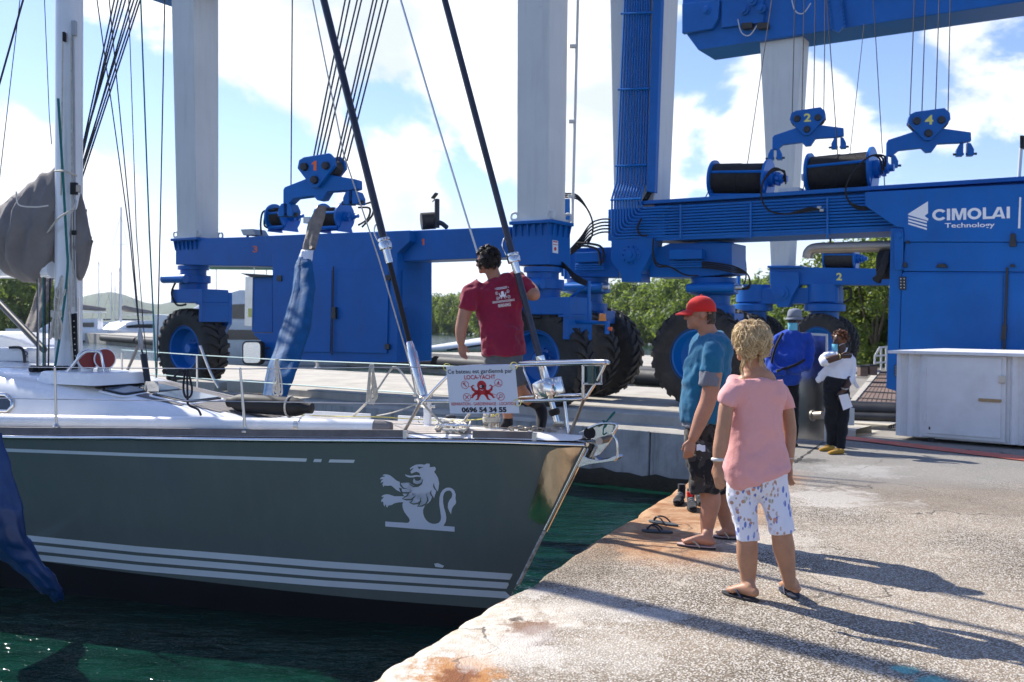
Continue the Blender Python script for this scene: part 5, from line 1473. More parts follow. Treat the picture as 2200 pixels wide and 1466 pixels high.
# forestays: foils with their swivels and drums
def stay(pts, rads, m='carbon', name='forestay_foil'):
    pp = [P(*p) for p in pts]
    return MB().tube(pp, rads, 10).build(name, M[m], boat, smooth=60)
a, c = P(1196, 905, 8.62), P(955, -2, 9.05)
dirn = (c - a)
topm = a + dirn * 3.4
f1 = MB().tube([a + dirn * .12, a + dirn * .4, c, topm], .030, 10).build('forestay_foil', M['carbon'], boat, smooth=60)
def along_stay(t): return a + dirn * t
def on_stay(a, dirn, py):
    lo, hi = -.1, 1.1
    for _ in range(40):
        m_ = (lo + hi) / 2
        if pix(a + dirn * m_)[1] > py: lo = m_
        else: hi = m_
    return a + dirn * lo
def swivel(a, dirn, y0, y1, r, parent):
    p0, p1 = on_stay(a, dirn, y1), on_stay(a, dirn, y0); L_ = (p1 - p0).length
    MB().lathe([(r * .7, 0), (r * .75, L_ * .15), (r * .75, L_ * .55), (r * 1.25, L_ * .57), (r * 1.3, L_ * .80), (r * 1.1, L_ * .88), (r * 1.25, L_ * .90), (r * 1.2, L_)], p0, p1 - p0, 20).build('halyard_swivel', M['chrome'], parent, smooth=40)
    q = MB().tube(bez([p1 - (p1 - p0) * .1 - V((r * 1.2, 0, 0)), p1 + V((-r * 1.9, 0, .06)), p1 + V((-r * 1.5, 0, .13)), p1 + V((-r * .6, 0, .06))], 5), .008, 6); q.build('shackle', M['chrome'], parent, smooth=60)
swivel(a, dirn, 545, 588, .046, f1)
p0, p1 = on_stay(a, dirn, 852), on_stay(a, dirn, 818); L_ = (p1 - p0).length
MB().lathe([(.03, -.03), (.135, 0), (.14, .01), (.14, L_ - .01), (.135, L_), (.04, L_ + .02), (.035, L_ + .14), (.045, L_ + .16), (.042, L_ + .22)], p0, dirn, 28).build('furling_drum', M['chrome'], f1, smooth=40)
MB().tube([on_stay(a, dirn, 935), on_stay(a, dirn, 900), on_stay(a, dirn, 856)], [.03, .028, .026], 10).build('turnbuckle', M['chrome'], f1, smooth=60)
q = MB().lathe([(.035, 0), (.05, .02), (.05, .05), (.03, .06)], on_stay(a, dirn, 893), dirn, 14); q.build('drum_cup', M['black'], f1, smooth=40)
bx_ = on_stay(a, dirn, 935)
for o_ in (-.03, .03):
    MB().prism([bx_ + bn * o_ + be * .04 + UP * .12, bx_ + bn * o_ - be * .04 + UP * .12, bx_ + bn * o_ - be * .1 - UP * .04, bx_ + bn * o_ + be * .1 - UP * .04], bn * .008).build('stay_tang', M['chrome'], f1)
a2, c2 = P(924, 912, 8.95), P(695, -2, 9.55); dir2 = c2 - a2
f2 = MB().tube([a2 + dir2 * .17, a2 + dir2 * .42], .024, 10).build('inner_stay_foil', M['black'], boat, smooth=60)
MB().tube([a2 + dir2 * .42, c2, a2 + dir2 * 3.2], .036, 10).build('sail_roll', M['carbon'], f2, smooth=60)
swivel(a2, dir2, 513, 566, .046, f2)
p0, p1 = on_stay(a2, dir2, 850), on_stay(a2, dir2, 757); L_ = (p1 - p0).length
MB().lathe([(.02, -.12), (.03, -.10), (.055, -.08), (.07, -.02), (.045, 0), (.045, L_), (.038, L_ + .01), (.036, L_ + .06), (.028, L_ + .1)], p0, dir2, 20).build('furler_body', M['chrome'], f2, smooth=40)
q = MB()
for z in (-.10, -.045, .0): q.obox(p0 + dir2.normalized() * z, be * .10, bn * .012, UP * .012)
q.build('furler_bracket', M['chrome'], f2, bevel=.004)
q = MB().obox(on_stay(a2, dir2, 890), be * .035, bn * .02, UP * .13); q.build('stay_tang', M['white'], f2, bevel=.01)
# thin standing and running rigging
for pts, r, m in ((((203, -40, 10.6), (278, 500, 10.4), (298, 700, 10.3)), .0065, 'dark_metal'), (((231, -40, 10.6), (282, 500, 10.4), (299, 700, 10.3)), .0065, 'dark_metal'),
                  (((275, -40, 10.6), (293, 500, 10.4), (308, 700, 10.3), (323, 830, 10.3)), .005, 'dark_metal'), (((301, -40, 11.0), (321, 500, 10.9), (336, 812, 10.8)), .009, 'rope_green'),
                  (((355, -40, 11.4), (344, 500, 11.3), (337, 806, 11.2)), .008, 'dark_metal'), (((-4, 190, 10.9), (51, -5, 10.6), (110, -200, 10.4)), .011, 'dark_metal'), (((-4, 410, 11.2), (44, -10, 10.9)), .005, 'dark_metal'),
                  (((94, -40, 11), (106, 250, 11), (111, 310, 11)), .005, 'dark_metal'), (((660, -60, 9.9), (738, 330, 9.6), (815, 560, 9.3), (880, 780, 9.05), (893, 845, 9.0)), .007, 'rope'),
                  (((843, -60, 9.5), (935, 250, 9.3), (1026, 545, 9.15), (1036, 575, 9.15)), .010, 'steel'), (((170, 640, 10.6), (170, 800, 10.6)), .011, 'steel'), (((186, 450, 10.9), (172, 620, 10.8)), .006, 'rope_dark')):
    line('rigging_line', pts, r, m)
q = MB().tube([P(300, 705, 10.3), P(301, 722, 10.3), P(303, 745, 10.3), P(304, 752, 10.3)], [.010, .028, .028, .010], 8); q.build('block', M['grey_metal'], boat, smooth=60)
q = MB().tube([P(304, 752, 10.3), P(308, 765, 10.25)], .010, 8); q.tube([P(308, 762, 10.25), P(320, 838, 10.15)], .033, 12); q.build('stay_sleeve', M['dark_metal'], boat, smooth=60)
q = MB()
for k in range(9):
    q.tube(bez([on_top(312 + 3 * k, 843, .02), on_top(314 + 3 * k, 840, .09), on_top(320 + 2.5 * k, 846, .02)], 4), .008, 5)
q.build('stay_lashing', M['rope'], boat, smooth=60)
line('babystay_strut', [(298, 741, 10.3), (271, 803, 10.9)], .016, 'dark_metal')
# mast
mb_ = S(5.98, 0, 0); mz0 = 1.03
def ell(z, k=1.0, n=24):
    out = []
    for j in range(n):
        t_ = 2 * math.pi * j / n
        out.append(S(5.98, 0, z) + be * (.165 * k * math.cos(t_)) + bn * (.118 * k * math.sin(t_)))
    return out
mast = MB().rings([ell(mz0), ell(8), ell(20, .9)]).build('mast', M['alu'], boat, smooth=50)
def mastline(name, pts, r, m, out=.0):
    pp = [P(x, y, 10.62 - out) for x, y in pts]
    return MB().tube(bez(pp, 5), r, 6).build(name, M[m], mast, smooth=60)
MB().prism([P(153, 675, 10.63), P(163, 673, 10.63), P(166, 798, 10.63), P(157, 800, 10.63)], V((0, .03, 0))).build('mast_track', M['black'], mast)
F = Flat()
for k in range(9): F.disc(158.5 + k * .55, 690 + k * 12.5, 1.6)
F.build('track_bolt', M['steel'], lambda x, y: P(x, y, 10.627), mast)
mastline('halyard', [(153, 78), (154, 300), (156, 520), (158, 660)], .009, 'rope'); mastline('halyard', [(157, 78), (160, 300), (161, 520), (164, 670)], .010, 'grey_metal')
mastline('halyard', [(135, 70), (133, 250), (131, 420)], .008, 'rope', .0)
mastline('halyard', [(125, 212), (134, 360), (143, 520), (145, 580), (133, 690), (118, 790)], .013, 'rope_green', .03)
mastline('halyard', [(146, 590), (150, 690), (157, 792)], .012, 'rope', .02)
for x, y, w_, h_, m in ((157, 60, 5, 16, 'grey_metal'), (157, 405, 7, 13, 'black'), (166, 405, 4, 8, 'hot_pipe'), (158, 500, 5, 5, 'black'), (136, 78, 2.5, 10, 'black')):
    MB().prism([P(x - w_, y - h_, 10.6), P(x + w_, y - h_, 10.6), P(x + w_, y + h_, 10.6), P(x - w_, y + h_, 10.6)], V((0, .05, 0))).build('mast_fitting', M[m], mast, bevel=.006)
# spreaders and shrouds go on above the frame
for z in (10.2, 14.5, 17.5):
    MB().tube([S(5.98, -.9 + .03 * z, z), S(5.98, 0, z + .03), S(5.98, .9 - .03 * z, z)], .03, 8).build('spreader', M['alu'], mast, smooth=60)
line('lashing', [(118, 368, 10.6), (140, 368, 10.45), (165, 378, 10.6)], .012, 'rope', 5)
line('lashing', [(98, 506, 10.8), (125, 470, 10.5), (156, 450, 10.5), (164, 432, 10.6)], .011, 'rope', 5)
q = MB()
for k in range(7): q.cyl(on_top(75 + 14 * k, 799, .03), on_top(75 + 14 * k, 799, .03) + bn * .05, .035, n=12)
q.build('deck_organiser', M['black'], boat, smooth=40)
for k, (x0, x1, m) in enumerate(((81, 83, 'rope'), (92, 93, 'rope_green'), (96, 97, 'dark_metal'), (107, 104, 'rope_dark'), (80, 80, 'rope_dark'))):
    line('reef_line', [(x0 + 1, 590, 10.9), (x1, 795, 10.7)], .009, m)
# boom, vang, sail cover
MB().tube([S(6.2, 0, 2.16), S(11.5, 0, 2.2)], .10, 14).build('boom', M['white'], boat, smooth=50)
line('boom_vang', [(-60, 590, 12.0), (95, 752, 10.9)], .038, 'dark_metal', 0, 10)
def bag(name, prof, seed, rib=1.0):
    rr = []
    for i, (s_, zt_, zb_, w_) in enumerate(prof):
        ring = []
        for j in range(36):
            t_ = 2 * math.pi * j / 36
            zc, hz = (zt_ + zb_) / 2, (zt_ - zb_) / 2
            cz = math.sin(t_); f = 1 - .35 * max(0, cz)
            b_ = w_ * math.cos(t_) * f
            rg = 1 - 2 * abs(noise.noise((s_ * 6.5 + .5 * math.sin(t_ + seed), t_ * .55, seed)))
            fold = rib * (.16 * rg * abs(math.cos(t_)) + .05 * math.sin(s_ * 31 + 2 * math.sin(t_ * 2 + seed)) + .05 * noise.noise((s_ * 13, t_ * 2.5, seed)))
            ring.append(S(s_ + .05 * noise.noise((t_ * 2, s_ * 3, seed + 4)), b_ * (1 + fold * 1.6) , zc + hz * cz * (1 + fold * .5)))
        rr.append(ring)
    return MB().rings(rr).build(name, M['canvas'], boat, smooth=180)
pr_ = []
for i in range(90):
    s_ = 6.08 + i * .031
    pr_.append((s_, interp([(6.05, 3.24), (6.2, 3.27), (6.45, 3.16), (6.7, 3.02), (7.05, 2.84), (8.9, 2.60)], s_), interp([(6.05, 2.75), (6.14, 2.42), (6.25, 2.12), (6.45, 2.0), (6.75, 2.06), (7.1, 2.22), (8.9, 2.3)], s_), interp([(6.05, .06), (6.2, .15), (6.5, .27), (7.2, .26), (8.9, .22)], s_)))
bag('sail_cover', pr_, 1)
pr_ = [(s_, interp([(5.66, 2.52), (5.72, 2.66), (5.80, 2.9), (5.86, 3.0)], s_), interp([(5.66, 2.4), (5.72, 2.2), (5.79, 2.02), (5.86, 2.05)], s_), interp([(5.66, .02), (5.75, .06), (5.86, .09)], s_)) for s_ in [5.66 + i * .0125 for i in range(17)]]
bag('sail_cover', pr_, 5)
M['webbing'] = mat('pale_webbing', (.62, .58, .52), .8)
line('cover_seam', [(35, 412, 10.45), (40, 440, 10.45), (75, 445, 10.45), (104, 442, 10.5)], .008, 'webbing', 5)
# hatches, dorade vents, grab rails on the coachroof
def rr_box(c, nrm, a_half, b_half, r, h, name, m, parent, rim=None):
    nrm = nrm.normalized(); ax = (be - nrm * be.dot(nrm)).normalized(); bx2 = nrm.cross(ax)
    poly = [c + ax * x + bx2 * y for x, y in rrect(-a_half, -b_half, a_half, b_half, r)]
    o = MB().prism(poly, nrm * h).build(name, m, parent, bevel=.012)
    return o
for x, y, aa, bb in ((268, 842, .165, .17), (345, 838, .165, .17), (402, 855, .25, .25)):
    loc, nrm, i_, d_ = topbvh.ray_cast(EYE, ray(x, y)); 
    if nrm.z < 0: nrm = -nrm
    fr_ = rr_box(loc, nrm, aa, bb, .06, .022, 'hatch', M['black'], boat)
    rr_box(loc + nrm * .020, nrm, aa - .025, bb - .025, .045, .012, 'hatch_lens', M['grey_glass'], fr_)
    rr_box(loc - nrm * .01, nrm, aa + .03, bb + .03, .09, .022, 'hatch_frame', M['white'], fr_)
loc, nrm, i_, d_ = topbvh.ray_cast(EYE, ray(200, 818))
q = MB(); q.rings([[loc + be * x * k + bn * y * k + UP * z for x, y in rrect(-.42, -.36, .42, .36, .08)] for k, z in ((1.05, -.02), (1.0, .02), (.93, .09), (.88, .10))]); q.build('vent_base', M['white'], boat, smooth=40)
M['vent_red'] = mat('vent_red', (.22, .004, .006), .4)
for x, y in ((187, 812), (222, 811)):
    p = P(x, y, d_ * ray(200, 818).y) ; p = P(x, y, loc.y + (.0 if x < 200 else .05)); f_ = -be
    q = MB(); path = [p + UP * z + f_ * g for z, g in ((-.04, 0), (.10, 0), (.16, .005), (.21, .03), (.225, .07))]
    dv = (f_ * 1.0 + bn * .55 + UP * .05).normalized(); c_ = p + UP * .19
    q.tube([p - UP * .04, p + UP * .02, p + UP * .12], [.080, .060, .055], 18)
    q.ball(c_ - dv * .035, .098, n=18)
    q.lathe([(.085, -.03), (.102, .02), (.110, .062), (.098, .068)], c_, dv, 24, cap=False)
    vt = q.build('vent_cowl', M['white'], boat, smooth=60)
    MB().lathe([(.100, .066), (.05, .0645), (.0, .064)], c_, dv, 24).build('vent_mouth', M['vent_red'], vt, smooth=60)
for dx, dd_ in ((0, 0), (13, .35)):
    line('grab_rail', [(124 + dx * 0, 824, loc.y - .25), (152, 790, loc.y - .22 + dd_), (180 + dx, 759, loc.y - .2 + dd_), (200 + dx, 755, loc.y - .2 + dd_), (215 + dx, 758, loc.y - .2 + dd_), (222 + dx, 785, loc.y - .2 + dd_), (231 + dx * .4, 824, loc.y - .25 + dd_)] if dx == 0 else [(205, 756, loc.y + .1), (226, 757, loc.y + .15), (232, 772, loc.y + .15), (237, 815, loc.y + .15)], .015, 'chrome', 5, 8)
F = Flat(); F.poly([(-40, 848), (12, 850), (24, 862), (25, 872), (16, 882), (-40, 880)])
def on_roof(x, y, out=.01):
    l_, n_, i2, d2 = topbvh.ray_cast(EYE, ray(x, y))
    if l_ is None: return P(x, y, 9.4)
    return l_ - ray(x, y) * out
pl_ = F.build('portlight', M['glass'], on_roof, boat, cut=10)
MB().tube([on_roof(x, y, .02) for x, y in ((-40, 846), (13, 848), (26, 861), (27, 873), (17, 884), (-40, 882))], .02, 8).build('portlight_rim', M['chrome'], pl_, smooth=60)
q = MB().prism([P(x, y, 11.9) for x, y in ((-80, 712), (0, 718), (40, 728), (70, 742), (80, 752), (-80, 752))], V((.2, .9, 0))); q.build('cockpit_shelter', M['white'], boat, bevel=.03)
# windlass and chain
wp = on_top(1056, 920, 0)
q = MB().lathe([(.075, 0), (.075, .05), (.055, .055), (.05, .09), (.075, .10), (.078, .13), (.05, .145), (0, .147)], wp, UP, 20); wl_ = q.build('windlass', M['chrome'], boat, smooth=40)
for k in range(3): MB().tube([wp + UP * (.065 + .012 * k) + V((math.cos(t_), math.sin(t_), 0)) * .068 for t_ in [6.283 * j / 20 for j in range(20)]], .012, 6, closed=True).build('rope_turn', M['rope'], wl_, smooth=60)
ch0, ch1 = on_top(1098, 926, .02), S(.28, -.05, zd(.28) + .10)
for k in range(20):
    p = lerp(ch0, ch1, k / 19) + UP * (.012 * math.sin(k * 2.1)); ax = (ch1 - ch0).normalized(); sd2 = UP.cross(ax).normalized() if k % 2 else UP
    q = MB().tube([p + ax * .026 * math.cos(t_) + sd2 * .015 * math.sin(t_) for t_ in [6.283 * j / 10 for j in range(10)]], .0055, 5, closed=True)
    q.build('chain_link', M['hot_pipe'], boat, smooth=60)
for x, y in ((580 + 0, 0),): pass
for x in (962, 990):
    c_ = on_top(x, 930, 0)
    MB().tube([c_ - be * .10 + UP * .06, c_ + UP * .065, c_ + be * .10 + UP * .06], [.008, .013, .008], 8).cyl(c_ - be * .03, c_ - be * .03 + UP * .06, .012).cyl(c_ + be * .03, c_ + be * .03 + UP * .06, .012).build('mooring_cleat', M['chrome'], boat, smooth=60)
q = MB().lathe([(.05, 0), (.05, .05), (.03, .06), (0, .06)], on_top(968, 905, 0), UP, 14); q.build('deck_cap', M['dark_metal'], boat, smooth=40)
q = MB().tube([on_top(905, 910, .03) + V((.03 * math.cos(t_), 0, .03 * math.sin(t_))) for t_ in [6.283 * j / 12 for j in range(12)]], .006, 6, closed=True); q.build('pad_eye', M['chrome'], boat, smooth=60)

# ---- loose things aboard: each its own object
# long white tube lying along the side deck
q = MB(); a, c = P(-170, 901, edge_d(-150, 1) + .17), P(806, 918, edge_d(806, 1) + .17)
pole = MB().tube([lerp(a, c, k / 12) for k in range(13)], .066, 18).build('spinnaker_pole', M['white'], None, smooth=50)
tag(pole, 'long white tube lashed along the near side deck of the yacht', 'pole')
MB().tube(bez([c, c + (c - a).normalized() * .05, c + (c - a).normalized() * .15], 3), [.07, .068, .066, .064, .058, .05, .045], 12).build('taped_end', M['canvas'], pole, smooth=60)
for x in (658,):
    p = lerp(a, c, (x + 170) / 976)
    MB().tube([p + (c - a).normalized() * o_ + V((0, 0, 0)) for o_ in (-.022, .022)], .072, 18).build('strap', M['steel'], pole, smooth=40)
    MB().box(p - UP * .09, .06, .05, .06).build('chock', M['steel'], pole)
# black fender lying on the foredeck
a, c = on_top(505, 884, .085), on_top(650, 880, .085); c = P(650, 876, a.y - .25)
ax = (c - a)
L_ = ax.length
fd = MB().lathe([(.03, -.09), (.05, -.07), (.05, -.03), (.075, .02), (.088, .07), (.092, L_ * .5), (.088, L_ - .07), (.075, L_ - .02), (.055, L_ + .03), (.05, L_ + .10), (.02, L_ + .11)], a, ax, 22).build('fender', M['black'], None, smooth=60)
tag(fd, 'black cylindrical fender lying on the teak foredeck', 'fender')
pp = a + ax * .82
MB().tube([pp + (ax.normalized().cross(UP) * math.cos(t_) + UP * math.sin(t_)) * .095 for t_ in [6.283 * j / 20 for j in range(20)]], .010, 5, closed=True).build('band', M['rope'], fd, smooth=60)
# white plastic locker / life raft canister behind the mast foot
lr = thing('liferaft_canister', 'white strapped liferaft canister on the coachroof left of the mast', 'liferaft', P(10, 800, 11.3))
pts_ = rrect(-75, 748, 62, 800, 10)
MB().prism([P(x, y, 11.0) for x, y in pts_], V((.2, .55, 0))).build('shell', M['white'], lr, bevel=.03)
MB().tube(bez([P(20, 747, 10.98), P(45, 748, 10.97), P(52, 765, 10.96), P(54, 800, 10.96)], 5), .016, 6).build('strap', M['dark_metal'], lr, smooth=60)
MB().tube([P(-70, 776, 10.99), P(62, 777, 10.99)], .006, 5).build('seam', M['grey_metal'], lr)
F = Flat(); F.ring(80 - 0, 760, 5, 2); F.stroke([(76, 767), (85, 767)], 1.6); F.v = [(x - 25, y) for x, y in F.v]
F.build('maker_mark', mat('navy_print', (.01, .03, .12), .5), lambda x, y: P(x, y, 10.99), lr)
def ropething(name, paths, r, m, label, cat, group=None, n=6):
    q = MB()
    for pp in paths: q.tube(bez(pp, 5), r, n)
    o = q.build(name, M[m], None, smooth=60); return tag(o, label, cat, group)
rnd = random.Random(5)
paths = []
for k in range(13):     # hank of line on the mast
    x = 122 + rnd.uniform(-9, 9); d_ = 10.42 + rnd.uniform(-.04, .02)
    paths.append([P(132 + rnd.uniform(-4, 4), 598 + rnd.uniform(-6, 6), d_), P(x + 4, 640, d_ - .03), P(121 + (x - 122) * .5, 672, d_ - .03), P(x - 5, 705, d_ - .03), P(118 + (x - 122) * 1.2, 728 + rnd.uniform(-5, 4), d_), P(x + 3, 700, d_ - .02), P(121 + (x - 122) * .3, 675, d_ - .04)])
for k in range(5): paths.append([P(110, 668 + 3 * k, 10.42), P(121, 671 + 3 * k, 10.34), P(132, 668 + 3 * k, 10.42)])
paths.append([P(128, 612, 10.4), P(119, 625, 10.36), P(124, 640, 10.34), P(136, 636, 10.36), P(140, 622, 10.4)])
ropething('rope_hank', paths, .0085, 'rope', 'hank of off white line hung on the front of the mast', 'rope')
def hank(x, y0, y1, d, w, seed, label, m='rope', nn=7):
    rnd = random.Random(seed); paths = []
    for k in range(nn):
        dx = rnd.uniform(-w, w)
        paths.append([P(x + dx * .4, y0 - 3, d - .02), P(x + dx * .4 - 2, y0 + 3, d - .03), P(x + dx, (y0 + y1) / 2, d - .02), P(x + dx * 1.3, y1 - 8 + rnd.uniform(-6, 6), d), P(x + dx * .3, y1 + rnd.uniform(-6, 3), d), P(x - dx * .9, y1 - 12, d), P(x + dx * .2, (y0 + y1) / 2 - 5, d), P(x - dx * .3, y0, d)])
    return ropething('rope_hank', paths, .0065, m, label, 'rope', None)
hank(800, 787, 866, 8.75, 10, 1, 'white line hung in loops on the lifeline left of the sign')
hank(596, 775, 848, 10.6, 8, 2, 'white line tied to the far lifeline in front of the blue sling')
ropething('rope_loop', [[P(370, 816, 9.2), P(378, 806, 9.1), P(392, 797, 9.05), P(398, 795, 9.0)], [P(398, 795, 9.0), P(394, 830, 9.0), P(397, 850, 9.0), P(404, 855, 9.0), P(411, 848, 9.0), P(412, 830, 9.0), P(404, 797, 9.0)], [P(402, 797, 8.98), P(403, 850, 8.98), P(405, 870, 9.0), P(425, 880, 9.05), P(432, 893, 9.05)], [P(383, 800, 9.0), P(388, 794, 8.98), P(396, 800, 9.0), P(406, 793, 8.98), P(412, 797, 9.0)]], .010, 'rope_dark', 'black line looped over the near lifeline above the hatch', 'rope')
ropething('mooring_line', [[on_top(760, 898, .02), P(800, 852, 8.8), P(838, 797, 8.75), P(848, 790, 8.72), P(862, 800, 8.7), P(905, 862, 8.5), P(945, 905, 8.5), P(985, 932, 8.45)]], .010, 'rope', 'flecked white mooring line rising in a peak beside the hanging line', 'rope')
paths = [[on_top(935 + 8 * k + rnd.uniform(-6, 6), 930, .03), on_top(945 + 9 * k, 912 + rnd.uniform(-4, 4), .03), on_top(970 + 8 * k, 918 + rnd.uniform(-6, 6), .03), on_top(985 + 3 * k, 934, .04), on_top(950 + 5 * k, 936, .05)] for k in range(6)]
paths += [[S(1.35, .46, .70), S(1.3, .50, .72), S(1.42, .48, .64)]] * 0
ropething('mooring_line_pile', paths, .011, 'rope', 'tangle of flecked mooring line round the bow cleats below the sign', 'rope')
ropething('rope_loop', [[on_top(560 + 40 * k, 894 + k * 1.2, .02) for k in range(6)] + [on_top(820, 901, .02), on_top(900, 906, .02), on_top(960, 908, .02), P(1040, 900, 8.7), P(1085, 880, 8.5), P(1112, 862, 8.25)]], .005, 'rope_yellow', 'thin yellow line run along the foredeck to the pulpit', 'rope')
ropething('mooring_line', [[P(905, 865, 8.45), P(850, 885, 8.7), on_top(810, 898, .02)]], .006, 'rope', 'thin white line slanting from the pulpit leg to the deck', 'rope')
ropething('rope_loop', [[bowp(*C4(1510 + rnd.uniform(-8, 8), 690), .0), bowp(*C4(1525 + 8 * math.sin(k), 705), -.02), bowp(*C4(1540, 690 + 5 * k), -.04), bowp(*C4(1520, 720 + 6 * k), .0)] for k in range(5)] + [[bowp(*C4(1535, 695), 0), bowp(*C4(1580, 650), 0), bowp(*C4(1594, 628), 0), bowp(*C4(1578, 640), 0), bowp(*C4(1530, 700), 0)], [bowp(*C4(1515, 730), .01), bowp(*C4(1510, 790), .01), bowp(*C4(1535, 780), -.05)]], .006, 'rope_green', 'green cord knotted round the steel bow roller', 'cord')

# the caretaker's sign tied to the pulpit
sTL, sTR, sBL = P(958, 787, 8.33), P(1106, 784, 8.155), P(967, 889, 8.30)
sx, sy = sTR - sTL, sBL - sTL
sn = sx.cross(sy).normalized()
if sn.dot(EYE - sTL) < 0: sn = -sn
sign = thing('notice_board', 'white notice board with a red octopus tied to the yacht pulpit', 'sign', sTL + sy)
M['board'] = mat('white_board', (.66, .69, .74), .4, var=.02)
def SG(x, y, o_=.0): return sTL + sx * (x / 148) + sy * (y / 100) + sn * o_
MB().prism([SG(0, 0), SG(148, 0), SG(148, 100), SG(0, 100)], sn * -.006).build('board', M['board'], sign)
F = Flat()
F.text('Ce bateau est gardienn\u00e9 par', 3, 142, 16, 8.5, .012, up=-1); F.build('lettering', M['black_print'], lambda x, y: SG(x, y, .002), sign)
F = Flat(); F.text('0696 54 34 55', 26, 122, 97, 9.5, .05, up=-1); F.build('lettering', M['black_print'], lambda x, y: SG(x, y, .002), sign)
F = Flat(); F.text('LOCA-YACHT', 38, 105, 28.5, 8.8, .018, up=-1); F.build('lettering', M['red_print'], lambda x, y: SG(x, y, .002), sign)
F = Flat(); F.text('REPARATION - GARDIENNAGE - LOCATION', 5, 143, 83, 6.4, .012, up=-1); F.build('lettering', M['red_print'], lambda x, y: SG(x, y, .002), sign)
def octopus(k=1.0, cx=74, cy=52):
    F = Flat(); T = lambda pts: [(cx + (x - 74) * k, cy + (y - 52) * k) for x, y in pts]
    F.disc(cx, cy - 10 * k, 10 * k, 10.5 * k); F.poly(T([(66, 46), (82, 46), (85, 55), (90, 61), (58, 61), (63, 55)]))
    for s_ in (-1, 1):
        X = lambda x: 74 + s_ * x
        F.stroke(T([(X(6), 55), (X(14), 54), (X(20), 50), (X(22), 44), (X(18), 41), (X(16), 43)]), [7 * k, 6 * k, 5 * k, 3.6 * k, 2.6 * k, 1.4 * k])
        F.stroke(T([(X(6), 56), (X(15), 58), (X(20), 62), (X(23), 67), (X(27), 66)]), [7 * k, 6 * k, 5 * k, 3.4 * k, 1.4 * k])
        F.stroke(T([(X(5), 58), (X(9), 64), (X(11), 70), (X(16), 72)]), [7 * k, 6 * k, 4 * k, 1.5 * k])
    return F
F = octopus(); F.build('octopus_logo', M['red_print'], lambda x, y: SG(x, y, .002), sign)
F = Flat(); F.disc(72, 44, 2.6); F.stroke([(70, 50), (74, 52), (77, 50)], 1.0); F.build('octopus_face', M['board'], lambda x, y: SG(x, y, .0035), sign)
F = Flat(); F.disc(77, 43.5, 3.0); F.disc(72.3, 44, 1.2); F.stroke([(69, 35), (81, 43)], 1.0); F.build('octopus_eyepatch', M['black_print'], lambda x, y: SG(x, y, .0045), sign)
def icons(c=((38, 40), (110, 37), (40, 66), (112, 65)), r=8.5, w=1.1):
    F = Flat()
    for (x, y) in c: F.ring(x, y, r, w)
    (x, y) = c[0]; F.stroke([(x - 4, y - 4), (x + 3, y + 4)], 2.2); F.stroke([(x - 4, y - 1), (x + 1, y - 5)], 2)
    (x, y) = c[1]; F.poly([(x - 4, y + 2), (x + 1, y - 5), (x + 2, y + 2)]); F.stroke([(x - 5, y + 4), (x + 5, y + 4)], 1.4)
    (x, y) = c[2]; F.stroke([(x - 4, y - 4), (x + 4, y + 4)], 1.5); F.stroke([(x + 4, y - 4), (x - 4, y + 4)], 1.5)
    (x, y) = c[3]; F.ring(x + 1, y - 1, 3.6, 1.2); F.stroke([(x - 1.5, y + 1.5), (x - 5, y + 5)], 1.8)
    for (x, y), (x2, y2) in zip(c, ((58, 48), (92, 48), (60, 58), (92, 58))):
        d_ = V((x2 - x, y2 - y)).normalized() * r; F.stroke([(x + d_.x, y + d_.y), (x2, y2)], .9)
    return F
icons().build('service_icons', M['red_print'], lambda x, y: SG(x, y, .0018), sign)
for x, y in ((2, 2), (146, 2), (146, 78)):
    p = SG(x, y); q = MB(); q.tube([p + V((.03 * math.cos(t_), .0, .03 * math.sin(t_))) for t_ in [6.283 * j / 10 for j in range(10)]], .003, 4, closed=True); q.build('cable_tie', M['yellow'], sign)

# ---- slings of the lifts
def sling(name, px, label, m, band=None):
    """px: list of (x, y, d, half width px, thickness m)"""
    rr = []; rnd = random.Random(len(px))
    for i in range(len(px) * 6 - 5):
        k, t_ = divmod(i, 6); t_ /= 6
        a_ = px[k]; b_ = px[min(k + 1, len(px) - 1)]
        x, y, d, hw, th = (lerp(p, r_, t_) for p, r_ in zip(a_, b_))
        c_ = P(x, y, d); w_ = hw * d / FPX
        ring = []
        for j in range(40):
            t2 = 6.283 * j / 40
            fo = 1 + .24 * noise.noise((math.cos(t2) * 3.2, math.sin(t2) * 3.2, i * .06)) + .10 * noise.noise((t2 * 2, i * .33, 2))
            ring.append(c_ + V((math.cos(t2) * w_ * fo, math.sin(t2) * th * fo, .04 * noise.noise((t2, i * .4, 7)))))
        rr.append(ring)
    return MB().rings(rr).build(name, m, None, smooth=180)
M['tarp'] = mat('blue_tarpaulin', (.006, .085, .22), .65, var=.22, vscale=5, bump=.4, bscale=9, dirt=(.02, .13, .30), damt=.3, dscale=6, spec=.2)
M['tarp_dark'] = mat('dark_blue_tarpaulin', (.004, .035, .13), .40, var=.3, vscale=4, bump=.5, bscale=6)
M['old_strap'] = mat('worn_sling_webbing', (.20, .17, .14), .75, var=.35, vscale=12, bump=.4, bscale=30)
s1 = sling('sling', [(654, 552, 14.6, 12, .05), (653, 572, 14.5, 18, .07), (654, 620, 14.2, 23, .09), (638, 700, 13.7, 29, .10), (608, 790, 13.1, 30, .10), (588, 860, 12.7, 24, .10), (575, 930, 12.4, 23, .10)], '', M['tarp'])
tag(s1, 'lifting sling wrapped in blue tarpaulin under the large hook block', 'sling')
o = sling('strap', [(692, 443, 15.1, 10, .05), (678, 480, 15.0, 15, .05), (664, 535, 14.7, 13, .05), (660, 545, 14.7, 12, .05)], '', M['old_strap']); o.parent = s1; o.name = 'webbing'
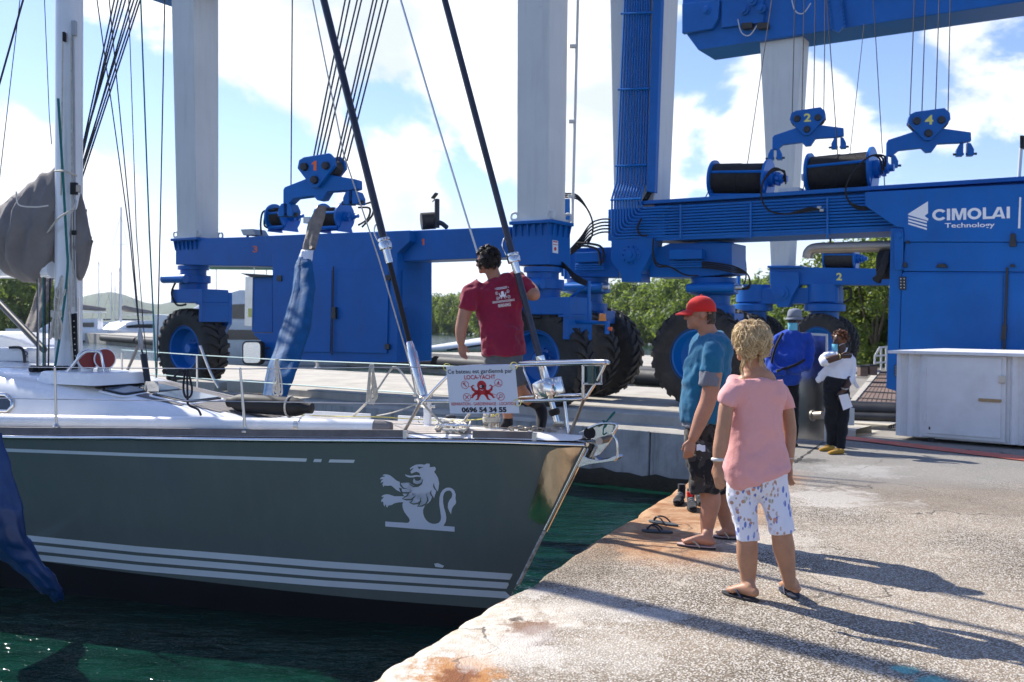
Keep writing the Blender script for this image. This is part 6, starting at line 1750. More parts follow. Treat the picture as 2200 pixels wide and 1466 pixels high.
o = sling('tape', [(660, 538, 14.66, 13, .062), (655, 562, 14.58, 14, .066)], '', M['board']); o.parent = s1; o.name = 'tape'
s2 = sling('sling', [(-70, 930, 8.2, 70, .10), (-40, 1010, 8.15, 62, .11), (-18, 1090, 8.1, 66, .12), (0, 1150, 8.1, 52, .10), (40, 1195, 8.15, 38, .09), (82, 1235, 8.2, 32, .08), (112, 1268, 8.25, 22, .06), (128, 1290, 8.3, 8, .04)], '', M['tarp_dark'])
tag(s2, 'loose blue sling cover hanging into the water beside the grey hull', 'sling')
s3 = sling('sling', [(118, 560, 15.5, 14, .05), (100, 600, 15.3, 15, .05), (86, 655, 15.0, 14, .05), (66, 715, 14.6, 16, .05), (48, 790, 14.2, 15, .05)], '', M['old_strap'])
tag(s3, 'bare worn lifting sling slanting down behind the mast', 'sling')
# ------------------------------------------------------------------ people
def limbW(q, pts, ref=None, n=16, sub=4, dome=True):
    """pts: (Vector, rx, ry); rx along ref, ry across. Rounded ends."""
    ref = V(ref) if ref is not None else V((1, 0, 0))
    P4 = [(V(p), rx, ry) for p, rx, ry in pts]
    out = []
    for i in range(len(P4) - 1):
        a0, a1, a2, a3 = P4[max(i - 1, 0)], P4[i], P4[i + 1], P4[min(i + 2, len(P4) - 1)]
        for k in range(sub):
            t = k / sub
            def cr_(w, x, y, z): return .5 * ((2 * x) + (y - w) * t + (2 * w - 5 * x + 4 * y - z) * t * t + (3 * x - w - 3 * y + z) * t ** 3)
            out.append((cr_(a0[0], a1[0], a2[0], a3[0]), cr_(a0[1], a1[1], a2[1], a3[1]), cr_(a0[2], a1[2], a2[2], a3[2])))
    out.append(P4[-1])
    if dome:
        p, rx, ry = out[0]; t = (out[0][0] - out[1][0]).normalized(); r_ = min(rx, ry)
        head = [(p + t * r_ * .85, rx * .25, ry * .25), (p + t * r_ * .6, rx * .68, ry * .68), (p + t * r_ * .25, rx * .93, ry * .93)]
        p, rx, ry = out[-1]; t = (out[-1][0] - out[-2][0]).normalized(); r_ = min(rx, ry)
        tail = [(p + t * r_ * .25, rx * .93, ry * .93), (p + t * r_ * .6, rx * .68, ry * .68), (p + t * r_ * .85, rx * .25, ry * .25)]
        out = head + out + tail
    rr = []
    for i, (p, rx, ry) in enumerate(out):
        t = (out[min(i + 1, len(out) - 1)][0] - out[max(i - 1, 0)][0]).normalized()
        x = ref - t * ref.dot(t)
        x = x.normalized() if x.length > .05 else t.orthogonal().normalized()
        y = t.cross(x)
        rr.append([p + x * rx * math.cos(6.28319 * k / n) + y * ry * math.sin(6.28319 * k / n) for k in range(n)])
    return q.rings(rr)
def limb(q, pts, ratio=1.0, ref=None, **k):
    """pts in photo pixels: (x, y, depth, half width in px[, depth ratio])"""
    o = []
    for p in pts:
        x, y, d, r_ = p[:4]; ra = p[4] if len(p) > 4 else ratio
        w = r_ * d / FPX; o.append((P(x, y, d), w, w * ra))
    return limbW(q, o, ref, **k)
_tx = {}
def skin_it(q, name, m, parent, vox=.008, smooth=3, folds=0.0, fsize=.10):
    o = q.build(name, m, parent, fix=True)
    r_ = o.modifiers.new('union', 'REMESH'); r_.mode = 'VOXEL'; r_.voxel_size = vox; r_.use_smooth_shade = True
    s_ = o.modifiers.new('soft', 'SMOOTH'); s_.factor = .5; s_.iterations = smooth
    if folds:
        key = round(fsize, 3)
        if key not in _tx:
            t_ = bpy.data.textures.new('folds', 'CLOUDS'); t_.noise_scale = fsize; t_.noise_depth = 2; _tx[key] = t_
        if 'drape' not in _tx:
            t_ = bpy.data.textures.new('drape', 'MARBLE'); t_.noise_scale = .22; t_.turbulence = 9; t_.noise_depth = 2; t_.marble_type = 'SOFT'; _tx['drape'] = t_
        d_ = o.modifiers.new('drape', 'DISPLACE'); d_.texture = _tx['drape']; d_.strength = folds * 1.1; d_.mid_level = .5; d_.texture_coords = 'LOCAL'
        d_ = o.modifiers.new('folds', 'DISPLACE'); d_.texture = _tx[key]; d_.strength = folds; d_.mid_level = .5; d_.texture_coords = 'LOCAL'
    return o
def hand(q, w, dv, tv, L=.175, curl=.5, spread=.08):
    dv = V(dv).normalized(); tv = V(tv); tv = (tv - dv * tv.dot(dv)).normalized(); pn = dv.cross(tv)
    limbW(q, [(w - dv * .02, .026, .020), (w + dv * .02, .030, .017), (w + dv * L * .30, .040, .016), (w + dv * L * .50, .039, .014)], tv, sub=3)
    for k, (off, ln_) in enumerate(((.029, .40), (.010, .45), (-.010, .42), (-.028, .33))):
        p = w + dv * L * .47 + tv * off; dd = (dv + tv * off * spread * 30 * .3).normalized()
        pts = [(p - dd * .02, .0095, .0095), (p, .0098, .0098)]
        c_ = curl * (.8 + .15 * k)
        for j, seg in enumerate((.45, .32, .23)):
            dd = (dd * math.cos(c_ * .6) + pn * math.sin(c_ * .6)).normalized(); p = p + dd * L * ln_ * seg
            pts.append((p, .0090 - .001 * j, .0090 - .001 * j))
        limbW(q, pts, tv, n=8, sub=2)
    p = w + dv * L * .14 + tv * .026; d1 = (dv * .75 + tv * .6 + pn * .25).normalized(); d2 = (dv * .95 + tv * .15 + pn * .35).normalized()
    limbW(q, [(p - d1 * .02, .013, .013), (p + d1 * L * .18, .0125, .0125), (p + d1 * L * .18 + d2 * L * .15, .0105, .0105), (p + d1 * L * .18 + d2 * L * .26, .009, .009)], pn, n=8, sub=2)
def foot(q, heel, toe, ankle, ra=.034, toes=True, lift=.022, sc_=1.0):
    heel, toe, ankle = V(heel), V(toe), V(ankle); f = (toe - heel); L = f.length; f = f.normalized(); sd_ = f.cross(UP).normalized()
    H = lambda t, z: heel + f * L * t + UP * (z + lift)
    limbW(q, [(H(.03, .030), .028 * sc_, .028 * sc_), (H(.20, .036), .031 * sc_, .035 * sc_), (H(.45, .034), .034 * sc_, .032 * sc_), (H(.68, .024), .042 * sc_, .022 * sc_), (H(.84, .017), .040 * sc_, .015 * sc_)], sd_)
    limbW(q, [(ankle, ra, ra), (lerp(ankle, H(.18, .06), .6), ra * .95, ra * 1.05), (H(.20, .045), .030, .036), (H(.42, .045), .028, .025)], sd_)
    if toes:
        for k in range(5):
            x = .034 - .0165 * k; q.ball(H(.93 - .035 * k - .012 * (k == 0), .012), .0125 if k == 0 else .0095, None, .010, n=8)
            p = H(.86 - .03 * k, .012) + sd_ * x
            limbW(q, [(p - f * .02, .011, .010), (p + f * (.035 if k == 0 else .03), .011 if k == 0 else .0085, .009)], sd_, n=8, sub=2)
def flipflop(heel, toe, name, parent, msole, mstrap, tilt=0.0, w=.047, label=None, mtop=None):
    heel, toe = V(heel), V(toe); f = toe - heel; L = f.length + .05; f = f.normalized(); sd_ = f.cross(UP).normalized(); o0 = heel - f * .022
    out = []
    for k in range(28):
        t = 6.2832 * k / 28; x = math.cos(t); y = math.sin(t)
        wd = w * (.78 + .22 * (x + 1) / 2 * 1.1 - .12 * math.exp(-(x + .05) ** 2 * 6))
        out.append(o0 + f * (L / 2 + x * L / 2) + sd_ * y * wd + UP * (.002 + tilt * (1 - x) / 2))
    s_ = MB().prism(out, UP * .014).build(name, msole, parent, bevel=.003)
    if mtop: MB().prism([p + UP * .0142 for p in out], UP * .005).build('footbed', mtop, s_)
    q = MB(); tp = o0 + f * L * .82 + UP * (.018 + tilt * .1)
    for s2 in (-1, 1):
        q.tube(bez([tp, tp - f * .03 + UP * .035 + sd_ * s2 * .018, o0 + f * L * .52 + sd_ * s2 * w * .75 + UP * .05, o0 + f * L * .36 + sd_ * s2 * w * .92 + UP * .014], 5), .0065, 6)
    q.cyl(tp - UP * .01, tp + UP * .018, .006); q.build('strap', mstrap, s_, smooth=60)
    return s_
def person(base, label, group=None): return thing('person', label, 'person', base, group)
def skin_mat(name, c, r=.5):
    m = mat(name, c, r, var=.16, vscale=9, bump=.08, bscale=70, spec=.4)
    b = m.node_tree.nodes['Principled BSDF']
    b.inputs['Subsurface Weight'].default_value = .12; b.inputs['Subsurface Radius'].default_value = (.012, .005, .003); b.inputs['Subsurface Scale'].default_value = .6
    return m
M['skin'] = skin_mat('tanned_skin', (.42, .215, .125))
M['skin2'] = skin_mat('sunburnt_skin', (.40, .19, .115))
M['skin_dark'] = skin_mat('dark_skin', (.075, .036, .022), .42)
def cloth(name, c, var=.1, rough=.85, bump=.15): 
    m = mat(name, c, rough, var=var, vscale=5, bump=bump, bscale=90, spec=.25); m.node_tree.nodes['Principled BSDF'].inputs['Sheen Weight'].default_value = .15; return m
M['pink'] = cloth('pink_jersey', (.74, .36, .34), .05)
M['teal'] = cloth('blue_tee', (.012, .125, .235), .12)
M['maroon'] = cloth('crimson_tee', (.235, .012, .040), .15)
M['undershirt'] = cloth('grey_undershirt', (.16, .17, .20))
M['grey_shorts'] = cloth('grey_shorts', (.10, .105, .11))
M['royal'] = cloth('royal_blue_fleece', (.010, .055, .36), .12)
M['shirt_white'] = cloth('white_cotton', (.76, .77, .82), .04)
M['trouser'] = cloth('black_trousers', (.010, .010, .013), .3)
M['sock'] = cloth('black_sock', (.012, .012, .015), .2)
M['red_cap'] = cloth('red_cap', (.60, .022, .018), .08)
M['grey_cap'] = cloth('grey_felt_cap', (.19, .21, .25), .12)
M['mustard'] = cloth('mustard_shoes', (.40, .22, .025), .15)
M['mask'] = cloth('surgical_mask', (.16, .50, .62), .05)
M['ff_sole'] = mat('flipflop_sole', (.018, .018, .022), .7, var=.2); M['ff_grey'] = mat('flipflop_grey', (.05, .06, .07), .7, var=.2); M['ff_navy'] = mat('flipflop_navy', (.010, .018, .045), .6, var=.2); M['ff_tan'] = mat('flipflop_tan', (.42, .36, .26), .7, var=.2); M['ff_pink'] = mat('flipflop_bed', (.50, .36, .34), .8, var=.1)
M['sole_white'] = mat('shoe_sole', (.35, .36, .36), .7)
def camo():
    m = cloth('dark_camo', (.02, .02, .022)); n, l = nodes(m); b = n['Principled BSDF']; t = n.new('ShaderNodeTexCoord')
    f = node_noise(n, l, t.outputs['Object'], 8, 3, .5, 1.2); g = node_noise(n, l, t.outputs['Object'], 15, 3, .5, .8)
    c = node_mix(n, l, node_map(n, l, f, .5, .54), (.014, .013, .014), (.045, .040, .036)); c = node_mix(n, l, node_map(n, l, g, .62, .66), c, (.15, .13, .115))
    l.new(c, b.inputs['Base Color']); return m
M['camo'] = camo()
def floral():
    m = cloth('floral_cotton', (.7, .7, .7)); n, l = nodes(m); b = n['Principled BSDF']; t = n.new('ShaderNodeTexCoord')
    mpn = n.new('ShaderNodeMapping'); mpn.inputs['Scale'].default_value = (1, .3, 1); l.new(t.outputs['Object'], mpn.inputs['Vector'])
    col = (.74, .75, .84)
    big = node_noise(n, l, mpn.outputs[0], 9, 2, .5)
    big2 = node_noise(n, l, mpn.outputs[0], 7, 2, .5)
    def sprig(scale, rot, thr, c, c2, mask, lo, hi, stretch=2.6):
        nonlocal col
        m2 = n.new('ShaderNodeMapping'); m2.inputs['Rotation'].default_value = (0, R(rot), 0); m2.inputs['Scale'].default_value = (1, .35, 1 / stretch); l.new(t.outputs['Object'], m2.inputs['Vector'])
        dn_ = n.new('ShaderNodeTexNoise'); dn_.inputs['Scale'].default_value = 14; l.new(m2.outputs[0], dn_.inputs['Vector'])
        v = n.new('ShaderNodeTexVoronoi'); v.inputs['Scale'].default_value = scale; l.new(m2.outputs[0], v.inputs['Vector'])
        s = n.new('ShaderNodeSeparateColor'); l.new(v.outputs['Color'], s.inputs[0])
        w = node_map(n, l, v.outputs['Distance'], thr, thr * .8)
        w = node_math(n, l, 'MULTIPLY', w, node_map(n, l, mask, lo, hi))
        w = node_math(n, l, 'MULTIPLY', w, node_map(n, l, s.outputs[0], .35, .4))
        cc = node_mix(n, l, s.outputs[1], c, c2)
        col = node_mix(n, l, w, col, cc)
    sprig(40, 35, .36, (.10, .16, .48), (.20, .28, .62), big, .44, .50)
    sprig(44, -40, .34, (.10, .15, .45), (.25, .30, .55), big, .50, .54)
    sprig(36, 10, .40, (.62, .28, .20), (.42, .26, .20), big2, .50, .55, 1.2)
    sprig(48, 60, .34, (.35, .36, .24), (.50, .32, .30), big2, .48, .54, 2)
    l.new(col, b.inputs['Base Color']); return m
M['floral'] = floral()
def hair_mat(name, c0, c1):
    m = bpy.data.materials.new(name); m.use_nodes = True; n, l = nodes(m); b = n['Principled BSDF']; b.inputs['Roughness'].default_value = .42
    g = n.new('ShaderNodeNewGeometry'); c = node_mix(n, l, g.outputs['Random Per Island'], c0, c1); l.new(c, b.inputs['Base Color']); return m
M['blond'] = hair_mat('blond_hair', (.36, .22, .09), (.95, .75, .44)); M['dark_hair'] = hair_mat('dark_hair', (.010, .008, .007), (.035, .025, .02)); M['auburn'] = hair_mat('auburn_hair', (.05, .018, .008), (.26, .09, .03)); M['short_hair'] = hair_mat('short_hair', (.03, .02, .015), (.06, .04, .03))
def hair(parent, c, rad, m, n, length, fall, seed, face, wave=.02, r0=.006, lift=.02, cover=-.35, facecut=.35, emax=1.3, fan=14, cl=.013):
    """n locks growing from the scalp, falling and waving; each a bundle of fine strands. None on the face side."""
    rnd = random.Random(seed); q = MB(); face = V(face).normalized(); c = V(c)
    k = 0
    while k < n:
        d = V((rnd.gauss(0, 1), rnd.gauss(0, 1), rnd.gauss(.3, 1))).normalized()
        if d.dot(face) > facecut and d.z < .62: continue
        if d.z < cover: continue
        k += 1
        root = c + V((d.x * rad[0], d.y * rad[1], d.z * rad[2])) * .95
        p = root; dirv = (d * .7 + V((rnd.gauss(0, .35), rnd.gauss(0, .35), rnd.gauss(0, .3)))).normalized(); pts = [p]
        ln_ = length * rnd.uniform(.6, 1.2); ph = rnd.uniform(0, 6.28); sd_ = d.cross(UP); sd_ = sd_.normalized() if sd_.length > .1 else V((1, 0, 0))
        st = 8
        for j in range(st):
            dirv = (dirv * (1 - fall) + (V((d.x * .30, d.y * .30, -1)) - face * .10) * fall).normalized()
            p = p + dirv * ln_ / st + sd_ * wave * math.cos(ph + j * 1.1) / st + d * (lift / st if j < 3 else -lift * .5 / st + wave * .25 * math.sin(ph + j) / st)
            rel = p - c; e_ = math.sqrt((rel.x / rad[0]) ** 2 + (rel.y / rad[1]) ** 2 + (rel.z / rad[2]) ** 2)
            if e_ < 1.0: p = c + rel / e_
            if e_ > emax and rel.z > -rad[2] * 1.1: p = c + rel / e_ * emax
            pts.append(p)
        pts = bez(pts, 2); m_ = len(pts)
        for s_ in range(fan):
            o_ = V((rnd.gauss(0, cl), rnd.gauss(0, cl), rnd.gauss(0, cl))); o2 = V((rnd.gauss(0, 1), rnd.gauss(0, 1), rnd.gauss(0, 1))) * cl * .35
            cut = rnd.randint(int(m_ * .72), m_)
            pp = [x + lerp(o_, o2, i / m_) for i, x in enumerate(pts[:cut])]
            q.tube(pp, [r0 * (1 - .75 * (i / len(pp)) ** 2) for i in range(len(pp))], 3, cap=False)
    return q.build('hair', m, parent, smooth=180)
def scalp(parent, c, rad, m, face):
    q = MB(); q.ball(V(c) - V(face).normalized() * .012 + UP * .006, *rad, n=20); return q.build('hair', m, parent, smooth=180)
def head_at(q, c, f, s=1.0, nose=True):
    """skull, jaw, brow, nose, lips, chin, ears facing f"""
    c = V(c); f = V(f).normalized(); r_ = f.cross(UP).normalized(); u = r_.cross(f)
    A = (r_, f, u)
    q.ball(c + u * .025 * s - f * .008 * s, .074 * s, .095 * s, .088 * s, n=18, axes=A)
    q.ball(c - u * .035 * s + f * .028 * s, .058 * s, .060 * s, .070 * s, n=16, axes=A)
    q.ball(c - u * .083 * s + f * .068 * s, .026 * s, .022 * s, .020 * s, n=10, axes=A)      # chin
    q.ball(c + u * .025 * s + f * .072 * s, .050 * s, .016 * s, .012 * s, n=10, axes=A)      # brow
    for sx in (-1, 1):
        q.ball(c - u * .012 * s + f * .062 * s + r_ * sx * .036 * s, .020 * s, .020 * s, .018 * s, n=10, axes=A)   # cheek
        q.ball(c - u * .005 * s - f * .010 * s + r_ * sx * .075 * s, .010 * s, .020 * s, .031 * s, n=10, axes=A)   # ear
    q.ball(c - u * .052 * s + f * .084 * s, .021 * s, .010 * s, .007 * s, n=8, axes=A); q.ball(c - u * .063 * s + f * .081 * s, .019 * s, .010 * s, .007 * s, n=8, axes=A)
    if nose: limbW(q, [(c + u * .018 * s + f * .082 * s, .010 * s, .008 * s), (c - u * .012 * s + f * .098 * s, .012 * s, .011 * s), (c - u * .027 * s + f * .102 * s, .017 * s, .012 * s)], r_, n=8, sub=3)
def eyes(parent, c, f, s=1.0):
    c = V(c); f = V(f).normalized(); r_ = f.cross(UP).normalized(); u = r_.cross(f)
    for sx in (-1, 1):
        e = MB().ball(c + u * .012 * s + f * .074 * s + r_ * sx * .031 * s, .012 * s, n=10).build('eye', M['white'], parent, smooth=180)
        MB().ball(c + u * .012 * s + f * .0805 * s + r_ * sx * .031 * s, .006 * s, n=8).build('iris', M['black'], e, smooth=180)

# ---- woman in pink, from behind
wd_ = 5.86
pw_ = person(G(1645, 1292), 'blond woman in pink top and floral leggings, seen from behind')
q = MB(); hf = V((-.72, .66, -.06))
hc = P(1611, 738, wd_)
head_at(q, hc, hf, .97)
limb(q, [(1614, 765, wd_, 22, 1.0), (1620, 795, wd_ + .01, 22, 1.0), (1624, 820, wd_ + .01, 34, .8)], 1)
limb(q, [(1620, 797, wd_, 25, .85), (1622, 808, wd_, 40, .60), (1623, 822, wd_, 47, .46), (1624, 850, wd_, 52, .5), (1624, 900, wd_, 50, .55), (1624, 960, wd_, 52, .65), (1624, 1010, wd_, 58, .7)])
limb(q, [(1581, 842, wd_ - .04, 14), (1563, 866, wd_ - .08, 16.5), (1556, 910, wd_ - .10, 16), (1552, 935, wd_ - .10, 16.5), (1547, 965, wd_ - .11, 16), (1542, 992, wd_ - .12, 11)])
limb(q, [(1668, 842, wd_ + .05, 14), (1687, 868, wd_ + .08, 15.5), (1695, 915, wd_ + .09, 15.5), (1695, 940, wd_ + .09, 15.5), (1694, 965, wd_ + .08, 14), (1695, 990, wd_ + .07, 10.5)])
hand(q, P(1542, 997, wd_ - .12), V((.08, -.1, -1)), V((-.5, .6, 0)), .165, .25)
hand(q, P(1695, 995, wd_ + .07), V((-.02, .05, -1)), V((-.3, .9, 0)), .16, .45)
LA_, RA_ = P(1608, 1258, 5.90), P(1697, 1262, 5.85)
limb(q, [(1601, 1090, 5.87, 25), (1605, 1150, 5.88, 22), (1605, 1190, 5.89, 23), (1607, 1225, 5.90, 19), (1608, 1258, 5.90, 13.5)])
limb(q, [(1667, 1085, 5.85, 25), (1678, 1140, 5.83, 22.5), (1684, 1178, 5.84, 23.5), (1691, 1218, 5.85, 18), (1697, 1258, 5.85, 12.5)])
h1_, t1_ = G(1624, 1293), G(1560, 1276); h2_, t2_ = G(1712, 1290), G(1682, 1268)
foot(q, h1_, t1_, P(1608, 1250, 5.90), .034); foot(q, h2_, t2_, P(1697, 1250, 5.85), .033, lift=.036)
skin_it(q, 'body', M['skin'], pw_, .0065, 2)
q = MB()
limb(q, [(1622, 811, wd_, 52, .62), (1622, 817, wd_, 60, .62), (1624, 836, wd_, 64, .62), (1625, 870, wd_, 61, .68), (1626, 920, wd_, 59, .68), (1627, 965, wd_, 63, .68), (1626, 1000, wd_, 70, .74), (1628, 1016, wd_, 71, .80), (1632, 1028, wd_, 69, .80)], n=24, dome=False)
limb(q, [(1594, 828, wd_, 19), (1578, 838, wd_ - .04, 20.5), (1565, 857, wd_ - .075, 20.5), (1560, 868, wd_ - .08, 20)], ref=V((1, 0, .5)), dome=False)
limb(q, [(1654, 828, wd_, 20), (1674, 841, wd_ + .04, 22), (1689, 872, wd_ + .08, 22.5), (1693, 884, wd_ + .08, 21.5)], ref=V((1, 0, -.4)), dome=False)
skin_it(q, 'tee_shirt', M['pink'], pw_, .010, 4, .018, .13)
q = MB()
limb(q, [(1625, 985, wd_, 60, .72), (1626, 1012, wd_, 64, .75), (1626, 1034, wd_, 62, .75)], n=24)
limb(q, [(1597, 1030, wd_ + .01, 36), (1594, 1058, wd_ + .01, 33.5), (1600, 1100, 5.87, 29), (1605, 1140, 5.88, 26), (1606, 1161, 5.88, 25.5)], dome=False)
limb(q, [(1654, 1030, wd_, 36), (1660, 1058, wd_, 33.5), (1669, 1095, 5.84, 28.5), (1676, 1125, 5.83, 27), (1679, 1143, 5.83, 26.5)], dome=False)
skin_it(q, 'leggings', M['floral'], pw_, .008, 3, .008, .06)
scalp(pw_, hc + UP * .012, (.088, .098, .098), M['blond'], hf)
hair(pw_, hc + UP * .012 - hf * .01, (.092, .100, .102), M['blond'], 200, .140, .28, 2, hf, .075, .0018, .035, -.72, .25, 1.19, 20, .010)
q = MB().tube([P(1542, 987, wd_ - .12) + (V((1, 0, 0)) * math.cos(t) + V((0, 1, 0)) * math.sin(t)) * .029 for t in [6.283 * k / 20 for k in range(20)]], .010, 8, closed=True); q.build('watch', M['white_steel'], pw_, smooth=60)
q = MB().tube([P(1695, 984, wd_ + .07) + (V((1, 0, 0)) * math.cos(t) + V((0, 1, 0)) * math.sin(t)) * .0275 for t in [6.283 * k / 20 for k in range(20)]], .0025, 6, closed=True); q.build('bracelet', M['steel'], pw_, smooth=60)
flipflop(h1_, t1_, 'flip_flop', pw_, M['ff_sole'], M['ff_navy']); flipflop(h2_ , t2_, 'flip_flop', pw_, M['ff_navy'], M['ff_navy'], .012)

# ---- man in the red cap, in profile
md = 7.38
pm = person(G(1530, 1172), 'man in red cap and blue tee watching the yacht from the quay')
q = MB(); mf = V((-1, .10, -.02)); mc = P(1504, 676, md)
head_at(q, mc, mf, 1.06)
limb(q, [(1513, 695, md, 20), (1521, 715, md + .01, 20), (1528, 735, md + .02, 26)])
limb(q, [(1525, 735, md, 30, 1.3), (1520, 800, md, 42, 1.05), (1514, 860, md, 44, 1.0), (1513, 910, md, 40, 1.1)])
arm_d = md - .20
limb(q, [(1532, 748, arm_d + .03, 20), (1533, 795, arm_d, 20), (1527, 835, arm_d, 18.5), (1520, 865, arm_d, 17.5), (1508, 895, arm_d, 17), (1494, 930, arm_d - .01, 12.5), (1489, 942, arm_d - .01, 11)])
limb(q, [(1535, 748, md + .22, 20), (1545, 800, md + .25, 19), (1545, 860, md + .25, 17), (1535, 920, md + .24, 13)])
hand(q, P(1487, 945, arm_d - .01), V((-.25, -.06, -1)), V((-.9, .3, .25)), .18, .75)
hand(q, P(1534, 925, md + .24), V((-.2, 0, -1)), V((-1, 0, 0)), .18, .5)
limb(q, [(1518, 1000, 7.30, 28), (1523, 1050, 7.28, 22), (1527, 1075, 7.27, 22), (1522, 1110, 7.26, 18), (1518, 1148, 7.26, 12)])
limb(q, [(1530, 1000, 7.50, 28), (1548, 1050, 7.52, 21), (1553, 1080, 7.53, 20), (1558, 1110, 7.55, 16), (1563, 1138, 7.55, 11)])
a1_, b1_ = G(1532, 1181), G(1462, 1173); a2_, b2_ = G(1583, 1160), G(1540, 1156)
foot(q, a1_, b1_, P(1520, 1140, 7.26), .040, lift=.026, sc_=1.08); foot(q, a2_, b2_, P(1562, 1130, 7.54), .037, lift=.026, sc_=1.05)
skin_it(q, 'body', M['skin2'], pm, .0065, 2)
eyes(pm, mc, mf, 1.06)
q = MB()
limb(q, [(1526, 712, md + .01, 22, 1.0), (1527, 722, md + .01, 32, 1.5), (1527, 740, md + .01, 42, 1.45), (1524, 775, md, 50, 1.12), (1519, 815, md, 53, 1.0), (1514, 850, md, 52, 1.0), (1512, 885, md, 49, 1.05), (1512, 905, md, 48, 1.05)], n=24, dome=False)
limb(q, [(1530, 738, arm_d + .12, 26), (1532, 758, arm_d + .02, 26), (1531, 785, arm_d, 26), (1529, 801, arm_d, 25)], dome=False)
limb(q, [(1533, 740, md + .14, 26), (1541, 765, md + .22, 26), (1545, 800, md + .25, 24)], dome=False)
skin_it(q, 'tee_shirt', M['teal'], pm, .010, 4, .022, .12)
q = MB(); limb(q, [(1529, 790, arm_d, 23.5), (1526, 815, arm_d, 23), (1524, 830, arm_d, 22.5)], dome=False); skin_it(q, 'undershirt_sleeve', M['undershirt'], pm, .009, 2, .014, .06)
q = MB(); limb(q, [(1512, 880, md, 45, 1.02), (1512, 915, md, 45, 1.02), (1511, 924, md, 44, 1.02)], n=24, dome=False); skin_it(q, 'undershirt_hem', M['undershirt'], pm, .010, 2, .014, .06)
q = MB()
limb(q, [(1514, 905, md, 41, 1.1), (1516, 945, md, 43, 1.1), (1517, 975, md, 42, 1.0)], n=24)
limb(q, [(1512, 960, 7.30, 36), (1512, 1000, 7.28, 35), (1514, 1035, 7.27, 34), (1516, 1056, 7.27, 34)], dome=False)
limb(q, [(1528, 960, 7.48, 36), (1538, 1000, 7.5, 34), (1546, 1052, 7.52, 32)], dome=False)
limb(q, [(1494, 985, 7.20, 14, .5), (1496, 1030, 7.18, 15, .5)])
skin_it(q, 'shorts', M['camo'], pm, .009, 2, .022, .09)
q = MB()          # cap: crown and peak
A = (mf.cross(UP).normalized(), mf.normalized(), UP)
cc = mc + UP * .042 - mf * .008
rr = []
for k in range(9):
    t = k / 8 * math.pi / 2
    rr.append([cc + A[0] * (.086 * math.cos(t) * math.cos(a) + 1e-4) + A[1] * (.110 * math.cos(t) * math.sin(a)) + UP * (.098 * math.sin(t)) for a in [6.283 * j / 28 for j in range(28)]])
rr.insert(0, [p - UP * .022 + (p - cc) * .02 for p in rr[0]])
q.rings(rr); cap = q.build('cap', M['red_cap'], pm, smooth=180)
pk = []
for i in range(9):
    a = -1.05 + 2.1 * i / 8
    row_ = []
    for k in range(6):
        t = k / 5; r1 = .105 + .088 * t * (math.cos(a * 1.05) ** .7)
        row_.append(cc + A[0] * math.sin(a) * (.084 + .012 * t) + A[1] * math.cos(a) * r1 + UP * (-.008 - .034 * t ** 1.3 + .014 * math.cos(a) - .010))
    pk.append(row_)
q = MB().grid(pk); q.grid([[p - UP * .006 for p in r_][::-1] for r_ in pk]); q.build('peak', M['red_cap'], cap, smooth=180)
MB().ball(cc + UP * .099, .010, n=8).build('button', M['red_cap'], cap, smooth=180)
q = MB()
for k in range(260):      # cropped hair under the cap
    a = rnd.uniform(1.95, 4.33); z = rnd.uniform(-.060, .03)
    d_ = A[0] * math.sin(a) + A[1] * math.cos(a)
    p = mc + A[0] * math.sin(a) * .0785 + A[1] * (math.cos(a) * .100 - .008) + UP * z
    q.tube([p, p + d_ * .003 - UP * .008, p - UP * .016], [.005, .004, .001], 4, cap=False)
q.build('hair', M['short_hair'], pm, smooth=180)
F_ = flipflop(a1_, b1_, 'flip_flop', pm, M['ff_sole'], M['ff_tan'], 0, .050, mtop=M['ff_pink']); flipflop(a2_, b2_, 'flip_flop', pm, M['ff_sole'], M['ff_tan'], 0, .050, mtop=M['ff_pink'])
q = MB(); c_ = P(1506, 962, arm_d - .03); q.grid([[c_ + V((.02 * i - .03, .01 * math.sin(i + j), -.022 * j + .02 + .006 * math.sin(i * 2))) for i in range(4)] for j in range(3)])
o = q.build('paper_slip', M['shirt_white'], None, smooth=180); tag(o, 'crumpled white slip of paper in the fist of the man in the red cap', 'paper')

# ---- man on the bow, from behind
bdp = 8.92
pb = person(P(1070, 935, bdp), 'man in crimson tee standing on the bow holding the forestay')
q = MB(); bf = V((-.93, .34, -.10)); bc = P(1047, 562, bdp)
head_at(q, bc, bf, 1.0)
limb(q, [(1055, 578, bdp, 15), (1062, 596, bdp, 15), (1066, 610, bdp, 17, .8)])
limb(q, [(1068, 612, bdp, 32, .5), (1073, 660, bdp, 38, .48), (1080, 720, bdp, 36, .5), (1083, 770, bdp, 36, .6)])
limb(q, [(1012, 625, bdp - .02, 17), (1003, 655, bdp - .04, 15), (994, 690, bdp - .06, 13.5), (990, 712, bdp - .08, 12.5), (990, 735, bdp - .10, 9)])
hand(q, P(990, 737, bdp - .10), V((.15, -.05, -1)), V((.7, .5, 0)), .18, .6)
limb(q, [(1115, 612, bdp + .02, 17), (1135, 628, bdp, 15), (1148, 634, bdp - .02, 13.5)], ref=UP)
limb(q, [(1148, 634, bdp - .02, 13), (1144, 622, bdp + .12, 12), (1130, 604, bdp + .22, 9)], ref=UP)
hand(q, P(1128, 601, bdp + .22), V((-.8, -.3, .5)), V((0, .3, 1)), .17, .9)
limb(q, [(1075, 790, bdp, 26), (1082, 830, bdp, 20), (1088, 860, bdp, 15), (1091, 885, bdp, 12), (1091, 905, bdp, 9.5)])
limb(q, [(1098, 795, bdp - .04, 26), (1112, 832, bdp - .10, 18), (1128, 852, bdp + .06, 14.5), (1150, 868, bdp + .2, 11)])
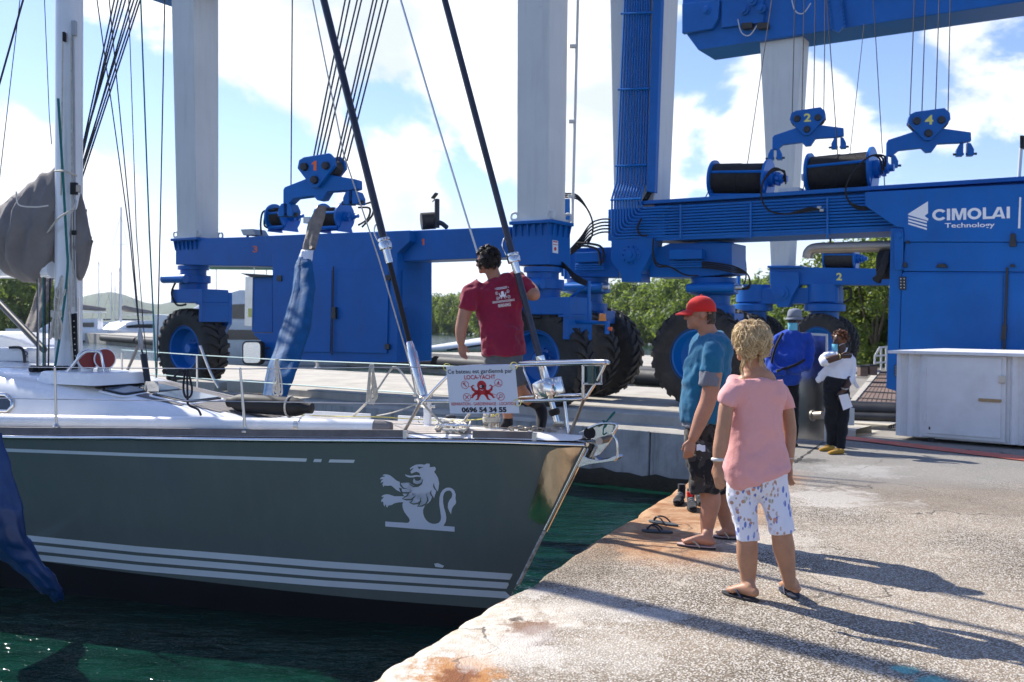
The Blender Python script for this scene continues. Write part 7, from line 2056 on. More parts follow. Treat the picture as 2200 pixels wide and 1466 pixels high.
skin_it(q, 'body', M['skin2'], pb, .0075, 2)
q = MB()
limb(q, [(1064, 594, bdp, 22, .8), (1066, 602, bdp, 38, .62), (1068, 618, bdp, 54, .56), (1072, 650, bdp, 53, .58), (1078, 690, bdp, 47, .62), (1083, 730, bdp, 47.5, .74), (1084, 763, bdp, 48.5, .80)], n=24, dome=False)
limb(q, [(1035, 612, bdp, 19), (1017, 625, bdp - .02, 21), (1008, 645, bdp - .04, 20), (1004, 664, bdp - .05, 18.5)], dome=False, ref=V((1, 0, .4)))
limb(q, [(1095, 606, bdp, 19), (1117, 613, bdp + .01, 20), (1139, 630, bdp, 18)], dome=False, ref=UP)
tee = skin_it(q, 'tee_shirt', M['maroon'], pb, .010, 4, .028, .13)
q = MB()
limb(q, [(1083, 745, bdp, 42, .72), (1083, 775, bdp, 43, .72)], n=24)
limb(q, [(1070, 770, bdp, 28), (1074, 800, bdp, 27), (1080, 838, bdp, 25)], dome=False)
limb(q, [(1096, 770, bdp - .02, 28), (1102, 800, bdp - .06, 27), (1111, 832, bdp - .09, 24)], dome=False)
skin_it(q, 'shorts', M['grey_shorts'], pb, .010, 2, .02, .08)
q = MB()
foot(q, P(1090, 931, bdp) - UP * .015, P(1043, 931, bdp - .04) - UP * .015, P(1091, 908, bdp), .043, toes=False, lift=.0)
limb(q, [(1091, 898, bdp, 11), (1091, 915, bdp, 11.5)], dome=False)
skin_it(q, 'sock', M['sock'], pb, .008, 3)
q = MB()
limb(q, [(1142, 863, bdp + .12, 12.5), (1156, 871, bdp + .2, 12), (1163, 882, bdp + .2, 13), (1164, 900, bdp + .17, 12, 1.3), (1162, 920, bdp + .12, 9, 1.4), (1160, 928, bdp + .10, 6, 1.4)])
skin_it(q, 'sock', M['sock'], pb, .008, 3)
scalp(pb, bc + UP * .010, (.083, .098, .096), M['dark_hair'], bf)
hair(pb, bc + UP * .012 - bf * .006, (.086, .100, .100), M['dark_hair'], 120, .085, .22, 9, bf, .06, .0024, .05, -.55, .42, 1.32, 13, .010)
r_ = bf.cross(UP).normalized()
q = MB()
for sx in (-1, 1): q.ball(bc + UP * .012 + bf * .085 + r_ * sx * .034, .024, .012, .017, n=12, axes=(r_, bf.normalized(), UP)); q.tube([bc + UP * .018 + bf * .078 + r_ * sx * .06, bc + UP * .018 + r_ * sx * .080, bc + UP * .01 - bf * .03 + r_ * sx * .082], .004, 5)
q.build('sunglasses', M['glass'], pb, smooth=60)
# print on the back of his tee
dg = bpy.context.evaluated_depsgraph_get(); dg.update()
ev = tee.evaluated_get(dg); mt_ = ev.to_mesh(); offt = root_loc(pb)
teebvh = BVHTree.FromPolygons([v.co + offt for v in mt_.vertices], [tuple(p.vertices) for p in mt_.polygons]); ev.to_mesh_clear()
def on_tee(x, y, o_=.004):
    l_, n_, i_, d_ = teebvh.ray_cast(EYE, ray(x, y)); return (l_ if l_ is not None else P(x, y, bdp - .13)) - ray(x, y) * o_
def SP(x, y):        # print frame: slanting with his shoulders
    return on_tee(1080 + (x - 74) * .34 + (y - 52) * .06, 634 + (y - 52) * .42 - (x - 74) * .045)
F = octopus(.95); 
for s_ in (('LOCAYACHT', 40, 108, 22, 11, .03), ('REPARATION-MAINTENANCE-GARDIENNAGE', 5, 143, 89, 11, .02), ('0696543455', 36, 116, 112, 16, .02)): F.text(*s_[:5], s_[5], up=-1)
pr_o = icons(w=1.6); F.tri(pr_o.v, pr_o.f); F.disc(33, 17, 2.5); F.disc(115, 17, 2.5)
F.build('print', M['logo_white'], SP, tee, cut=12)

# ---- far man in blue fleece with mask
fd = 13.45
pf = person(P(1688, 962, fd), 'man in royal blue fleece, grey cap and face mask beside the steel panel')
q = MB(); ff = V((-.55, -.83, -.05)); fc = P(1707, 692, fd)
head_at(q, fc, ff, 1.0, nose=False)
limb(q, [(1708, 705, fd, 10), (1706, 722, fd, 13)])
limb(q, [(1700, 725, fd, 24, .7), (1695, 780, fd, 24, .8), (1695, 815, fd, 24, .8)])
hand(q, P(1690, 795, fd - .22), V((-1, -.2, -.2)), V((0, .2, 1)), .17, .8)
skin_it(q, 'body', M['skin_dark'], pf, .011, 2)
q = MB()
limb(q, [(1707, 708, fd, 11), (1704, 716, fd, 24, .7), (1701, 728, fd, 35, .62), (1697, 752, fd, 35, .75), (1692, 775, fd - .03, 34, .95), (1692, 800, fd - .02, 31, .95), (1694, 822, fd, 29, .8)], n=20, dome=False)
limb(q, [(1728, 724, fd, 13), (1737, 748, fd - .02, 12.5), (1738, 772, fd - .06, 12), (1732, 788, fd - .10, 11.5), (1712, 793, fd - .2, 10), (1697, 796, fd - .24, 8)])
limb(q, [(1672, 726, fd, 13), (1660, 750, fd - .04, 12.5), (1655, 775, fd - .06, 11.5), (1664, 796, fd - .2, 10), (1680, 800, fd - .26, 8)])
skin_it(q, 'fleece', M['royal'], pf, .013, 3, .03, .14)
q = MB()
limb(q, [(1685, 815, fd, 16), (1683, 860, fd, 13), (1683, 905, fd, 11), (1684, 950, fd, 9)], dome=False); limb(q, [(1702, 815, fd, 16), (1703, 860, fd, 13), (1704, 905, fd, 11), (1705, 948, fd, 9)], dome=False)
skin_it(q, 'trousers', M['trouser'], pf, .013, 2, .015, .1)
for x in (1683, 1705):
    q = MB(); limbW(q, [(P(x + 3, 958, fd) , .045, .04), (P(x - 3, 959, fd - .12), .045, .035), (P(x - 7, 961, fd - .22), .035, .025)], V((1, 0, 0))); q.build('shoe', M['black'], pf, smooth=180, fix=True)
A = (ff.cross(UP).normalized(), ff.normalized(), UP); cc = fc + UP * .058
rr = [[cc + A[0] * .094 * k * math.cos(a) + A[1] * .108 * k * math.sin(a) + UP * z for a in [6.283 * j / 24 for j in range(24)]] for k, z in ((1.05, -.005), (1.03, .04), (.94, .085), (.75, .112), (.4, .122), (.02, .124))]
cp = MB().rings(rr).build('cap', M['grey_cap'], pf, smooth=180)
MB().rings([[cc + A[0] * .094 * k * math.cos(a) + A[1] * (.108 * k * math.sin(a) + (.05 if math.sin(a) > 0 else 0) * math.sin(a)) + UP * z for a in [6.283 * j / 24 for j in range(24)]] for k, z in ((1.0, -.006), (1.28, -.020), (1.28, -.014), (1.0, .006))], cap=False).build('brim', M['grey_cap'], cp, smooth=60)
def mask_on(parent, c, f, s=1.0):
    f = V(f).normalized(); r_ = f.cross(UP).normalized(); u = r_.cross(f); g = []
    for i in range(7):
        row_ = []
        for j in range(9):
            a = -1.15 + 2.3 * j / 8; z = .004 - .10 * i / 6
            rad = (.092 + .016 * math.sin(math.pi * i / 6)) * s
            row_.append(c + r_ * math.sin(a) * .072 * s + f * (math.cos(a) * rad * .55 + .058 * s) + u * z * s)
        g.append(row_)
    q = MB().grid(g); m_ = q.build('face_mask', M['mask'], parent, smooth=180)
    q = MB()
    for sx in (-1, 1): q.tube(bez([c + r_ * sx * .068 * s + f * .06 * s - u * .02, c + r_ * sx * .078 * s + f * .02 * s, c + r_ * sx * .078 * s - f * .02 * s], 3), .003, 4)
    q.build('ear_loop', M['shirt_white'], m_)
mask_on(pf, fc - UP * .012, ff)
q = MB()
for sx in (-1, 1): q.ball(fc + UP * .016 + ff * .088 + A[0] * sx * .034, .026, .012, .018, n=10, axes=A)
q.tube([fc + UP * .02 + ff * .07 - A[0] * .06, fc + UP * .02 - A[0] * .082], .004, 4); q.tube([fc + UP * .02 + ff * .07 + A[0] * .06, fc + UP * .02 + A[0] * .082], .004, 4)
q.build('sunglasses', M['glass'], pf, smooth=60)
q = MB().tube(bez([P(1682, 716, fd - .13), P(1668, 742, fd - .18), P(1660, 768, fd - .2), P(1658, 780, fd - .2)], 5), .018, 6); q.build('bag_strap', M['trouser'], pf, smooth=60)
q = MB().tube(bez([P(1668, 798, fd - .30), P(1688, 792, fd - .30), P(1710, 784, fd - .30), P(1728, 774, fd - .22)], 4), .020, 6); q.build('belt_bag', M['trouser'], pf, smooth=60)

# ---- far woman in white
gd = 13.05
pg = person(P(1795, 968, gd), 'woman in white shirt and mustard shoes pointing with a pen')
q = MB(); gf = V((-.94, -.30, -.08)); gc = P(1804, 733, gd)
head_at(q, gc, gf, .96)
limb(q, [(1808, 744, gd, 9), (1806, 762, gd, 11)])
limb(q, [(1803, 765, gd, 20, .7), (1800, 800, gd, 20, .8), (1800, 830, gd, 22, .8)])
limb(q, [(1772, 776, gd - .18, 8.5), (1785, 772, gd - .22, 8), (1804, 767, gd - .24, 6.5)], ref=UP)
hand(q, P(1806, 766, gd - .24), V((1, -.1, .12)), V((0, -.2, 1)), .16, .45)
limb(q, [(1826, 815, gd - .08, 8), (1818, 832, gd - .14, 6.5), (1813, 838, gd - .16, 6)])
hand(q, P(1812, 839, gd - .16), V((-.4, -.2, -1)), V((-.8, 0, .3)), .16, .4)
skin_it(q, 'body', M['skin_dark'], pg, .010, 2)
q = MB()
limb(q, [(1806, 757, gd, 11, .8), (1805, 764, gd, 24, .65), (1803, 782, gd, 25, .75), (1801, 806, gd, 23, .85), (1800, 828, gd, 24, .85)], n=20, dome=False)
limb(q, [(1786, 764, gd - .04, 10), (1772, 770, gd - .12, 9.5), (1770, 778, gd - .16, 9), (1778, 777, gd - .2, 8.5)], ref=UP)
limb(q, [(1823, 766, gd, 11), (1831, 785, gd - .02, 10), (1831, 805, gd - .05, 9.5), (1826, 822, gd - .09, 8.5)])
limbW(q, [(P(1781, 790, gd + .02), .045, .02), (P(1767, 808, gd), .06, .013), (P(1755, 818, gd - .02), .035, .012)], UP); limbW(q, [(P(1828, 800, gd + .08), .05, .025), (P(1835, 820, gd + .1), .045, .014), (P(1843, 834, gd + .12), .03, .012)], V((1, 0, .6)))
skin_it(q, 'shirt', M['shirt_white'], pg, .011, 3, .022, .09)
q = MB()
limb(q, [(1799, 818, gd, 27, .8), (1798, 845, gd, 28, .8)], n=20)
limb(q, [(1786, 840, gd - .02, 17), (1785, 885, gd - .02, 14), (1785, 925, gd - .01, 11.5), (1786, 960, gd, 10)], dome=False); limb(q, [(1808, 840, gd, 17), (1809, 885, gd - .02, 14), (1808, 925, gd - .05, 11.5), (1807, 966, gd - .08, 10)], dome=False)
skin_it(q, 'trousers', M['trouser'], pg, .011, 2, .02, .09)
for x, y, dd_ in ((1786, 966, .0), (1806, 973, -.10)):
    q = MB(); e_ = G(x, y + 3); limbW(q, [(e_ + V((.02, 0, .035)), .038, .035), (e_ + V((-.07, -.03, .032)), .040, .032), (e_ + V((-.16, -.06, .022)), .034, .020)], V((.3, -.9, 0))); sh = q.build('shoe', M['mustard'], pg, smooth=180, fix=True)
    q = MB().tube([e_ + V((-.06, -.03, .066)) + V((.03 * math.cos(t), -.012 * math.cos(t), .008 * math.sin(t))) for t in [6.283 * k / 8 for k in range(8)]], .006, 5, closed=True); q.build('bow', M['mustard'], sh)
scalp(pg, gc + UP * .02, (.078, .092, .088), M['auburn'], gf)
hair(pg, gc + UP * .03 - gf * .01, (.082, .094, .088), M['auburn'], 90, .055, .05, 4, gf, .05, .005, .03, -.1, .45, 1.5, 6, .010)
mask_on(pg, gc - UP * .035, gf, .95)
q = MB().tube([P(1803, 767, gd - .24) + (V((0, 1, 0)) * math.cos(t) + UP * math.sin(t)) * .036 for t in [6.283 * k / 14 for k in range(14)]], .004, 5, closed=True); q.build('bracelet', M['yellow'], pg, smooth=60)
q = MB().tube([P(1815, 834, gd - .15) + (V((1, 0, 0)) * math.cos(t) + V((0, .9, .3)) * math.sin(t)) * .042 for t in [6.283 * k / 14 for k in range(14)]], .009, 6, closed=True); q.build('watch', M['steel'], pg, smooth=60)
q = MB().tube(bez([P(1798, 757, gd - .12), P(1803, 766, gd - .16), P(1815, 758, gd - .12), P(1820, 748, gd - .05)], 4), .010, 6); q.build('necklace', M['shirt_white'], pg, smooth=60)
o = MB().tube([P(1812, 763, gd - .27), P(1829, 762, gd - .32)], .010, 6).build('pen', M['ff_navy'], None); tag(o, 'dark pen held out by the woman in white', 'pen')
o = MB().prism([P(1802, 850, gd - .22), P(1822, 846, gd - .22), P(1832, 874, gd - .2), P(1812, 882, gd - .2)], V((0, .006, 0))).build('paper_sheet', M['shirt_white'], None); tag(o, 'folded white paper in the lowered hand of the woman in white', 'paper')
# ------------------------------------------------------------------ things on the quay and far boats
def shoe(heel, toe, parent_none, label, grp):
    heel, toe = V(heel), V(toe); f = (toe - heel); L = f.length; f = f.normalized(); sd_ = f.cross(UP)
    t = thing('trainer', label, 'shoe', heel, grp)
    H = lambda a, z: heel + f * L * a + UP * z
    q = MB(); limbW(q, [(H(.05, .055), .034, .040), (H(.35, .055), .038, .042), (H(.65, .042), .044, .030), (H(.92, .034), .038, .020)], sd_)
    limbW(q, [(H(.12, .06), .036, .045), (H(.14, .11), .038, .050), (H(.13, .17), .038, .050)], sd_, dome=False)
    skin_it(q, 'upper', M['sock'], t, .007, 2, .006, .04)
    out = []
    for k in range(24):
        a = 6.283 * k / 24; x = math.cos(a); out.append(H(.48 + .52 * x, .002) + sd_ * math.sin(a) * (.041 + .006 * x))
    MB().prism(out, UP * .022).build('sole', M['black'], t, bevel=.005)
    q = MB()
    for k in range(4): q.tube(bez([H(.36 + .09 * k, .088 - .012 * k) + sd_ * .026, H(.38 + .09 * k, .102 - .013 * k), H(.36 + .09 * k, .088 - .012 * k) - sd_ * .026], 3), .004, 5)
    q.build('lace', M['sole_white'], t)
    return t
shoe(G(1466, 1078), G(1452, 1088), None, 'black trainer nearest the quay edge, half behind its pair', 'cast off black trainers')
shoe(G(1483, 1089), G(1489, 1102), None, 'black and grey trainer with its toe pointing to the camera', 'cast off black trainers')
shoe(G(1500, 1080), G(1510, 1090), None, 'black trainer close behind the bare calf of the man in the red cap', 'cast off black trainers')
MB().box(G(1482, 1062, .17), .05, .03, .04).build('red_cloth', M['red_cap'], None)
tag(bpy.data.objects['red_cloth'], 'scrap of red cloth on top of the black trainers', 'cloth')
for a, b_, lab in (((1452, 1131), (1400, 1122), 'loose dark flip-flop lying further from the camera on rusty concrete'), ((1440, 1146), (1386, 1142), 'loose dark flip-flop lying nearer the camera on rusty concrete')):
    o = flipflop(G(*a), G(*b_), 'flip_flop', None, M['ff_grey'], M['ff_sole']); tag(o, lab, 'flip-flop', 'pair of loose flip-flops')
# white corrugated store with a hasp door
SA0, SB0 = G(1924, 944), G(2200, 967)
sdir_ = (SB0 - SA0); sdir_.z = 0; sdir_ = sdir_.normalized()
LS = PL(SA0, math.degrees(math.atan2(-sdir_.y, sdir_.x)))
zt_ = LS.uz(1960, 756)[1]
store = thing('store_box', 'low white corrugated metal store with a padlocked door', 'shed', SA0)
def corr(u0, u1, name):
    rows = []
    n_ = int((u1 - u0) / .02)
    pr = []
    for i in range(n_ + 1):
        u_ = lerp(u0, u1, i / n_); ph = (u_ / .17) % 1
        dv = 0 if ph < .40 else (.045 if .5 < ph < .9 else (.045 * (ph - .40) / .1 if ph <= .5 else .045 * (1 - (ph - .9) / .1)))
        pr.append((u_, dv))
    MB().grid([[LS.W(u_, dv, z) for u_, dv in pr] for z in (.06, .4, .8, zt_ - .03)]).build(name, M['white_rough'], store, smooth=30)
ud0, ud1 = LS.uz(1992, 850)[0], LS.uz(2152, 850)[0]
corr(0, ud0 - .06, 'wall_panel'); corr(ud1 + .05, 3.2, 'wall_panel')
q = MB(); LS.bx(q, .02, 3.2, .05, 2.3, .05, zt_ - .03); q.build('body', M['white_rough'], store)
q = MB(); LS.bx(q, -.10, 3.3, -.09, 2.35, zt_ - .03, zt_ + .012); q.build('roof', M['white_rough'], store, bevel=.006)
q = MB(); LS.bx(q, ud0 - .06, ud1 + .05, -.012, .04, .08, zt_ - .035); q.build('door_frame', M['white_rough'], store, bevel=.004)
door = MB(); LS.bx(door, ud0, ud1, -.034, -.014, .13, zt_ - .06); door = door.build('door', M['white_rough'], store, bevel=.004)
q = MB(); LS.bx(q, ud1 - .28, ud1 + .01, -.06, -.036, .62, .66); q.build('bolt', mat('rusty_bolt', (.42, .30, .16), .5, metal=.5, dirt=(.2, .08, .03), damt=.6), door, bevel=.004)
q = MB(); LS.bx(q, ud1 - .03, ud1 + .06, -.06, -.036, .88, .98); q.build('hasp', M['steel'], door, bevel=.006)
q = MB(); LS.bx(q, ud0 + .04, ud0 + .06, -.038, -.034, .18, .22); q.build('vent_slot', M['black'], door)
for z in (.3, .95):
    q = MB().cyl(LS.W(ud0 - .012, -.03, z), LS.W(ud0 - .012, -.03, z + .1), .012); q.build('hinge', M['white_rough'], door)
for u_ in (.45, 2.6):
    q = MB(); LS.bx(q, u_, u_ + .08, .02, .5, 0, .06); q.build('foot', M['dark_metal'], store)
# thick painted line on the ground
q = MB(); rr_ = [[], []]
for i in range(60):
    x = lerp(1722, 2330, i / 59); y = interp([(1722, 931), (1850, 944), (2000, 962), (2200, 985), (2330, 1001)], x)
    w_ = 3.2 + .6 * noise.noise((x * .05, 1, 1)) + (x - 1722) * .003
    rr_[0].append(G(x, y - w_, .012)); rr_[1].append(G(x, y + w_, .012))
m_red = mat('faded_red_paint', (.58, .12, .07), .7, var=.2, vscale=8, dirt=(.36, .32, .28), damt=.75, dscale=5)
MB().grid(rr_).build('road_marking', m_red, kind='structure')
q = MB(); rr_ = [[], []]
for i in range(70):
    t = i / 69; x, y = lerp(1706, 1796, t), lerp(993, 932, t)
    x += 7 * noise.noise((t * 6, 5, 3)); w_ = .6 + 7 * abs(noise.noise((t * 13, 2, 3))) * (1.3 - t)
    rr_[0].append(G(x - w_, y - w_ * .3, .006)); rr_[1].append(G(x + w_, y + w_ * .5, .006))
MB().grid(rr_).build('ground_crack', mat('crack_dirt', (.03, .028, .026), .9, var=.4), kind='structure')
# polished steel panel behind the two far people
q = MB(); a, c = G(1706, 918), G(1776, 915); a = P(1706, 910, 14.0); c = P(1776, 905, 13.75); a.z = c.z = .03
sp = thing('steel_sheet', 'upright bare steel panel behind the two masked people', 'panel', a)
M['panel'] = mat('scuffed_steel_sheet', (.50, .50, .50), .20, metal=1, var=.15, vscale=3, dirt=(.22, .20, .17), damt=.5, dscale=2, bump=.04, bscale=3)
zt2 = P(1740, 722, 13.9).z
MB().prism([a, c, c + UP * (zt2 - .03), a + UP * (zt2 - .0)], (c - a).cross(UP).normalized() * -.02).build('sheet', M['panel'], sp, bevel=.004)
q = MB(); q.prism([c - (c - a) * .05, c, c + UP * (zt2 - .02), c + UP * (zt2 - .02) - (c - a) * .05], (c - a).cross(UP).normalized() * .03); q.build('post', M['white_steel'], sp)
q = MB(); q.prism([a + UP * zt2 * .99, c + UP * (zt2 - .03), c + UP * (zt2), a + UP * (zt2 + .02)], (c - a).cross(UP).normalized() * .03); q.build('top_edge', M['white_steel'], sp)
o = MB().cyl(P(1744, 893, 13.6), P(1768, 892, 13.45), .055, n=16).cyl(P(1744, 893, 13.6), P(1748, 893, 13.58), .075).build('pipe_fitting', M['hot_pipe'], None, smooth=40); tag(o, 'brass coloured pipe fitting at the foot of the steel panel', 'pipe')
M['bottle'] = mat('blue_plastic', (.25, .45, .62), .15, var=.05, trans=.5, coat=.3)
bo = thing('water_bottle', 'clear blue water bottle standing by the woman in white', 'bottle', G(1764, 934))
MB().lathe([(.045, 0), (.048, .02), (.045, .06), (.048, .08), (.045, .12), (.048, .15), (.04, .19), (.016, .23), (.016, .245), (0, .245)], G(1764, 934), UP, 18).build('body', M['bottle'], bo, smooth=60)
MB().cyl(G(1764, 934) + UP * .24, G(1764, 934) + UP * .265, .018).build('cap', M['royal'], bo); MB().cyl(G(1764, 934) + UP * .085, G(1764, 934) + UP * .14, .0465).build('band', M['shirt_white'], bo, smooth=40)
wb = thing('meter_box', 'small white box on a stub post behind the woman in white', 'box', G(1823, 921))
q = MB().box(P(1823, 895, 13.9), .13, .12, .24); q.build('case', M['white_steel'], wb, bevel=.01); q = MB().box(G(1820, 921) + V((0, .4, .07)), .14, .12, .14); q.build('post', M['wall_concrete'], wb)
# big pipes, planked ramp, gully beyond
o = MB().cyl(P(1815, 878, 16.2), P(1960, 884, 15.6), .13, n=18).build('steel_pipe', M['dark_metal'], None, smooth=40); tag(o, 'thick dark pipe lying in front of the ramp, upper of two', 'pipe', 'dark pipes by the ramp')
o = MB().cyl(P(1815, 894, 16.0), P(1960, 899, 15.4), .07, n=14).build('steel_pipe', M['dark_metal'], None, smooth=40); tag(o, 'thinner dark pipe lying below the thick pipe by the ramp', 'pipe', 'dark pipes by the ramp')
ramp = thing('ramp', 'brown planked ramp between the blue cabinet and the woman in white', 'ramp', G(1870, 840))
M['ramp_plank'] = mat('brown_planks', (.16, .105, .08), .8, var=.25, vscale=4, bump=.2, bscale=30)
r0, r1, r2, r3 = G(1838, 868, .03), G(1925, 874, .03), G(1925, 800, .03), G(1893, 800, .03)
for k in range(8):
    t0, t1 = k / 8 + .01, (k + 1) / 8 - .01
    MB().prism([lerp(r0, r1, t0), lerp(r0, r1, t1), lerp(r3, r2, t1), lerp(r3, r2, t0)], UP * .03).build('plank', M['ramp_plank'], ramp)
for k in range(7):
    t = .06 + k / 7
    if t < 1: MB().tube([lerp(r0, r3, t) + UP * .065, lerp(r1, r2, t) + UP * .065], .014, 4).build('cleat', M['dark_metal'], ramp)
MB().prism([G(1826, 868, .02), G(1838, 868, .02), G(1893, 800, .02), G(1880, 800, .02)], UP * .07).build('kerb', M['concrete'], ramp)
gr = thing('drain_grate', 'slotted drain grate set in the ground before the dark pipes', 'grate', G(1880, 912))
g0, g1, g2, g3 = G(1828, 915, .008), G(1925, 920, .008), G(1925, 910, .008), G(1832, 905, .008)
MB().prism([g0, g1, g2, g3], UP * .004).build('frame', M['black'], gr)
for k in range(20):
    t0, t1 = (k + .25) / 20, (k + .75) / 20
    MB().prism([lerp(g0, g1, t0) + UP * .005, lerp(g0, g1, t1) + UP * .005, lerp(g3, g2, t1) + UP * .005, lerp(g3, g2, t0) + UP * .005], UP * .012).build('bar', M['steel'], gr)
for x, y, lab in ((1853, 802, 'left of two dark crates under the bright trees'), (1873, 800, 'right one of two dark crates under the bright trees')):
    p = P(x, y, 28); ct = thing('crate', lab, 'crate', p - UP * .3, 'dark crates under the trees')
    MB().box(p + UP * .05, .22, .3, .26).build('body', M['ramp_plank'], ct, bevel=.02); MB().box(p + UP * .20, .25, .33, .04).build('lid', M['dark_metal'], ct)
fr = thing('cage_frame', 'white tubular cage frame in front of the bright trees', 'frame', P(1892, 795, 30))
for k, (a, c) in enumerate((((1878, 795), (1880, 765)), ((1880, 765), (1890, 747)), ((1890, 747), (1912, 745)), ((1878, 780), (1912, 778)), ((1893, 746), (1893, 795)), ((1904, 746), (1904, 795)), ((1880, 765), (1912, 763)))):
    MB().cyl(P(*a, 30), P(*c, 30), .03, n=6).build('tube', M['white_steel'], fr)
# concrete blocks and wheel chocks on the pier
for pts, lab in ((((379, 817), (462, 822), (462, 842), (379, 838)), 'left concrete block in front of the wheel of leg 3'), (((487, 818), (566, 823), (566, 845), (487, 841)), 'right concrete block, left of the wrapped sling')):
    o = MB().prism([P(x, y, 22.2) for x, y in pts], V((.25, .5, 0))).build('concrete_block', M['concrete'], None, bevel=.02); tag(o, lab, 'block', 'concrete blocks on the pier')
bl = thing('bollard', 'small steel mooring bollard on the pier below the blue cabinet', 'bollard', G(682, 789))
MB().lathe([(.12, 0), (.12, .04), (.06, .06), (.06, .2), (.12, .22), (.12, .28), (0, .30)], G(682, 792), UP, 14).build('post', M['steel'], bl, smooth=40)
# dinghy bow beyond the pier
dg_ = thing('dinghy', 'upturned white dinghy bow on the far dock behind the man on the bow', 'dinghy', P(985, 752, 46))
rr = []
for i in range(12):
    t = i / 11; x = lerp(905, 1075, t); w_ = .12 + .75 * t ** .7; c_ = P(x, lerp(752, 738, t), 46)
    rr.append([c_ + V((0, math.cos(a) * w_, math.sin(a) * (.12 + .30 * t))) for a in [6.283 * j / 14 for j in range(14)]])
MB().rings(rr).build('hull', M['white'], dg_, smooth=60)
MB().tube([P(lerp(960, 1070, i / 8), lerp(753, 736, i / 8), 45.1) for i in range(9)], .05, 6).build('rubbing_strake', M['dark_metal'], dg_)
# far boats
def cat(px, d, sc_, label, rot=0, mastpx=None, masttop=0, cover=True):
    base = P(px, 730, d); base.z = ZW
    t = thing('catamaran', label, 'catamaran', base, 'catamarans moored beyond the pier')
    ax = V((math.cos(rot), math.sin(rot), 0)); sd_ = V((-math.sin(rot), math.cos(rot), 0))
    W2 = lambda a, b, z: base + (ax * a + sd_ * b + UP * z) * sc_
    for s_ in (-2.6, 2.6):
        rr = []
        for i in range(14):
            f = i / 13; a = -5.6 + 11.2 * f; w_ = .78 * (math.sin(math.pi * min(1, f * 1.0 + .18)) ** .5 if f < .82 else max(.05, (1 - f) / .18)) 
            top = 1.25 + .25 * f
            rr.append([W2(a, s_ + w_ * c_, z) for c_, z in ((-.75, -.3), (-1, .5), (-.95, top), (.95, top), (1, .5), (.75, -.3))])
        h = MB().rings(rr).build('hull', M['white'], t, smooth=40)
        MB().rings([[p + (p - base - UP * (p.z - base.z)).normalized() * 0 + UP * 0 for p in r_] for r_ in [[W2(-5.62 + 11 * f, s_ + k_ * .80, z) for k_, z in ((-1, .02), (-1, .16), (1, .16), (1, .02))] for f in (0, .5, .8)]]).build('boot_stripe', M['ff_navy'], h)
    MB().rings([[W2(a, b, z) for b, z in ((-2.7, .9), (-2.7, 1.5), (2.7, 1.5), (2.7, .9))] for a in (-5, 2.2)]).build('bridge_deck', M['white'], t)
    MB().rings([[W2(a, b, z) for b, z in ((-w_, 1.45), (-w_ * .9, h_), (w_ * .9, h_), (w_, 1.45))] for a, w_, h_ in ((-4.4, 2.2, 2.75), (-1, 2.2, 2.7), (.6, 2.0, 2.4), (2.2, 1.6, 1.5))]).build('cabin', M['white'], t, bevel=.1)
    MB().rings([[W2(a, b, z) for b, z in ((-w_, 1.75), (-w_, h_), (w_, h_), (w_, 1.75))] for a, w_, h_ in ((-4.0, 2.24, 2.3), (-1, 2.24, 2.25), (.8, 2.06, 2.05))]).build('window_band', M['glass'], t)
    MB().rings([[W2(a, b, z) for b, z in ((-2.1, 3.5), (-2.0, 3.6), (2.0, 3.6), (2.1, 3.5))] for a in (-4.8, -1.5)]).build('bimini', M['white'], t)
    q = MB()
    for a in (-4.7, -1.6):
        for b in (-2, 2): q.cyl(W2(a, b, 2.5), W2(a, b, 3.55), .03 * sc_, n=5)
    q.build('bimini_leg', M['steel'], t)
    MB().tube([W2(.2, 0, 2.4), W2(.2, 0, 9), W2(.2, 0, 18 + masttop)], [.13 * sc_, .12 * sc_, .09 * sc_], 8).build('mast', M['alu'], t)
    q = MB()
    for z in (8, 13): q.cyl(W2(.2, -1.4, z), W2(.2, 1.4, z), .03 * sc_, n=5)
    q.build('spreader', M['alu'], t)
    for p1 in (W2(5.2, 0, 1.5), W2(-1.5, 2.6, 1.5), W2(-1.5, -2.6, 1.5)):
        MB().tube([W2(.2, 0, 17), p1], .012 * sc_, 4).build('stay', M['dark_metal'], t)
    if cover: MB().tube(bez([W2(0, 0, 4.6), W2(-1, 0, 4.3), W2(-5, 0, 3.9)], 3), [.15 * sc_, .4 * sc_, .42 * sc_, .4 * sc_, .36 * sc_, .3 * sc_, .2 * sc_], 8).build('sail_cover', M['canvas'], t, smooth=60)
    return t
cat(132, 118, .98, 'white catamaran moored beyond the pier, straight behind the yacht mast', rot=R(194))
cat(262, 124, .92, 'white catamaran seen nearly end on, right of the yacht mast', rot=R(240))
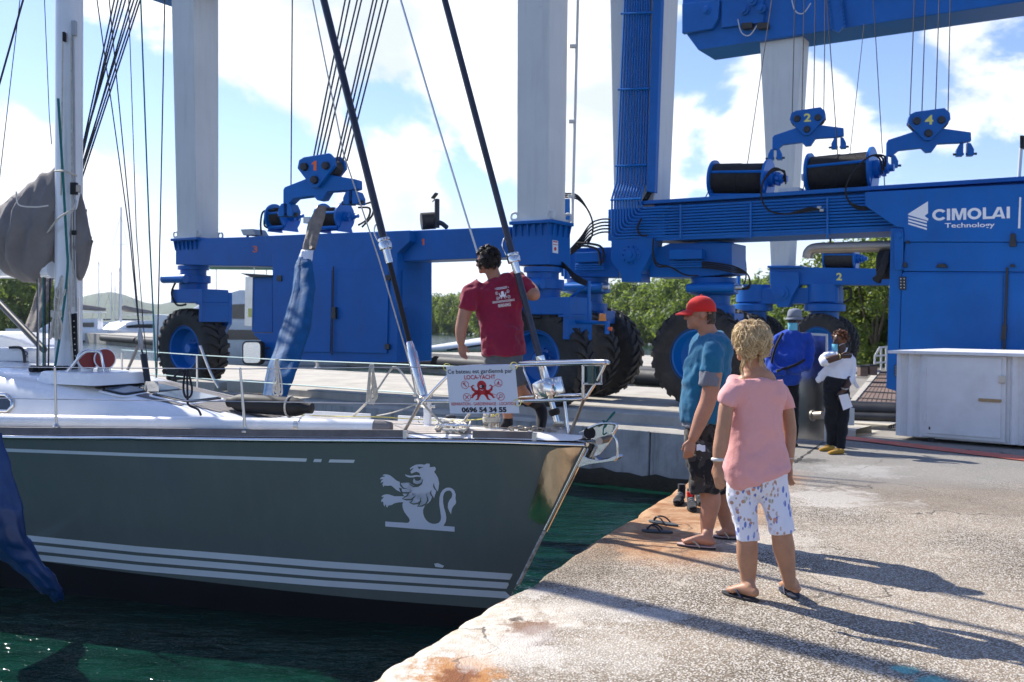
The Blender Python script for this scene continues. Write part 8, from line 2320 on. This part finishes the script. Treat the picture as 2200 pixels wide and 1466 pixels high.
def mono(px, d, mh, label, rot):
    base = P(px, 715, d); base.z = ZW; t = thing('moored_sailboat', label, 'sailboat', base, 'sailing boats moored under the far hill')
    ax = V((math.cos(rot), math.sin(rot), 0)); sd_ = V((-math.sin(rot), math.cos(rot), 0)); W2 = lambda a, b, z: base + ax * a + sd_ * b + UP * z
    rr = []
    for i in range(12):
        f = i / 11; w_ = 1.8 * math.sin(math.pi * (.2 + .8 * f)) ** .8 if f < 1 else .02
        rr.append([W2(-5 + 10.5 * f, w_ * c_, z) for c_, z in ((-.5, -.3), (-1, 1.1 + .4 * f), (1, 1.1 + .4 * f), (.5, -.3))])
    MB().rings(rr).build('hull', M['white'], t, smooth=40)
    MB().rings([[W2(a, b, z) for b, z in ((-w_, 1.1), (-w_ * .8, h_), (w_ * .8, h_), (w_, 1.1))] for a, w_, h_ in ((-3, 1.2, 1.9), (0, 1.1, 1.9), (2.4, .5, 1.4))]).build('cabin', M['white'], t)
    MB().tube([W2(.6, 0, 1.2), W2(.6, 0, mh)], [.10, .08], 6).build('mast', M['alu'], t)
    for p1 in (W2(5.3, 0, 1.5), W2(-4.8, 0, 1.4)): MB().tube([W2(.6, 0, mh), p1], .02, 4).build('stay', M['dark_metal'], t)
    MB().tube([W2(.4, 0, 2.6), W2(-4, 0, 2.5)], .22, 6).build('sail_cover', M['ff_navy'], t)
for px, d, mh, rot, lab in ((207, 230, 16, 1.0, 'distant white sailboat close right of the yacht mast'), (234, 260, 15, .5, 'distant sailboat under the hilltop'), (248, 300, 13, 2.2, 'distant sailboat with a short mast right of the hilltop'), (262, 240, 15, 3.6, 'distant sailboat left of the babystay'), (286, 330, 14, .2, 'farthest sailboat in front of the hill slope'), (38, 300, 13, .8, 'distant sailboat whose mast tops the trees at the left edge')):
    mono(px, d, mh, lab, rot)
# motor yacht behind leg 3
yb = P(545, 722, 62); yb.z = ZW; y_ = thing('motor_yacht', 'white motor yacht with dark windows behind the wheel of leg 3', 'motor yacht', yb)
YW = lambda a, b, z: yb + V((a, b, z))
rr = []
for i in range(16):
    f = i / 15; a = -6.2 + 13 * f; w_ = 2.2 * min(1, (f / .35 + .02)) ** .6; top = 3.0 - .7 * f
    rr.append([YW(a, w_ * c_, z) for c_, z in ((-.6, -.3), (-1, .8), (-1.02, top), (1.02, top), (1, .8), (.6, -.3))])
MB().rings(rr).build('hull', M['white'], y_, smooth=40)
rr = [[YW(a, b, z) for b, z in ((-w_, 2.2), (-w_ * .85, h_), (w_ * .85, h_), (w_, 2.2))] for a, w_, h_ in ((-4.4, .8, 2.9), (-2.5, 1.5, 3.9), (-.5, 1.8, 4.5), (3.5, 1.8, 4.5), (6.5, 1.8, 4.2))]
MB().rings(rr).build('cabin', M['white'], y_, bevel=.08)
MB().rings([[YW(a, b, z) for b, z in ((-w_, z0), (-w_, z1), (w_, z1), (w_, z0))] for a, w_, z0, z1 in ((-3.0, 1.50, 2.9, 3.2), (-1.4, 1.78, 2.8, 3.6), (1, 1.82, 2.7, 3.7), (6, 1.82, 2.7, 3.6))]).build('window_band', M['glass'], y_)
MB().rings([[YW(a, b, z) for b, z in ((-2.24, 1.5), (-2.24, 2.1), (2.24, 2.1), (2.24, 1.5))] for a in (-1.2, 6.4)]).build('hull_window', M['glass'], y_)
MB().rings([[YW(a, b, z) for b, z in ((-1.8, 5.9), (-1.6, 6.05), (1.6, 6.05), (1.8, 5.9))] for a in (-3.2, .8)]).build('sun_shade', mat('green_awning', (.01, .10, .07), .8), y_)
for a in (-2.8, .4):
    for b in (-1.5, 1.5): MB().cyl(YW(a, b, 4.2), YW(a, b, 5.95), .03, n=5).build('shade_pole', M['steel'], y_)
